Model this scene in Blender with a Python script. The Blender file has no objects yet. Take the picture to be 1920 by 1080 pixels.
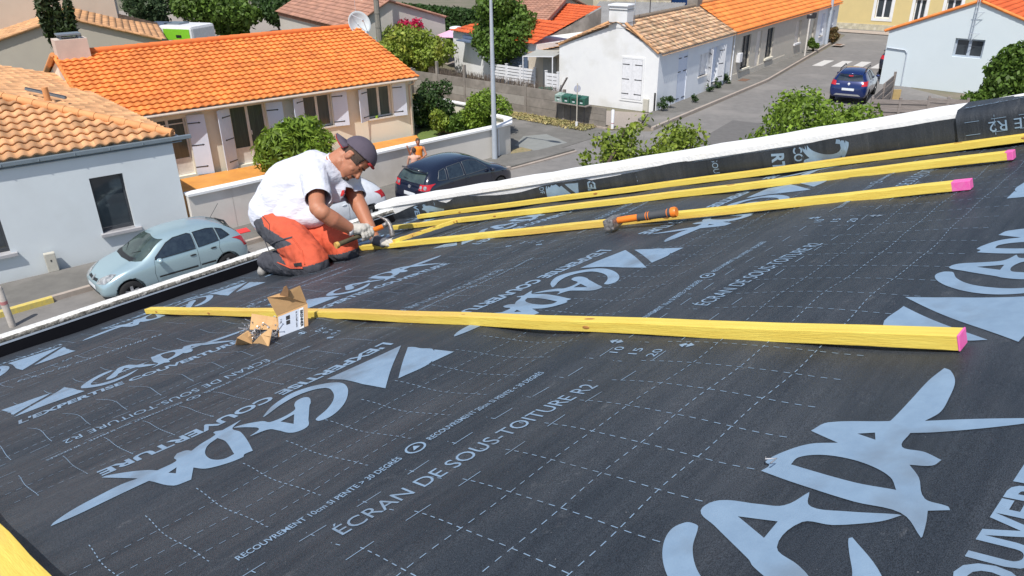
import bpy, bmesh, math, random
import numpy as np
from mathutils import Vector, Matrix, noise
from mathutils.bvhtree import BVHTree
from mathutils.geometry import delaunay_2d_cdt
random.seed(7); R_=random.Random(11)
sc=bpy.context.scene; COL=sc.collection
rad=math.radians
# ------------------------------------------------ camera
CH=8.2; F=1420.0
Dn=np.array([50,2960,1420.]); Dn/=np.linalg.norm(Dn)
fz=np.array([0,0,1.]); Yc=fz-Dn*(fz@Dn); Yc/=np.linalg.norm(Yc); Zc=-Dn; Xc=np.cross(Yc,Zc)
RM=np.array([Xc,Yc,Zc])
cam=bpy.data.cameras.new('camera'); camo=bpy.data.objects.new('camera',cam); COL.objects.link(camo)
cam.sensor_width=36; cam.lens=36*F/1920; cam.clip_start=.05; cam.clip_end=2000
cm=Matrix(((RM[0,0],-RM[0,1],-RM[0,2],0),(RM[1,0],-RM[1,1],-RM[1,2],0),(RM[2,0],-RM[2,1],-RM[2,2],CH),(0,0,0,1)))
camo.matrix_world=cm; sc.camera=camo
# ------------------------------------------------ world, sun, exposure
SUN_EL=58.5; SAZ=69.0    # light travels towards world angle SAZ (deg from +X)
w=bpy.data.worlds.new('World'); sc.world=w; w.use_nodes=True
nt=w.node_tree; bg=nt.nodes['Background']; sky=nt.nodes.new('ShaderNodeTexSky'); sky.sky_type='NISHITA'
sky.sun_disc=False; sky.sun_elevation=rad(SUN_EL)
sv=Vector((-math.cos(rad(SAZ))*math.cos(rad(SUN_EL)),-math.sin(rad(SAZ))*math.cos(rad(SUN_EL)),math.sin(rad(SUN_EL))))
sky.sun_rotation=math.atan2(sv.x,sv.y); sky.air_density=1.0; sky.dust_density=1.2
nt.links.new(sky.outputs[0],bg.inputs[0]); bg.inputs[1].default_value=0.13
sl=bpy.data.lights.new('sun','SUN'); sl.energy=4.6; sl.angle=rad(.53); sl.color=(1,.95,.88)
so=bpy.data.objects.new('sun',sl); COL.objects.link(so); so.rotation_euler=sv.to_track_quat('Z','Y').to_euler()
sc.view_settings.view_transform='Standard'; sc.view_settings.look='None'; sc.view_settings.exposure=0.0; sc.view_settings.gamma=1
sc.cycles.max_bounces=6
# ------------------------------------------------ pixel->world helpers (photo pixels 1920x1080 on a known horizontal plane)
def ray(x,y): return Vector(RM@np.array([x-960,y-540,F]))
def G(x,y,z=0.0):
    r=ray(x,y); t=(z-CH)/r.z; return Vector((r.x*t,r.y*t,z))
def PD(x,y,d):
    "point at camera depth d"
    r=ray(x,y)/F*d; return Vector((r.x,r.y,r.z+CH))
# roof frame: u along the eave, q down the slope, w off the surface
RH=.57
D2=ray(-400,560).normalized(); D1=D2.cross(Vector((0,0,1))).normalized(); NN=D1.cross(D2).normalized()
RO=Vector((0,0,CH))-NN*RH
ROOF=Matrix(((D1.x,D2.x,NN.x,RO.x),(D1.y,D2.y,NN.y,RO.y),(D1.z,D2.z,NN.z,RO.z),(0,0,0,1)))
def RP(x,y,wv=0.0):
    r=ray(x,y); t=-(RH-wv)/NN.dot(r); P=r*t; return (P.dot(D1),P.dot(D2))
def RW(u,q,wv=0.0): return ROOF@Vector((u,q,wv))
# ------------------------------------------------ materials
MATS={}
def mat(name,c,c2=None,scale=8,rough=.8,bump=0,bscale=60,metal=0,spec=.5,stretch=None,tint=0,coat=0,alpha=None,trans=0,bdist=.01,mixlo=.35,mixhi=.65,c3=None,s3=1.5,sheen=0):
    if name in MATS: return MATS[name]
    m=bpy.data.materials.new(name); m.use_nodes=True; n=m.node_tree; L=n.links; b=n.nodes['Principled BSDF']
    b.inputs['Roughness'].default_value=rough; b.inputs['Metallic'].default_value=metal
    b.inputs['Specular IOR Level'].default_value=spec; b.inputs['Coat Weight'].default_value=coat
    b.inputs['Sheen Weight'].default_value=sheen
    if trans: b.inputs['Transmission Weight'].default_value=trans
    tc=n.nodes.new('ShaderNodeTexCoord'); vec=tc.outputs['Object']
    if stretch:
        mp=n.nodes.new('ShaderNodeMapping'); mp.inputs['Scale'].default_value=stretch; L.new(vec,mp.inputs[0]); vec=mp.outputs[0]
    col=None
    c=tuple(c)+(1,); b.inputs['Base Color'].default_value=c
    if c2 is None: c2=tuple(x*.86 for x in c[:3])
    if True:
        nz=n.nodes.new('ShaderNodeTexNoise'); nz.inputs['Scale'].default_value=scale; nz.inputs['Detail'].default_value=6; nz.inputs['Roughness'].default_value=.65
        L.new(vec,nz.inputs['Vector'])
        rp=n.nodes.new('ShaderNodeValToRGB'); rp.color_ramp.elements[0].position=mixlo; rp.color_ramp.elements[1].position=mixhi
        rp.color_ramp.elements[0].color=c; rp.color_ramp.elements[1].color=tuple(c2)+(1,)
        L.new(nz.outputs[0],rp.inputs[0]); col=rp.outputs[0]
    if c3 is not None:
        nz3=n.nodes.new('ShaderNodeTexNoise'); nz3.inputs['Scale'].default_value=s3; nz3.inputs['Detail'].default_value=7; L.new(vec,nz3.inputs['Vector'])
        r3=n.nodes.new('ShaderNodeValToRGB'); r3.color_ramp.elements[0].position=.52; r3.color_ramp.elements[1].position=.72; L.new(nz3.outputs[0],r3.inputs[0])
        mx=n.nodes.new('ShaderNodeMix'); mx.data_type='RGBA'; L.new(r3.outputs[0],mx.inputs[0]); L.new(col,mx.inputs[6]); mx.inputs[7].default_value=tuple(c3)+(1,); col=mx.outputs[2]
    if tint:
        at=n.nodes.new('ShaderNodeAttribute'); at.attribute_name='tint'
        mr=n.nodes.new('ShaderNodeMapRange'); mr.inputs[3].default_value=1-tint; mr.inputs[4].default_value=1+tint
        L.new(at.outputs['Fac'],mr.inputs[0])
        vm=n.nodes.new('ShaderNodeVectorMath'); vm.operation='SCALE'; L.new(col,vm.inputs[0]); L.new(mr.outputs[0],vm.inputs['Scale']); col=vm.outputs[0]
    L.new(col,b.inputs['Base Color'])
    if bump:
        nb=n.nodes.new('ShaderNodeTexNoise'); nb.inputs['Scale'].default_value=bscale; nb.inputs['Detail'].default_value=4; L.new(vec,nb.inputs['Vector'])
        bp=n.nodes.new('ShaderNodeBump'); bp.inputs['Strength'].default_value=bump; bp.inputs['Distance'].default_value=bdist
        L.new(nb.outputs[0],bp.inputs['Height']); L.new(bp.outputs[0],b.inputs['Normal'])
    MATS[name]=m; return m
def leafmat(name,c,c2,c3=None):
    m=mat(name,c,c2,scale=3,rough=.55,spec=.35,tint=.45,c3=c3,s3=.8)
    n=m.node_tree; L=n.links; b=n.nodes['Principled BSDF']; out=[x for x in n.nodes if x.type=='OUTPUT_MATERIAL'][0]
    tr=n.nodes.new('ShaderNodeBsdfTranslucent'); src=b.inputs['Base Color'].links[0].from_socket; L.new(src,tr.inputs[0])
    ms=n.nodes.new('ShaderNodeMixShader'); ms.inputs[0].default_value=.3; L.new(b.outputs[0],ms.inputs[1]); L.new(tr.outputs[0],ms.inputs[2]); L.new(ms.outputs[0],out.inputs[0])
    return m
# ------------------------------------------------ objects
WM={}
def tag(o,label=None,cat=None,group=None,kind=None):
    if label: o['label']=label
    if cat: o['category']=cat
    if group: o['group']=group
    if kind: o['kind']=kind
    return o
def T(name,label,cat,loc=(0,0,0),rz=0,group=None,M=None):
    o=bpy.data.objects.new(name,None); o.empty_display_size=.2; COL.objects.link(o)
    m=M if M is not None else Matrix.Translation(Vector(loc))@Matrix.Rotation(rz,4,'Z')
    o.matrix_world=m; WM[o.name]=m.copy(); tag(o,label,cat,group); return o
def wmx(o): return WM.get(o.name,Matrix())
class MB:
    def __init__(s): s.v=[];s.f=[];s.mi=[];s.t=[]
    def add(s,vs,fs,mi=0,M=None,tint=.5):
        o=len(s.v)
        if M is not None: vs=[M@Vector(p) for p in vs]
        s.v+= [tuple(p) for p in vs]; s.f+=[tuple(i+o for i in f) for f in fs]; s.mi+=[mi]*len(fs); s.t+=[tint]*len(fs); return s
    def box(s,c,d,mi=0,M=None,rot=None):
        x,y,z=d[0]/2,d[1]/2,d[2]/2
        vs=[Vector((a*x,b*y,e*z)) for a in(-1,1) for b in(-1,1) for e in(-1,1)]
        if rot is not None: vs=[rot@p for p in vs]
        vs=[p+Vector(c) for p in vs]
        return s.add(vs,[(0,1,3,2),(4,6,7,5),(0,4,5,1),(2,3,7,6),(0,2,6,4),(1,5,7,3)],mi,M)
    def bar(s,a,b,w,h,mi=0,up=(0,0,1),M=None):
        a=Vector(a);b=Vector(b);d=(b-a); L=d.length; d.normalize(); sd=d.cross(Vector(up)); 
        if sd.length<1e-4: sd=d.cross(Vector((1,0,0)))
        sd.normalize(); u=sd.cross(d)
        vs=[]
        for p in(a,b):
            for i,j in((-1,-1),(1,-1),(1,1),(-1,1)): vs.append(p+sd*(w/2*i)+u*(h/2*j))
        return s.add(vs,[(0,1,2,3),(7,6,5,4),(0,4,5,1),(1,5,6,2),(2,6,7,3),(3,7,4,0)],mi,M)
    def tube(s,pts,rs,n=10,mi=0,caps=True,M=None,closed=False):
        pts=[Vector(p) for p in pts]
        if not hasattr(rs,'__len__'): rs=[rs]*len(pts)
        vs=[];fs=[];prev=None
        for i,p in enumerate(pts):
            d=(pts[min(i+1,len(pts)-1)]-pts[max(i-1,0)])
            if d.length<1e-9: d=Vector((0,0,1))
            d.normalize()
            if prev is None:
                a=d.orthogonal().normalized()
            else:
                a=prev-d*prev.dot(d)
                a=a.normalized() if a.length>1e-6 else d.orthogonal().normalized()
            prev=a; b=d.cross(a)
            for k in range(n):
                t=2*math.pi*k/n; vs.append(p+(a*math.cos(t)+b*math.sin(t))*rs[i])
        for i in range(len(pts)-1):
            for k in range(n): fs.append((i*n+k,i*n+(k+1)%n,(i+1)*n+(k+1)%n,(i+1)*n+k))
        if caps: fs.append(tuple(range(n-1,-1,-1))); fs.append(tuple(range((len(pts)-1)*n,len(pts)*n)))
        return s.add(vs,fs,mi,M)
    def cap(s,a,b,ra,rb,n=14,mi=0,M=None):
        "tapered capsule"
        a=Vector(a);b=Vector(b);d=(b-a); 
        if d.length<1e-6: d=Vector((0,0,1e-3)); b=a+d
        dn=d.normalized(); P=[];Rr=[]
        for k in range(5):
            t=math.pi/2*(1-k/4.5); P.append(a-dn*ra*math.sin(t)); Rr.append(max(ra*math.cos(t),1e-4))
        P.append(a);Rr.append(ra);P.append(b);Rr.append(rb)
        for k in range(5):
            t=math.pi/2*((k+.5)/4.5); P.append(b+dn*rb*math.sin(min(t,math.pi/2))); Rr.append(max(rb*math.cos(min(t,math.pi/2)),1e-4))
        return s.tube(P,Rr,n,mi,True,M)
    def ell(s,c,r,rot=None,n=16,m=10,mi=0,M=None):
        vs=[];fs=[]
        for i in range(m+1):
            t=math.pi*i/m
            for k in range(n):
                p=2*math.pi*k/n; v=Vector((r[0]*math.sin(t)*math.cos(p),r[1]*math.sin(t)*math.sin(p),r[2]*math.cos(t)))
                if rot is not None: v=rot@v
                vs.append(v+Vector(c))
        for i in range(m):
            for k in range(n): fs.append((i*n+k,(i+1)*n+k,(i+1)*n+(k+1)%n,i*n+(k+1)%n))
        return s.add(vs,fs,mi,M)
    def prism(s,poly,z0,z1,mi=0,M=None):
        "poly: list of (x,y), extruded z0..z1"
        n=len(poly); vs=[(x,y,z0) for x,y in poly]+[(x,y,z1) for x,y in poly]
        fs=[tuple(range(n-1,-1,-1)),tuple(range(n,2*n))]+[(i,(i+1)%n,n+(i+1)%n,n+i) for i in range(n)]
        return s.add(vs,fs,mi,M)
    def cyl(s,c,r,h,n=20,mi=0,axis=(0,0,1),M=None,r2=None):
        a=Vector(axis).normalized(); c=Vector(c); return s.tube([c-a*h/2,c+a*h/2],[r,r if r2 is None else r2],n,mi,True,M)
    def build(s,name,mats,parent=None,world=False,M=None,smooth=False,label=None,bevel=0,kind=None,auto=None):
        me=bpy.data.meshes.new(name); vs=s.v
        if world and parent is not None:
            inv=wmx(parent).inverted(); vs=[inv@Vector(p) for p in vs]
        me.from_pydata([tuple(p) for p in vs],[],s.f)
        if not isinstance(mats,(list,tuple)): mats=[mats]
        for m in mats: me.materials.append(m)
        me.polygons.foreach_set('material_index',s.mi)
        a=me.attributes.new('tint','FLOAT','FACE'); a.data.foreach_set('value',s.t)
        bm=bmesh.new(); bm.from_mesh(me); bmesh.ops.recalc_face_normals(bm,faces=bm.faces)
        if bevel: bmesh.ops.bevel(bm,geom=[e for e in bm.edges if len(e.link_faces)==2 and e.calc_face_angle(0)>.6],offset=bevel,segments=2,affect='EDGES',profile=.6)
        bm.to_mesh(me); bm.free()
        if smooth or auto:
            me.polygons.foreach_set('use_smooth',[True]*len(me.polygons))
            if auto:
                try: me.set_sharp_from_angle(angle=rad(auto))
                except Exception: pass
        o=bpy.data.objects.new(name,me); COL.objects.link(o)
        if parent is not None:
            o.parent=parent; WM[o.name]=wmx(parent)@(M or Matrix()); o.matrix_local=M or Matrix()
        elif M is not None: o.matrix_world=M; WM[o.name]=M.copy()
        if label: o['label']=label
        if kind: o['kind']=kind
        me.update(); return o
def bake(o):
    "apply modifiers without operators"
    dg=bpy.context.evaluated_depsgraph_get(); dg.update()
    me=bpy.data.meshes.new_from_object(o.evaluated_get(dg)); old=o.data; mats=[m for m in old.materials]
    o.modifiers.clear(); o.data=me
    if not me.materials:
        for m in mats: me.materials.append(m)
    return o
def remesh(mb,name,m,parent,voxel,smooth_it=4,world=True,label=None,disp=None):
    o=mb.build(name,m,parent,world=world,label=label)
    r=o.modifiers.new('r','REMESH'); r.mode='VOXEL'; r.voxel_size=voxel; r.use_smooth_shade=True
    if smooth_it:
        k=o.modifiers.new('s','SMOOTH'); k.factor=.5; k.iterations=smooth_it
    if disp:
        tx=bpy.data.textures.new(name+'_folds','CLOUDS'); tx.noise_scale=disp[1]; tx.noise_depth=1
        d=o.modifiers.new('d','DISPLACE'); d.texture=tx; d.strength=disp[0]; d.mid_level=.5; d.texture_coords='LOCAL'
    bake(o); o.data.polygons.foreach_set('use_smooth',[True]*len(o.data.polygons)); return o
def copy_tree(o,parent=None,loc=None,rz=None,M=None,label=None):
    c=o.copy(); COL.objects.link(c)
    if parent is not None: c.parent=parent
    else:
        m=M if M is not None else Matrix.Translation(Vector(loc))@Matrix.Rotation(rz or 0,4,'Z')
        c.matrix_world=m; WM[c.name]=m.copy()
    if label: c['label']=label
    for ch in list(o.children):
        if ch is not c: copy_tree(ch,c)
    return c
def RZ(a): return Matrix.Rotation(a,4,'Z')
def FR(o,x,z=(0,0,1)):
    "frame with x axis along x (horizontal), z up, origin o"
    x=Vector(x).normalized(); z=Vector(z).normalized(); y=z.cross(x).normalized(); x=y.cross(z)
    return Matrix(((x.x,y.x,z.x,o[0]),(x.y,y.y,z.y,o[1]),(x.z,y.z,z.z,o[2]),(0,0,0,1)))
# ================================================ MATERIALS
M_mem=None
def membrane_mat():
    m=bpy.data.materials.new('black_underlay'); m.use_nodes=True; n=m.node_tree; L=n.links; b=n.nodes['Principled BSDF']
    b.inputs['Roughness'].default_value=.55; b.inputs['Specular IOR Level'].default_value=.45
    tc=n.nodes.new('ShaderNodeTexCoord')
    def mp(s,rot=0):
        k=n.nodes.new('ShaderNodeMapping'); k.inputs['Scale'].default_value=s; k.inputs['Rotation'].default_value=(0,0,rot); L.new(tc.outputs['Object'],k.inputs[0]); return k.outputs[0]
    def nz(v,s,d=5,r=.6):
        k=n.nodes.new('ShaderNodeTexNoise'); k.inputs['Scale'].default_value=s; k.inputs['Detail'].default_value=d; k.inputs['Roughness'].default_value=r; L.new(v,k.inputs['Vector']); return k.outputs[0]
    def ramp(x,a,bb,ca,cb):
        k=n.nodes.new('ShaderNodeValToRGB'); k.color_ramp.elements[0].position=a; k.color_ramp.elements[1].position=bb; k.color_ramp.elements[0].color=ca; k.color_ramp.elements[1].color=cb; L.new(x,k.inputs[0]); return k.outputs[0]
    def mix(f,a,c,t='MIX'):
        k=n.nodes.new('ShaderNodeMix'); k.data_type='RGBA'; k.blend_type=t
        if isinstance(f,float): k.inputs[0].default_value=f
        else: L.new(f,k.inputs[0])
        L.new(a,k.inputs[6])
        if isinstance(c,tuple): k.inputs[7].default_value=c
        else: L.new(c,k.inputs[7])
        return k.outputs[2]
    streak=ramp(nz(mp((2.2,34,1)),1.0,8,.7),.32,.78,(.017,.022,.030,1),(.038,.046,.057,1))
    dust=ramp(nz(mp((.8,2.6,1)),1.6,6,.65),.44,.74,(0,0,0,1),(1.35,1.35,1.35,1))
    dm=n.nodes.new('ShaderNodeMath'); dm.operation='MULTIPLY'; L.new(dust,dm.inputs[0]); L.new(nz(mp((5,60,1)),1.0,6,.8),dm.inputs[1])
    c=mix(dm.outputs[0],streak,(.072,.078,.088,1))
    scuff=ramp(nz(mp((2.4,5,1),.5),3.1,7,.75),.60,.80,(0,0,0,1),(.75,.75,.75,1))
    c=mix(scuff,c,(.13,.135,.142,1))
    speck=ramp(nz(mp((1,1,1)),260,2,.5),.74,.78,(0,0,0,1),(.5,.5,.5,1))
    c=mix(speck,c,(.3,.3,.3,1))
    gr=ramp(nz(mp((1,2.2,1),.3),430,2,.6),.36,.64,(.45,.45,.45,1),(1.6,1.6,1.6,1)); c=mix(1.0,c,gr,'MULTIPLY')
    L.new(c,b.inputs['Base Color'])
    wv=n.nodes.new('ShaderNodeTexWave'); wv.wave_type='BANDS'; wv.bands_direction='X'; wv.inputs['Scale'].default_value=120; wv.inputs['Distortion'].default_value=1.5; L.new(mp((1,1,1),.3),wv.inputs['Vector'])
    big=nz(mp((1.4,5,1)),2.2,3,.5)
    b1=n.nodes.new('ShaderNodeBump'); b1.inputs['Strength'].default_value=.5; b1.inputs['Distance'].default_value=.012; L.new(big,b1.inputs['Height'])
    b2=n.nodes.new('ShaderNodeBump'); b2.inputs['Strength'].default_value=.25; b2.inputs['Distance'].default_value=.0008; L.new(wv.outputs[0],b2.inputs['Height']); L.new(b1.outputs[0],b2.inputs['Normal'])
    b3=n.nodes.new('ShaderNodeBump'); b3.inputs['Strength'].default_value=.3; b3.inputs['Distance'].default_value=.001; L.new(nz(mp((1,1,1)),900,2,.5),b3.inputs['Height']); L.new(b2.outputs[0],b3.inputs['Normal'])
    L.new(b3.outputs[0],b.inputs['Normal'])
    return m
M_mem=membrane_mat()
M_print=mat('pale_blue_print',(.235,.34,.46),(.20,.295,.41),scale=22,rough=.6,c3=(.16,.21,.27),s3=7,bump=.25,bscale=500,bdist=.001)
M_batt=mat('yellow_pine',(.86,.68,.13),(.76,.54,.085),scale=5,rough=.6,stretch=(16,.9,16),c3=(.66,.36,.10),s3=.5,bump=.2,bscale=30)
M_battend=mat('pink_paint',(.85,.10,.42),(.80,.2,.45),scale=60,rough=.6)
M_white=mat('white_render',(.80,.81,.81),(.76,.77,.78),scale=1.6,rough=.9,bump=.35,bscale=60,c3=(.68,.68,.66),s3=1.1)
M_cope=mat('white_coping_paint',(.86,.86,.85),(.80,.80,.79),scale=9,rough=.7,bump=.3,bscale=60)
M_cope2=mat('weathered_white_coping',(.84,.84,.82),(.74,.74,.71),scale=22,rough=.9,bump=.8,bscale=70,c3=(.30,.29,.26),s3=40)
M_cope2.node_tree.nodes['Principled BSDF']
M_black=mat('black_liner',(.006,.006,.008),(.004,.004,.006),rough=.5,spec=.2)
M_asph=mat('asphalt',(.215,.205,.195),(.175,.168,.160),scale=2.5,rough=.9,bump=.3,bscale=140,c3=(.26,.245,.23),s3=.35)
M_asph2=mat('pavement_asphalt',(.17,.165,.152),(.14,.135,.125),scale=3,rough=.95,bump=.3,bscale=140,c3=(.25,.235,.22),s3=.5)
M_kerb=mat('kerb_concrete',(.42,.36,.31),(.34,.29,.25),scale=5,rough=.9,bump=.3)
M_paint=mat('road_paint',(.62,.61,.58),(.50,.49,.47),scale=12,rough=.8)
M_yel=mat('yellow_kerb_paint',(.68,.52,.10),(.50,.42,.16),scale=14,rough=.8)
M_ground=mat('earth_ground',(.20,.17,.13),(.14,.14,.09),scale=.6,rough=1,bump=.3)
M_gravel=mat('pale_gravel',(.36,.31,.27),(.27,.24,.21),scale=40,rough=1,bump=.7,bscale=120)
M_dry=mat('dry_verge',(.33,.25,.15),(.20,.19,.09),scale=7,rough=1,bump=.8,bscale=60)
M_grass=mat('garden_grass',(.10,.17,.035),(.16,.20,.05),scale=6,rough=1,bump=.8,bscale=50)
M_terr=mat('orange_terrace_tiles',(.72,.33,.07),(.60,.26,.06),scale=2,rough=.6)
M_cream=mat('cream_render',(.80,.765,.64),(.77,.73,.61),scale=1.4,rough=.95,bump=.2,bscale=120)
M_cream2=mat('beige_render',(.56,.49,.40),(.52,.46,.38),scale=1.2,rough=.95,bump=.2,bscale=120)
M_greyw=mat('pale_grey_render',(.65,.705,.735),(.62,.67,.70),scale=1.1,rough=.95,bump=.2,bscale=140,c3=(.59,.635,.66),s3=.7)
M_cold=mat('cool_white_render',(.80,.83,.87),(.75,.78,.83),scale=1.5,rough=.95,bump=.35,bscale=50)
M_stucco=mat('cream_stucco',(.60,.56,.48),(.54,.50,.43),scale=3,rough=.95,bump=.7,bscale=30)
M_yellow=mat('yellow_render',(.66,.53,.25),(.62,.50,.24),scale=1.2,rough=.95,bump=.2)
M_gard=mat('garden_wall_render',(.72,.68,.62),(.67,.63,.57),scale=1.4,rough=.95,bump=.2,bscale=120,c3=(.50,.45,.39),s3=.6)
M_tor=mat('tile_bright_orange',(.79,.265,.058),(.70,.20,.045),scale=1.2,rough=.75,tint=.17,bump=.2,bscale=40)
M_tsal=mat('tile_sandy_orange',(.66,.36,.17),(.50,.27,.13),scale=1.6,rough=.8,tint=.28,bump=.2,bscale=40,c3=(.46,.26,.14),s3=3)
M_told=mat('tile_weathered',(.56,.33,.18),(.30,.22,.16),scale=5,rough=.9,tint=.5,bump=.3,bscale=40,c3=(.50,.38,.24),s3=3)
M_tbrn=mat('tile_brown_pink',(.42,.22,.15),(.34,.18,.13),scale=1.6,rough=.85,tint=.2)
M_tred=mat('tile_red_orange',(.64,.12,.03),(.55,.10,.026),scale=1.2,rough=.8,tint=.15)
M_ridge=mat('ridge_tile',(.70,.34,.14),(.60,.28,.11),scale=3,rough=.8)
M_ridgeo=mat('ridge_tile_orange',(.70,.19,.045),(.62,.16,.04),scale=2,rough=.8)
M_zinc=mat('zinc_grey',(.22,.27,.31),(.19,.235,.27),rough=.45,metal=.3)
M_gut=mat('gutter_beige',(.62,.53,.44),rough=.5)
M_shut=mat('pale_lavender_shutter',(.68,.745,.88),(.65,.715,.85),scale=2,rough=.5)
M_iron=mat('black_iron',(.03,.03,.035),rough=.5)
M_pvc=mat('white_pvc',(.82,.83,.86),rough=.35)
M_frame=mat('white_window_frame',(.75,.71,.66),rough=.4)
M_darkfr=mat('dark_window_frame',(.05,.055,.065),rough=.4)
M_glass=mat('window_glass',(.035,.045,.055),(.05,.06,.07),scale=1.5,rough=.08,spec=.8)
M_curt=mat('grey_curtain_behind_glass',(.10,.12,.11),(.05,.06,.06),scale=3,rough=.12,spec=.7,stretch=(22,22,.3))
M_conc=mat('grey_concrete_panel',(.27,.24,.21),(.20,.18,.155),scale=3,rough=.95,bump=.4,bscale=50,c3=(.36,.32,.28),s3=1.3)
M_concl=mat('pale_concrete_panel',(.36,.33,.29),(.29,.27,.24),scale=3,rough=.95,bump=.4,bscale=50)
M_wood=mat('weathered_grey_wood',(.31,.27,.25),(.19,.165,.15),scale=2.2,rough=.9,stretch=(1,1,16),bump=.5,bscale=30)
M_brush=mat('brushwood',(.24,.19,.15),(.12,.095,.08),scale=20,rough=1,tint=.5)
M_bark=mat('bark',(.10,.075,.055),(.06,.045,.035),scale=20,rough=1,bump=.6)
M_green=mat('mailbox_green',(.035,.13,.09),(.03,.11,.08),rough=.45)
M_galv=mat('galvanised_steel',(.50,.55,.62),(.45,.50,.56),scale=4,rough=.5,metal=.2)
M_pole=mat('grey_pole',(.27,.25,.22),(.21,.20,.18),scale=8,rough=.9)
M_red=mat('red_paint',(.75,.05,.05),rough=.6)
M_blueb=mat('bright_blue_wall',(.03,.15,.45),rough=.6)
M_dblue=mat('slate_blue_panel',(.13,.18,.27),(.10,.14,.22),rough=.6)
M_flat=mat('flat_roof_felt',(.30,.29,.29),(.26,.25,.25),scale=2,rough=.9)
M_fibre=mat('fibre_cement',(.28,.28,.28),(.22,.22,.22),scale=2,rough=.9)
M_oldwall=mat('peeling_cream_wall',(.62,.56,.40),(.40,.37,.28),scale=2.5,rough=.95,c3=(.7,.66,.55),s3=3)
M_rubber=mat('tyre_rubber',(.015,.015,.016),rough=.8)
M_alloy=mat('alloy_rim',(.55,.56,.58),rough=.3,metal=.6)
M_plastic=mat('black_trim',(.02,.021,.023),rough=.45)
M_cgl=mat('car_glass',(.014,.022,.035),(.03,.045,.06),rough=.04,spec=.9)
M_cglg=mat('greenish_windscreen',(.07,.10,.09),(.03,.045,.045),scale=2.2,rough=.05,spec=.9)
M_headl=mat('headlamp_lens',(.45,.47,.48),(.12,.13,.14),scale=14,rough=.08,spec=.9)
M_tail=mat('tail_lamp_red',(.55,.02,.03),(.40,.015,.02),rough=.15,spec=.8)
M_plate=mat('number_plate',(.72,.76,.80),rough=.4)
M_skin=mat('skin',(.46,.20,.115),(.42,.17,.095),scale=9,rough=.55,bump=.1,bscale=200,c3=(.50,.19,.12),s3=6)
for mm in (M_skin,):
    b=mm.node_tree.nodes['Principled BSDF']; b.inputs['Subsurface Weight'].default_value=.15; b.inputs['Subsurface Radius'].default_value=(.02,.008,.004); b.inputs['Subsurface Scale'].default_value=.3
M_skin2=mat('fair_skin',(.62,.34,.24),rough=.6)
M_shirt=mat('white_cotton',(.70,.72,.80),(.64,.66,.75),scale=5,rough=.9,bump=.55,bscale=9,bdist=.045,sheen=.1,stretch=(.7,.7,1.6))
M_pants=mat('rust_orange_workwear',(.60,.10,.045),(.52,.085,.038),scale=10,rough=.85,bump=.5,bscale=22,bdist=.015)
M_pgrey=mat('charcoal_workwear',(.065,.068,.082),(.05,.052,.065),scale=10,rough=.85,bump=.5,bscale=22,bdist=.015)
M_cap=mat('plum_grey_cap',(.10,.082,.11),(.085,.07,.095),scale=20,rough=.9,bump=.2,bscale=120)
M_capred=mat('cap_lining_red',(.35,.02,.02),rough=.9)
M_hair=mat('dark_stubble_hair',(.05,.035,.028),(.09,.06,.045),scale=60,rough=.9,bump=.5,bscale=300)
M_glove=mat('pale_work_glove',(.60,.58,.52),(.46,.44,.40),scale=25,rough=.9,bump=.5,bscale=60)
M_gloveg=mat('grey_rubber_glove_back',(.13,.14,.16),rough=.8,bump=.3)
M_orange=mat('orange_handle',(.88,.24,.025),(.82,.2,.02),rough=.4)
M_steel=mat('worn_steel',(.36,.34,.33),(.12,.115,.115),scale=90,rough=.5,metal=.5)
M_grip=mat('grey_rubber_grip',(.075,.078,.085),rough=.7)
M_card=mat('cardboard',(.58,.36,.17),(.53,.32,.15),scale=8,rough=.9,stretch=(1,14,1))
M_cardd=mat('cardboard_edge',(.28,.16,.08),(.22,.12,.06),scale=30,rough=.95)
M_label=mat('blue_white_label',(.50,.56,.66),rough=.6)
M_ink=mat('black_ink',(.02,.02,.022),rough=.7)
M_nail=mat('zinc_nails',(.50,.51,.53),(.3,.3,.31),scale=60,rough=.35,metal=.6,tint=.4)
M_pink=mat('pink_parasol_cloth',(.72,.42,.56),(.68,.38,.52),rough=.9)
M_vest=mat('orange_vest',(.90,.26,.02),rough=.8)
LF=[leafmat('leaf_mid_green',(.13,.22,.035),(.07,.13,.02)),
    leafmat('leaf_dark_green',(.035,.075,.02),(.055,.11,.025)),
    leafmat('leaf_yellow_green',(.27,.34,.045),(.14,.21,.03),(.36,.36,.06)),
    leafmat('leaf_blue_green',(.07,.12,.05),(.10,.16,.07)),
    leafmat('leaf_fresh_lime',(.23,.34,.04),(.12,.20,.025)),
    leafmat('leaf_cypress',(.03,.055,.018),(.05,.08,.025)),
    leafmat('leaf_bougainvillea',(.60,.02,.10),(.45,.02,.08)),
    leafmat('leaf_rusty',(.22,.12,.05),(.14,.13,.05))]
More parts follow.
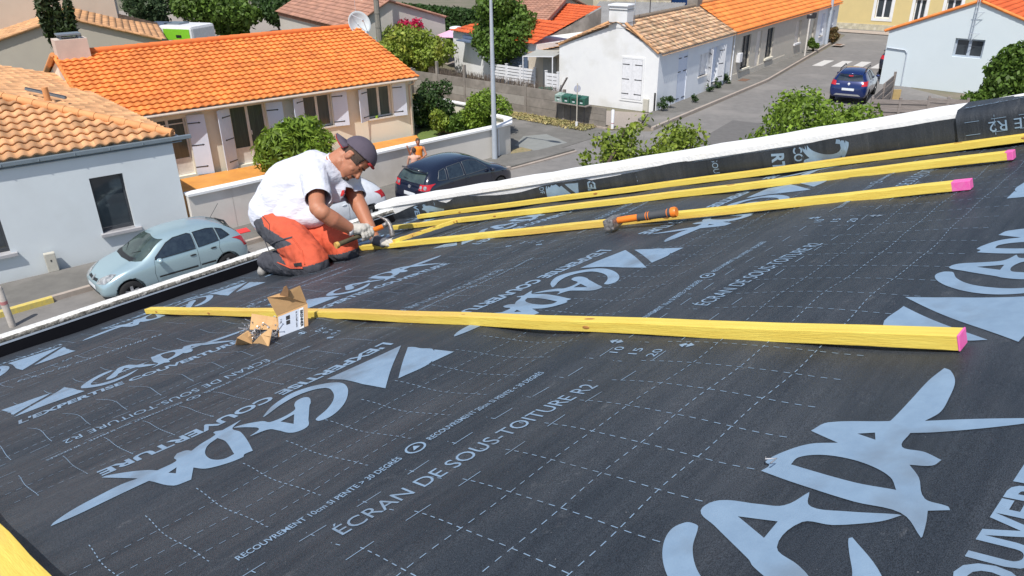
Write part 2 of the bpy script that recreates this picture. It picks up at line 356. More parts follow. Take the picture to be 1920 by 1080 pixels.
# ================================================ ROOF UNDERLAY
def wav(u,q):
    w=.0048*math.sin(q*7.1+1.5*math.sin(u*1.1+.4))+.0028*math.sin(q*14.3+u*1.7+1)+.0024*math.sin(u*6.3-q*3.1)+.0014*math.sin(u*13+q*8.7)
    w+=.004*math.exp(-((q-1.21)/.07)**2)+.004*math.exp(-((q-2.57)/.07)**2)
    return w
UE=3.33
FLAP=[(0,.115),(.5,.12),(.9,.125),(1.5,.118),(2.15,.105),(2.16,.113),(2.8,.098),(2.81,.112),(3.2,.10),(3.6,.09),(4.0,.115),(4.1,.08),(4.25,.13),(4.5,.10),(4.8,.05)]
def flaph(q):
    if q<=FLAP[0][0]: return FLAP[0][1]
    for (a,x),(b,y) in zip(FLAP,FLAP[1:]):
        if a<=q<=b: return x+(y-x)*(q-a)/(b-a)
    return .05
STR=[(-3.2,-.28,.0080),(-.30,1.22,.0060),(1.20,2.58,.0040),(2.56,3.9,.0020),(3.88,4.77,0)]
def stripw(q):
    for a,b,wv in STR:
        if a<=q<=b: return wv
    return 0
def surf(u,q,off=0.0,sw=None):
    w0=(stripw(q) if sw is None else sw)
    if u<=UE: return Vector((u,q,wav(u,q)+w0+off))
    a=u-UE; r=.02
    pleat=-.009+.005*math.sin(q*9+math.sin(q*4))+.0025*math.sin(q*31)
    base=wav(UE,q)+w0
    if a<r*1.57:
        t=a/r; return Vector((UE+math.sin(t)*r-off*math.sin(t),q,base+(1-math.cos(t))*r+off*math.cos(t)))
    h=a-r*.57
    return Vector((UE+r+pleat*min(1,h/.06)-off,q,base+h))
house=T('house_under_construction','roof being re-covered with black printed underlay, edged by white parapets','house',M=ROOF)
for si,(q0,q1,wv) in enumerate(STR):
    mb=MB(); us=list(np.arange(-3.0,UE-.001,.06))+[UE]; 
    nq=max(2,int((q1-q0)/.045)); qs=[q0+(q1-q0)*i/nq for i in range(nq+1)]
    ext=[.008,.016,.024,.032,.05,.07,.085,.1,.12]
    cols=[]
    for q in qs:
        row=[surf(u,q,0,wv) for u in us]
        fh=flaph(q)
        for e in ext[:-1]: row.append(surf(UE+min(e,fh+.011),q,0,wv))
        row.append(surf(UE+fh+.011,q,0,wv)); cols.append(row)
    nv=len(cols[0]); vs=[p for r in cols for p in r]; fs=[]
    for i in range(len(qs)-1):
        for j in range(nv-1): fs.append((i*nv+j,i*nv+j+1,(i+1)*nv+j+1,(i+1)*nv+j))
    mb.add(vs,fs); mb.build('underlay_strip',M_mem,house,smooth=True)
# ---- printing on the underlay
def curve_mesh(polys=None,text=None,size=1,bold=0,align='LEFT',res=3):
    if text is not None:
        cu=bpy.data.curves.new('t','FONT'); cu.body=text; cu.size=size; cu.offset=bold; cu.align_x=align; cu.resolution_u=res
    else:
        cu=bpy.data.curves.new('t','CURVE'); cu.dimensions='2D'; cu.fill_mode='BOTH'
        for P in polys:
            s=cu.splines.new('POLY'); s.points.add(len(P)-1)
            for i,p in enumerate(P): s.points[i].co=(p[0],p[1],0,1)
            s.use_cyclic_u=True
    ob=bpy.data.objects.new('t',cu); COL.objects.link(ob)
    dg=bpy.context.evaluated_depsgraph_get(); dg.update(); me=bpy.data.meshes.new_from_object(ob.evaluated_get(dg))
    bpy.data.objects.remove(ob); bpy.data.curves.remove(cu); return me
TXT={}
def text_mesh(text,size,bold=0):
    k=(text,round(size,4),bold)
    if k not in TXT:
        me=curve_mesh(text=text,size=size,bold=bold); TXT[k]=([tuple(v.co[:2]) for v in me.vertices],[tuple(p.vertices) for p in me.polygons])
    return TXT[k]
class PR:
    "collects 2D print shapes and lays them on the underlay"
    def __init__(s): s.bm=bmesh.new()
    def faces(s,vs,fs):
        V=[s.bm.verts.new((a,b,0)) for a,b in vs]
        for f in fs:
            try: s.bm.faces.new([V[i] for i in f])
            except Exception: pass
    def finish(s,name,off=.0012,maxe=.035,m=None,fn=None,parent=None):
        bm=s.bm
        bmesh.ops.triangulate(bm,faces=bm.faces)
        for _ in range(4):
            es=[e for e in bm.edges if e.calc_length()>maxe]
            if not es: break
            bmesh.ops.subdivide_edges(bm,edges=es,cuts=1,use_grid_fill=False); bmesh.ops.triangulate(bm,faces=[f for f in bm.faces if len(f.verts)>3])
        if fn is None:
            bmesh.ops.delete(bm,geom=[f for f in bm.faces if any(v.co.x>UE+flaph(v.co.y)+.006 for v in f.verts)],context='FACES')
            if not bm.verts: return None
        for v in bm.verts:
            v.co=(fn or (lambda a,b: surf(a,b,off)))(v.co.x,v.co.y)
        me=bpy.data.meshes.new(name); bm.to_mesh(me); bm.free(); me.materials.append(m or M_print)
        # keep normals outward from roof
        o=bpy.data.objects.new(name,me); COL.objects.link(o); o.parent=parent or house; o.matrix_local=Matrix(); return o
def put_text(pr,text,p0,p1,q_up,size=None,bold=0,hscale=1):
    "text from p0 to p1 (u,q); q_up=+1: letter tops towards +q"
    vs,fs=text_mesh(text,1.0,bold); L=max(v[0] for v in vs)
    a=Vector(p0);b=Vector(p1);d=b-a; sx=d.length/L; dx=d.normalized(); up=Vector((-dx.y,dx.x))
    if up.y*q_up<0 : up=-up
    sy=size or sx
    pr.faces([(a+dx*(x*sx)+up*(y*sy)).to_tuple() for x,y in vs],fs)
LOGO={'T1':([(0.234,1.562),(0.2,1.84),(0.0,1.83)],[]),}
def zb(L,ox,oy,s): return [(ox+x/s,oy+y/s) for x,y in L]
def smooth_poly(P,lim=76):
    n=len(P)
    if n<6: return P
    V=[Vector(p) for p in P]; tg=[]
    for i in range(n):
        a=V[i]-V[i-1]; b=V[(i+1)%n]-V[i]; ang=math.degrees(a.angle(b)) if a.length>1e-6 and b.length>1e-6 else 0
        tg.append(None if ang>lim else (V[(i+1)%n]-V[i-1])*.5)
    out=[]
    for i in range(n):
        p0,p1=V[i],V[(i+1)%n]; d=p1-p0; L_=d.length; m0=tg[i]; m1=tg[(i+1)%n]
        m0=d if m0 is None else m0.normalized()*L_; m1=d if m1 is None else m1.normalized()*L_
        for k in range(5):
            t=k/5; h=(2*t**3-3*t*t+1,t**3-2*t*t+t,-2*t**3+3*t*t,t**3-t*t); q=p0*h[0]+m0*h[1]+p1*h[2]+m1*h[3]; out.append((q.x,q.y))
    return out
def rect_poly(L,ox,oy,s):
    o=[]
    for x,y in zb(L,ox,oy,s):
        u,q=RP(x,y); o.append((1.165-u,1.835-q))
    return smooth_poly(o)
B_=lambda *L: rect_poly(L,440,620,4.3636)
A_=lambda *L: rect_poly(L,80,640,2.92)
LOGO=[[B_((1368,148),(1240,492),(1060,476),(905,440),(760,422))],
[B_((1425,165),(1475,166),(1530,178),(1632,186),(1608,288),(1348,418))],
[B_((1642,186),(1800,192),(1622,282))],
[B_((240,732),(300,655),(380,590),(480,530),(600,490),(740,466),(850,462),(905,475),(935,505),(938,545),(915,600),(860,660),(780,715),(700,745),(672,742),(672,732),(760,665),(810,610),(825,570),(815,540),(790,515),(745,506),(640,520),(520,560),(400,625),(310,690),(255,728))],
[B_((0,812),(70,792),(130,780),(240,766),(315,770),(495,685),(500,640),(515,610),(560,585),(600,578),(628,590),(634,625),(625,640),(622,655),(610,740),(596,795),(480,842),(360,832),(285,830),(132,888),(210,828),(130,815),(10,814)),B_((385,768),(498,710),(490,780))],
[A_((1092,442),(1045,490),(1090,512),(1130,560),(1155,605),(1110,625),(1100,640),(1000,680),(900,708),(835,708),(820,765),(725,800),(600,788),(590,790),(400,880),(200,975),(60,1036),(80,1015),(180,950),(330,870),(450,810),(535,778),(440,774),(335,766),(360,755),(480,738),(590,730),(640,732),(740,680),(730,660),(745,632),(790,615),(825,618),(870,580),(950,525),(940,510),(950,502),(990,498),(1030,475),(1085,445)),
 A_((965,545),(1010,565),(1055,628),(1000,655),(940,662),(905,645),(900,615),(920,580)),A_((700,742),(745,712),(740,742))]]
# canonical logo: x to the right from the icon's left edge, y up; icon bottom at y=0
LOGOM=[]
for polys in LOGO:
    me=curve_mesh(polys=polys); LOGOM.append(([tuple(v.co[:2]) for v in me.vertices],[tuple(p.vertices) for p in me.polygons]))
def put_logo(pr,icon,tail,sgn,clipq=None,sub=True,yscale=1.0):
    pr=PR(); put_logo_(pr,icon,tail,sgn,clipq,sub,yscale); pr.finish('printed_logo')
def put_logo_(pr,icon,tail,sgn,clipq=None,sub=True,yscale=1.0):
    """icon: (u,q) of the icon bottom-right corner (x=.235,y=0); tail: (u,q) of the tail tip (x=.95,y=.09); sgn=+1 reads +u (tops +q), -1 reads -u (tops -q)"""
    ux=(tail[0]-icon[0])/(.95-.24); 
    vy=(tail[1]-icon[1]-sgn*.09*yscale)/(.95-.24)
    for vs,fs in LOGOM:
        pr.faces([(icon[0]+(x-.24)*ux, icon[1]+(x-.24)*vy+sgn*y*yscale) for x,y in vs],fs)
    if sub:
        s=ux
        a=(icon[0]+(-.02-.24)*ux,icon[1]-sgn*.085*yscale); b=(icon[0]+(.80-.24)*ux,icon[1]+(.56)*vy-sgn*.135*yscale)
        put_text(pr,"L'EXPERTISE COUVERTURE",a,b,sgn,size=.080,bold=.035)
pl=None
def pq(x,y): return RP(x,y)
I1=(.925,1.835)
put_logo(pl,(.925,1.835),(.213,1.744),-1)
jt=pq(853,637); jb=pq(1088,507); put_logo(pl,jb,jt,-1)
kt=pq(1246,455); kb=pq(1398,372); put_logo(pl,kb,kt,-1)
lt=pq(1490,341); put_logo(pl,(lt[0]+.71,lt[1]+.09),lt,-1)
mb_=pq(160,736); mt=pq(467,615); put_logo(pl,mb_,mt,1)
nb_=pq(638,560); nt_=pq(828,482); put_logo(pl,nb_,nt_,1)
put_logo(pl,(nb_[0]+.98,nb_[1]+.02),(nt_[0]+.98,nt_[1]+.02),1)
put_logo(pl,(nb_[0]+1.96,nb_[1]+.04),(nt_[0]+1.96,nt_[1]+.04),1,sub=True)
put_logo(pl,(.535,.312),(1.245,.40),1)
put_logo(pl,(1.60,.30),(2.31,.39),1); put_logo(pl,(2.66,.30),(3.37,.39),1,sub=False)
put_logo(pl,(-.52,.312),(.19,.40),1)
qt=pq(155,640)
for k in range(-1,3): put_logo(pl,(qt[0]+.71+1.03*k,qt[1]+.088),(qt[0]+1.03*k,qt[1]),-1,sub=(k!=5))
pt=PR()
EC="ÉCRAN DE SOUS-TOITURE R2"
def strip(pt,u0,u1,q,sgn,dq=0,marks=True):
    pt=PR(); strip_(pt,u0,u1,q,sgn,dq,marks); pt.finish("printed_text")
def strip_(pt,u0,u1,q,sgn,dq=0,marks=True):
    "one text band: main text, small text and dashes; sgn as for the logo"
    a,b=((u0,q),(u1,q+dq)) if sgn>0 else ((u1,q+dq),(u0,q))
    put_text(pt,EC,a,b,sgn,size=.062)
    L=u1-u0
    qs=q+sgn*.118
    s1="RECOUVREMENT 10cm SI PENTE > 30 DEGRÉS"; s2="RECOUVREMENT 20cm SI PENTE < 30 DEGRÉS"
    mid=(u0+u1)/2-.05*L
    if sgn>0:
        put_text(pt,s1,(u0-.12,qs),(mid-.05,qs),sgn,size=.024,bold=.01); put_text(pt,s2,(mid+.02,qs),(mid+.02+(mid-.05-u0+.12),qs),sgn,size=.024,bold=.01)
    else:
        put_text(pt,s1,(u1+.12,qs),(mid+.09,qs),sgn,size=.024,bold=.01); put_text(pt,s2,(mid+.02,qs),(mid+.02-(u1+.12-mid-.09),qs),sgn,size=.024,bold=.01)
    # ring emblem between the two sentences
    c=(mid-.012 if sgn>0 else mid+.055,qs+sgn*.008); ring=[];n=24
    for k in range(n): t=2*math.pi*k/n; ring.append((c[0]+.021*math.cos(t),c[1]+.021*math.sin(t)))
    ring+= [(c[0]+.0165*math.cos(2*math.pi*k/n),c[1]+.0165*math.sin(2*math.pi*k/n)) for k in range(n)]
    pt.faces(ring,[(k,(k+1)%n,n+(k+1)%n,n+k) for k in range(n)])
    pt.faces([(c[0]-.009,c[1]-.006),(c[0]+.009,c[1]-.004),(c[0]+.002,c[1]+.010)],[(0,1,2)])
def dash(pt,a,b,dl=.012,gap=.011,wd=.0017,wob=.004,ph=0):
    a=Vector(a);b=Vector(b);d=b-a;L=d.length;d.normalize();s=Vector((-d.y,d.x));x=0;k=ph
    while x<L:
        e=min(x+dl,L)
        def W(t): return s*(wob*(math.sin(t*9+k)+.5*math.sin(t*23+2*k)))
        p=a+d*x+W(x);r=a+d*e+W(e)
        pt.faces([(p-s*wd/2).to_tuple(),(r-s*wd/2).to_tuple(),(r+s*wd/2).to_tuple(),(p+s*wd/2).to_tuple()],[(0,1,2,3)]); x+=dl+gap
e0=pq(642,1014);e1=pq(1124,729)
f0=pq(1326,580);f1=pq(1545,461)
PER=f0[0]-e0[0]
strip(pt,e0[0],e1[0],e0[1],1,e1[1]-e0[1]); strip(pt,f0[0],f1[0],f0[1],1,f1[1]-f0[1]); strip(pt,f0[0]+PER,min(f1[0]+PER,3.3),.93,1,-.02)
strip(pt,e0[0]-PER,e1[0]-PER,1.09,1)
g0=pq(118,829);g1=pq(500,672)
h0=pq(735,588);h1=pq(932,505)
strip(pt,g0[0],g1[0],g0[1],-1,g1[1]-g0[1]); strip(pt,h0[0],h1[0],h0[1],-1,h1[1]-h0[1]); PE2=h0[0]-g0[0]
strip(pt,h0[0]+PE2,min(h1[0]+PE2,3.3),2.3,-1)
k0=pq(30,718);k1=pq(305,632); l1=pq(662,505)
strip(pt,k0[0],k1[0],k0[1],1,k1[1]-k0[1]); strip(pt,l1[0]-.58,l1[0],3.44,1,l1[1]-3.44); strip(pt,l1[0]+.45,l1[0]+1.03,3.32,1)
# overlap marks 10 / 15 / 20 and arrows
def marks(u,q,sgn):
    for k,t in enumerate(('10','15','20')):
        qq=q-sgn*.052*k; a=(u,qq);b=(u+sgn*.042,qq)
        put_text(pt,t,a,b,sgn,size=.034)
    for qq in (q+sgn*.045,q-sgn*.145):
        for s in (-1,1):
            c=Vector((u+sgn*.068,qq)); pt.faces([(c.x,c.y+s*.020),(c.x-.012,c.y+s*.004),(c.x+.012,c.y+s*.004)],[(0,1,2)])
        pt.faces([(u+sgn*.066,qq-.01),(u+sgn*.071,qq-.01),(u+sgn*.071,qq+.01),(u+sgn*.066,qq+.01)],[(0,1,2,3)])
for u in (1.215,2.27,.16,3.08): marks(u,1.062-.02*max(0,u-1.2),1)
for u in (1.28,2.36,.22): marks(u,2.33,-1)
for u in (2.5,1.45): marks(u,3.46,1)
pt.finish('printed_marks')
pd=PR()
for q in (.65,.755,.86): dash(pd,(-.6,q),(UE,q-.02),ph=q)
for q in (1.265,1.365,1.475): dash(pd,(.13,q),(UE,q-.03),ph=q)
for q in (1.36,1.46): dash(pd,(2.2,q),(UE,q-.05),ph=q)
for q in (2.02,2.12,2.22,2.50,2.60,2.70): dash(pd,(.2,q),(UE,q-.12),ph=q,wd=.0017)
for q in (3.08,3.18,3.28,3.66,3.76,3.86,4.35,4.45,4.56): dash(pd,(.3,q),(UE,q-.15),ph=q,wd=.0016)
u=-.07
while u<3.3:
    dash(pd,(u,.55),(u,.975),ph=u); dash(pd,(u-.02,1.215),(u-.02,1.57),ph=u+1,wob=.006)
    dash(pd,(u,1.02),(u,1.045),ph=u); dash(pd,(u,1.10),(u,1.125),ph=u)
    if u>.05:
        dash(pd,(u,1.99),(u,2.26),ph=u+2,wob=.006,gap=.004); dash(pd,(u+.03,2.46),(u+.03,2.76),ph=u+3,wob=.006,gap=.002)
        dash(pd,(u,3.05),(u,3.34),ph=u+4,wob=.006,gap=.001); dash(pd,(u+.05,3.64),(u+.05,3.92),ph=u+5,gap=.001); dash(pd,(u+.05,4.32),(u+.05,4.62),ph=u+6,gap=.001)
    u+=.105
for q,sg in ((1.035,1),(.985,1),(2.37,-1),(2.44,-1),(3.55,1),(3.62,1)):
    pass
for q0,q1 in ((1.118,1.045),(.975,.90),(2.455,2.30),(2.335,2.18),(3.66,3.30),(3.56,3.20)):
    dash(pd,(.1,q0),(UE,q1),dl=.05,gap=.06,wob=.001,wd=.0020)
pd.finish('printed_grid')
# flap writing (separate overlapping patches on the parapet side)
pf=PR()
def fl(text,q,u0,u1,size,bold=0): put_text(pf,text,(u0,q),(u1,q),-1,size=size,bold=bold)
def flapq(x,y):
    "pixel on the vertical flap -> (unrolled u,q)"
    r=ray(x,y); pl_=UE+.02; o=Vector((0,0,RH)); d=Vector((r.dot(D1),r.dot(D2),r.dot(NN))); t=pl_/d.x; P=o+d*t; return (UE+.0114+P.z,P.y)
for tx,(x0,y0),(x1,y1),sz,bd in (('SE',(1187,330),(1189,347),.062,.02),('SOUS',(1806,222),(1812,264),.05,0),('SOU',(1335,300),(1340,327),.05,0),('CO',(1487,275),(1489,303),.06,.02),('DE',(1014,352),(1018,365),.05,0),('XPE',(872,362),(876,384),.05,.02)):
    a=flapq(x0,y0);b=flapq(x1,y1); put_text(pf,tx,a,(b[0],a[1]),-1,size=sz,bold=bd)
pf.finish('printed_flap_text',off=.0)

mb=MB(); qs2=[.93-.045*i for i in range(40)]; rows=[]
for q in qs2:
    r_=[]
    for a in (0,.03,.06,.09,.118,.135,.16,.20,.235):
        if a<=.118: r_.append(Vector((UE-.002-.003*math.sin(q*11),q,.012+a)))
        else: r_.append(Vector((UE+.01+(a-.118)*1.6,q,.160+.004*math.sin(q*9+a*20))))
    rows.append(r_)
m_=len(rows[0]); mb.add([p for r in rows for p in r],[(i*m_+j,i*m_+j+1,(i+1)*m_+j+1,(i+1)*m_+j) for i in range(len(rows)-1) for j in range(m_-1)])
mb.build('underlay_flap',M_mem,house,smooth=True)
def flap2(b,a):
    if a<=.118: return Vector((UE-.0045-.003*math.sin(b*11),b,.012+a))
    return Vector((UE+.01+(a-.118)*1.6,b,.1625+.004*math.sin(b*9+a*20)))
def ft(text,q0,q1,a,size):
    vs,fs=text_mesh(text,1,0); Lx=max(v[0] for v in vs); k=(q1-q0)/Lx
    pr=PR(); pr.faces([(q0+x*k,a-y*size) for x,y in vs],fs); pr.finish('printed_text',fn=lambda u,v: flap2(u,v),maxe=.03)
ft('SI PENTE < 30 DEGRÉS',.50,.905,.150,.024); ft('ÉCRAN DE SOUS-TOITURE R2',.02,.82,.085,.055)
pr=PR()
for a in (.095,.045,.02): 
    q=.9
    while q>.3: pr.faces([(q,a),(q-.05,a),(q-.05,a+.0018),(q,a+.0018)],[(0,1,2,3)]); q-=.09
for q in (.80,.62): 
    a=.0
    while a<.20: pr.faces([(q,a),(q-.0018,a),(q-.0018,a+.009),(q,a+.009)],[(0,1,2,3)]); a+=.017
pr.finish('printed_grid',fn=lambda u,v: flap2(u,v),maxe=.1)
# ---- parapets and body of the house being roofed
def rw_wall(pts_uq,name,m,w_top,parent,thick_u=None): pass
mb=MB()   # right parapet: sloping coping slab, in short lengths with slightly uneven arrises
qs=[-3.2+.17*i for i in range(49)]+[5.0]
def rowr(q):
    j=.0025*math.sin(q*13)+.002*math.sin(q*37)
    return [Vector((UE+.024,q,.118)),Vector((UE+.026,q,.142+j)),Vector((UE+.055,q,.152+j)),Vector((3.545+j,q,.156+j)),Vector((3.56+j,q,.146)),Vector((3.56,q,.10)),Vector((3.52,q,.10))]
rows=[rowr(q) for q in qs]; n=7; vs=[p for r in rows for p in r]; fs=[]
for i in range(len(rows)-1):
    for j in range(n): fs.append((i*n+j,i*n+(j+1)%n,(i+1)*n+(j+1)%n,(i+1)*n+j))
fs+= [tuple(range(n)),tuple(range(len(vs)-n,len(vs)))]
mb.add(vs,fs); mb.build('coping',M_cope,house,smooth=False,label='smooth white painted coping along the right-hand parapet')
mb=MB(); mb.box(((UE+.034+3.525)/2,.89,.01),(3.525-UE-.034,8.18,.215)); mb.build('parapet',M_white,house)
mb=MB()   # front parapet coping beyond the black gutter liner
us=[-3+.05*i for i in range(128)]+[3.4]
def rowl(u):
    j=lambda a:.002*noise.noise(Vector((u*9+a,a,0)))+.0015*noise.noise(Vector((u*31+a*3,a,4)))
    return [Vector((u,4.79+j(1),.070+2*j(2))),Vector((u,4.785+j(3),.094+j(4))),Vector((u,4.80+j(5),.099+j(6))),Vector((u,4.93+j(7),.102+j(8))),Vector((u,4.95,.10)),Vector((u,4.95,.02)),Vector((u,4.84,.02))]
rows=[rowl(u) for u in us]; vs=[p for r in rows for p in r]; fs=[];mm_=[]
for i in range(len(rows)-1):
    for j in range(n): fs.append((i*n+j,i*n+(j+1)%n,(i+1)*n+(j+1)%n,(i+1)*n+j)); mm_.append(1 if j==0 else 0)
mb.add(vs,fs); mb.mi=mm_
M_stain=mat('stained_concrete',(.30,.29,.26),(.06,.058,.05),scale=40,rough=.95,bump=.8,bscale=90,c3=(.62,.61,.58),s3=30)
ms=MB(); ms.prism([(-3,.058),(3.36,.061),(3.36,.0655),(-3,.078)],4.778,4.781,M=Matrix(((1,0,0,0),(0,0,1,0),(0,1,0,0),(0,0,0,1)))); ms.build('metal_edge_strip',mat('pale_metal_strip',(.45,.52,.60),rough=.4,metal=.3),house); mb.build('coping',[M_cope2,M_stain],house,smooth=True,label='rough white coping with black weathering along the lower edge')
mb=MB(); mb.box((.15,4.787,.025),(6.5,.012,.092)); mb.box((.15,4.81,.028),(6.5,.05,.05)); mb.build('gutter_liner',M_black,house)
# walls under the roof
def hp(u,q,wv): return RW(u,q,wv)
mb=MB()
def wallq(a,b,dz=0):
    "vertical slab from roof-frame edge a-b down to the ground"
    A=hp(*a);B=hp(*b); return A,B
for a,b in (((3.37,-3.2,-.06),(3.37,4.93,-.06)),((3.53,-3.2,.09),(3.53,4.93,.09)),((-3,4.93,.015),(3.53,4.93,.015)),((-3,-3.2,-.06),(3.53,-3.2,-.06)),((-3,-3.2,-.06),(-3,4.93,-.06))):
    A,B=wallq(a,b); mb.add([A,B,(B.x,B.y,0),(A.x,A.y,0)],[(0,1,2,3)])
mb.build('wall',M_white,house,world=True)
# ---- battens
def batten(label,pts,w0=.0,wd=.04,ht=.027,ends=(0,0),group=None,name='batten',cat='batten',sidepink=0):
    t=T(name,label,cat,M=ROOF@Matrix.Translation(Vector((pts[0][0],pts[0][1],w0))),group=group)
    P=[Vector((p[0],p[1],(p[2] if len(p)>2 else w0)+ht/2)) for p in pts]
    N=24; Q=[]
    for i in range(N+1):
        s=i/N*(len(P)-1); k=min(int(s),len(P)-2); f=s-k; v=P[k].lerp(P[k+1],f); Q.append(v)
    d=(Q[-1]-Q[0]).normalized(); sd=d.cross(Vector((0,0,1))).normalized()
    def slab(Q,m,nm,par,grow=0):
        mb=MB(); vs=[]
        for i,v in enumerate(Q):
            jj=.0008*math.sin(i*1.7+len(label))
            for a,b in((-1,-1),(1,-1),(1,1),(-1,1)): vs.append(v+sd*((wd/2+grow)*a+jj)+Vector((0,0,(ht/2+grow)*b+jj)))
        fs=[(0,1,2,3),tuple(range(len(vs)-4,len(vs)))]
        for i in range(len(Q)-1):
            for k in range(4): fs.append((i*4+k,i*4+(k+1)%4,(i+1)*4+(k+1)%4,(i+1)*4+k))
        mb.add(vs,fs,M=ROOF); return mb.build(nm,m,par,world=True,bevel=.0015)
    slab(Q,M_batt,'timber',t)
    for e,ln in zip((0,1),ends):
        if ln>0:
            a=Q[0] if e==0 else Q[-1]; dd=d if e==0 else -d
            slab([a-dd*.0015,a+dd*ln],M_battend,'painted_end',t,.0008)
    rk=random.Random(int(abs(pts[0][0])*97)); M_kn=mat('timber_knot',(.50,.24,.06),(.36,.15,.04),scale=60,rough=.7)
    for i in range(5):
        v=Q[rk.randrange(1,N)]; on=rk.random()<.55; a=rk.uniform(.006,.012)
        c=v+(Vector((0,0,ht/2)) if on else sd*(wd/2 if sd.x<0 else -wd/2))+Vector((0,0,rk.uniform(-.003,.003)) if not on else (0,0,0))
        mb=MB(); mb.ell(c,(a*1.6 if abs(d.x)>.5 else a*.6,a*1.8,.0009) if on else (.0009,a*1.6,a*.6),n=14,m=6); mb.v=[tuple(ROOF@Vector(p)) for p in mb.v]; mb.build('knot',M_kn,t,world=True,smooth=True)
    return t
GB='yellow roof battens'
a=pq(285,590);b=pq(1817,655)
batten('long yellow batten lying loose across the foreground beside the nail box, near end painted pink',[(b[0]-.012,b[1]+.005),(1.372,2.4),(1.345,4.43)],w0=.009,ends=(.002,0),group=GB)
batten('yellow batten with the club hammer lying across it, near end and side painted pink',[(2.585,.70),(2.50,2.3),(2.44,3.98)],w0=.009,ends=(.05,0),group=GB)
batten('middle yellow batten of the three along the parapet, tip painted pink at the right edge',[(3.0,.675),(2.99,2.5),(2.985,4.32)],w0=.009,ends=(.022,0),group=GB)
batten('yellow batten fixed right against the parapet, farthest from the camera',[(3.315,-.3,.010),(3.312,.7,.010),(3.30,2.5,.010),(3.31,4.42,.010)],w0=.010,ends=(0,0),group=GB)
c0=pq(742,466);c1=pq(866,424)
batten('short yellow batten set askew between two battens, under the worker\'s left hand',[(c1[0],c1[1],.03),(c0[0],c0[1],.032)],wd=.03,ht=.02,group=GB)
batten('close-up broad yellow plank cut off by the lower left corner, knotty with a pale edge',[(.062,.5),(.058,2.6)],w0=.008,wd=.17,ht=.034,group=None,name='plank',cat='plank')
# ---- club hammer lying on the batten
def cyl_path(mb,P,R,n=14,mi=0,M=None): mb.tube(P,R,n,mi,True,M)
hA=Vector((2.405,1.955,.05)); hB=Vector((2.462,1.665,.052))
hm=T('club_hammer','orange and grey handled club hammer with a dirty steel head resting on a yellow batten','hammer',M=ROOF@Matrix.Translation(Vector((2.41,1.9,.0))))
d=(hB-hA).normalized()
mb=MB(); cyl_path(mb,[hA+d*.02,hA+d*.06,hA+d*.12],[.013,.0145,.014],M=ROOF); mb.build('handle',M_orange,hm,world=True,smooth=True,auto=50)
mb=MB(); cyl_path(mb,[hA+d*.118,hA+d*.15,hA+d*.20,hA+d*.262],[.0155,.0165,.0155,.0175],M=ROOF); mb.build('grip',M_grip,hm,world=True,smooth=True,auto=50)
mb=MB(); 
for t in (.155,.165,.245): cyl_path(mb,[hA+d*t,hA+d*(t+.003)],[.0175,.0175],M=ROOF)
cyl_path(mb,[hA+d*.262,hA+d*.275,hA+d*.283],[.0205,.0215,.018],M=ROOF); mb.build('end_knob',M_orange,hm,world=True,smooth=True,auto=50)
hx=Vector((1,.25,.0)).normalized()
mb=MB(); c=hA+d*.006+Vector((0,0,-.004)); R3=Matrix((hx,hx.cross(Vector((0,0,1)))*-1,Vector((0,0,1)))).transposed()
mb.box((-.008,0,0),(.100,.043,.044)); mb.v=[tuple(c+R3@Vector(p)) for p in mb.v]; mb.v=[tuple(ROOF@Vector(p)) for p in mb.v]
mb.build('hammer_head',M_steel,hm,world=True,bevel=.006)
# ---- carton of nails
bt=T('nail_carton','torn open cardboard carton of nails with printed label beside the long batten','carton',M=ROOF@Matrix.Translation(Vector((1.2,2.53,0))))
# box laid on the roof: label face towards the camera; built from the positions of its real edges on the roof
def rwp(x,y,wv): u,q=RP(x,y,wv); return Vector((u,q,wv))
b0=rwp(523,636,.004); b1=rwp(576,615,.004); ev=(b1-b0); L=ev.length; ex=ev.normalized(); ey=Vector((-ex.y,ex.x,0)); 
if ey.x<0 and ey.y<0: pass
# depth direction away from the camera (positive u)
if ey.x<0: ey=-ey
H_=.105; Dp=.07
camz=lambda P:(RM.T@np.array(P-Vector((0,0,CH))))[2]
def px2roof(x,y,dep): return ROOF.inverted()@PD(x,y,dep)
BL=rwp(522.8,635.8,.004); BR=rwp(577,616,.004); zl=camz(RW(*BL)); zr=camz(RW(*BR)); TL=px2roof(520,591.5,zl+.015); TR=px2roof(575.5,569.3,zr+.015)
fn_=(BR-BL).cross(TL-BL).normalized()
if (RW(*(BL+fn_))-Vector((0,0,CH))).length>(RW(*BL)-Vector((0,0,CH))).length: fn_=-fn_    # towards the camera
ey=-fn_
def bl(s,t,o=0): return BL.lerp(BR,s).lerp(TL.lerp(TR,s),t)+fn_*o
def bx(a,b,c): 
    return BL+(BR-BL)*(a/L)+ey*b+Vector((0,0,c))
def sheet(name,pts,m,par=None,th=.0022,label=None,mb=None):
    P=[Vector(p) for p in pts]; nn=(P[1]-P[0]).cross(P[2]-P[0]).normalized()
    if nn.dot(fn_)>0: nn=-nn
    nn*=th; o=mb or MB(); k=len(P)
    vs=P+[p+nn for p in P]; fs=[tuple(range(k)),tuple(range(2*k-1,k-1,-1))]+[(i,(i+1)%k,k+(i+1)%k,k+i) for i in range(k)]
    o.add(vs,fs,M=ROOF)
    return o.build(name,m,par or bt,world=True,label=label) if mb is None else None
mb=MB()
sheet('',[BL,BR,TR,TL],None,mb=mb)
sheet('',[BR,BR+ey*Dp,TR+ey*Dp,TR],None,mb=mb); sheet('',[BL+ey*Dp,BR+ey*Dp,TR+ey*Dp,TL+ey*Dp],None,mb=mb)
mb.build('carton_body',M_card,bt,world=True)
sheet('carton_floor',[rwp(500,650,.003),rwp(524,637,.003),rwp(560,615,.003),rwp(470,622,.003),rwp(446,646,.003)],M_card)
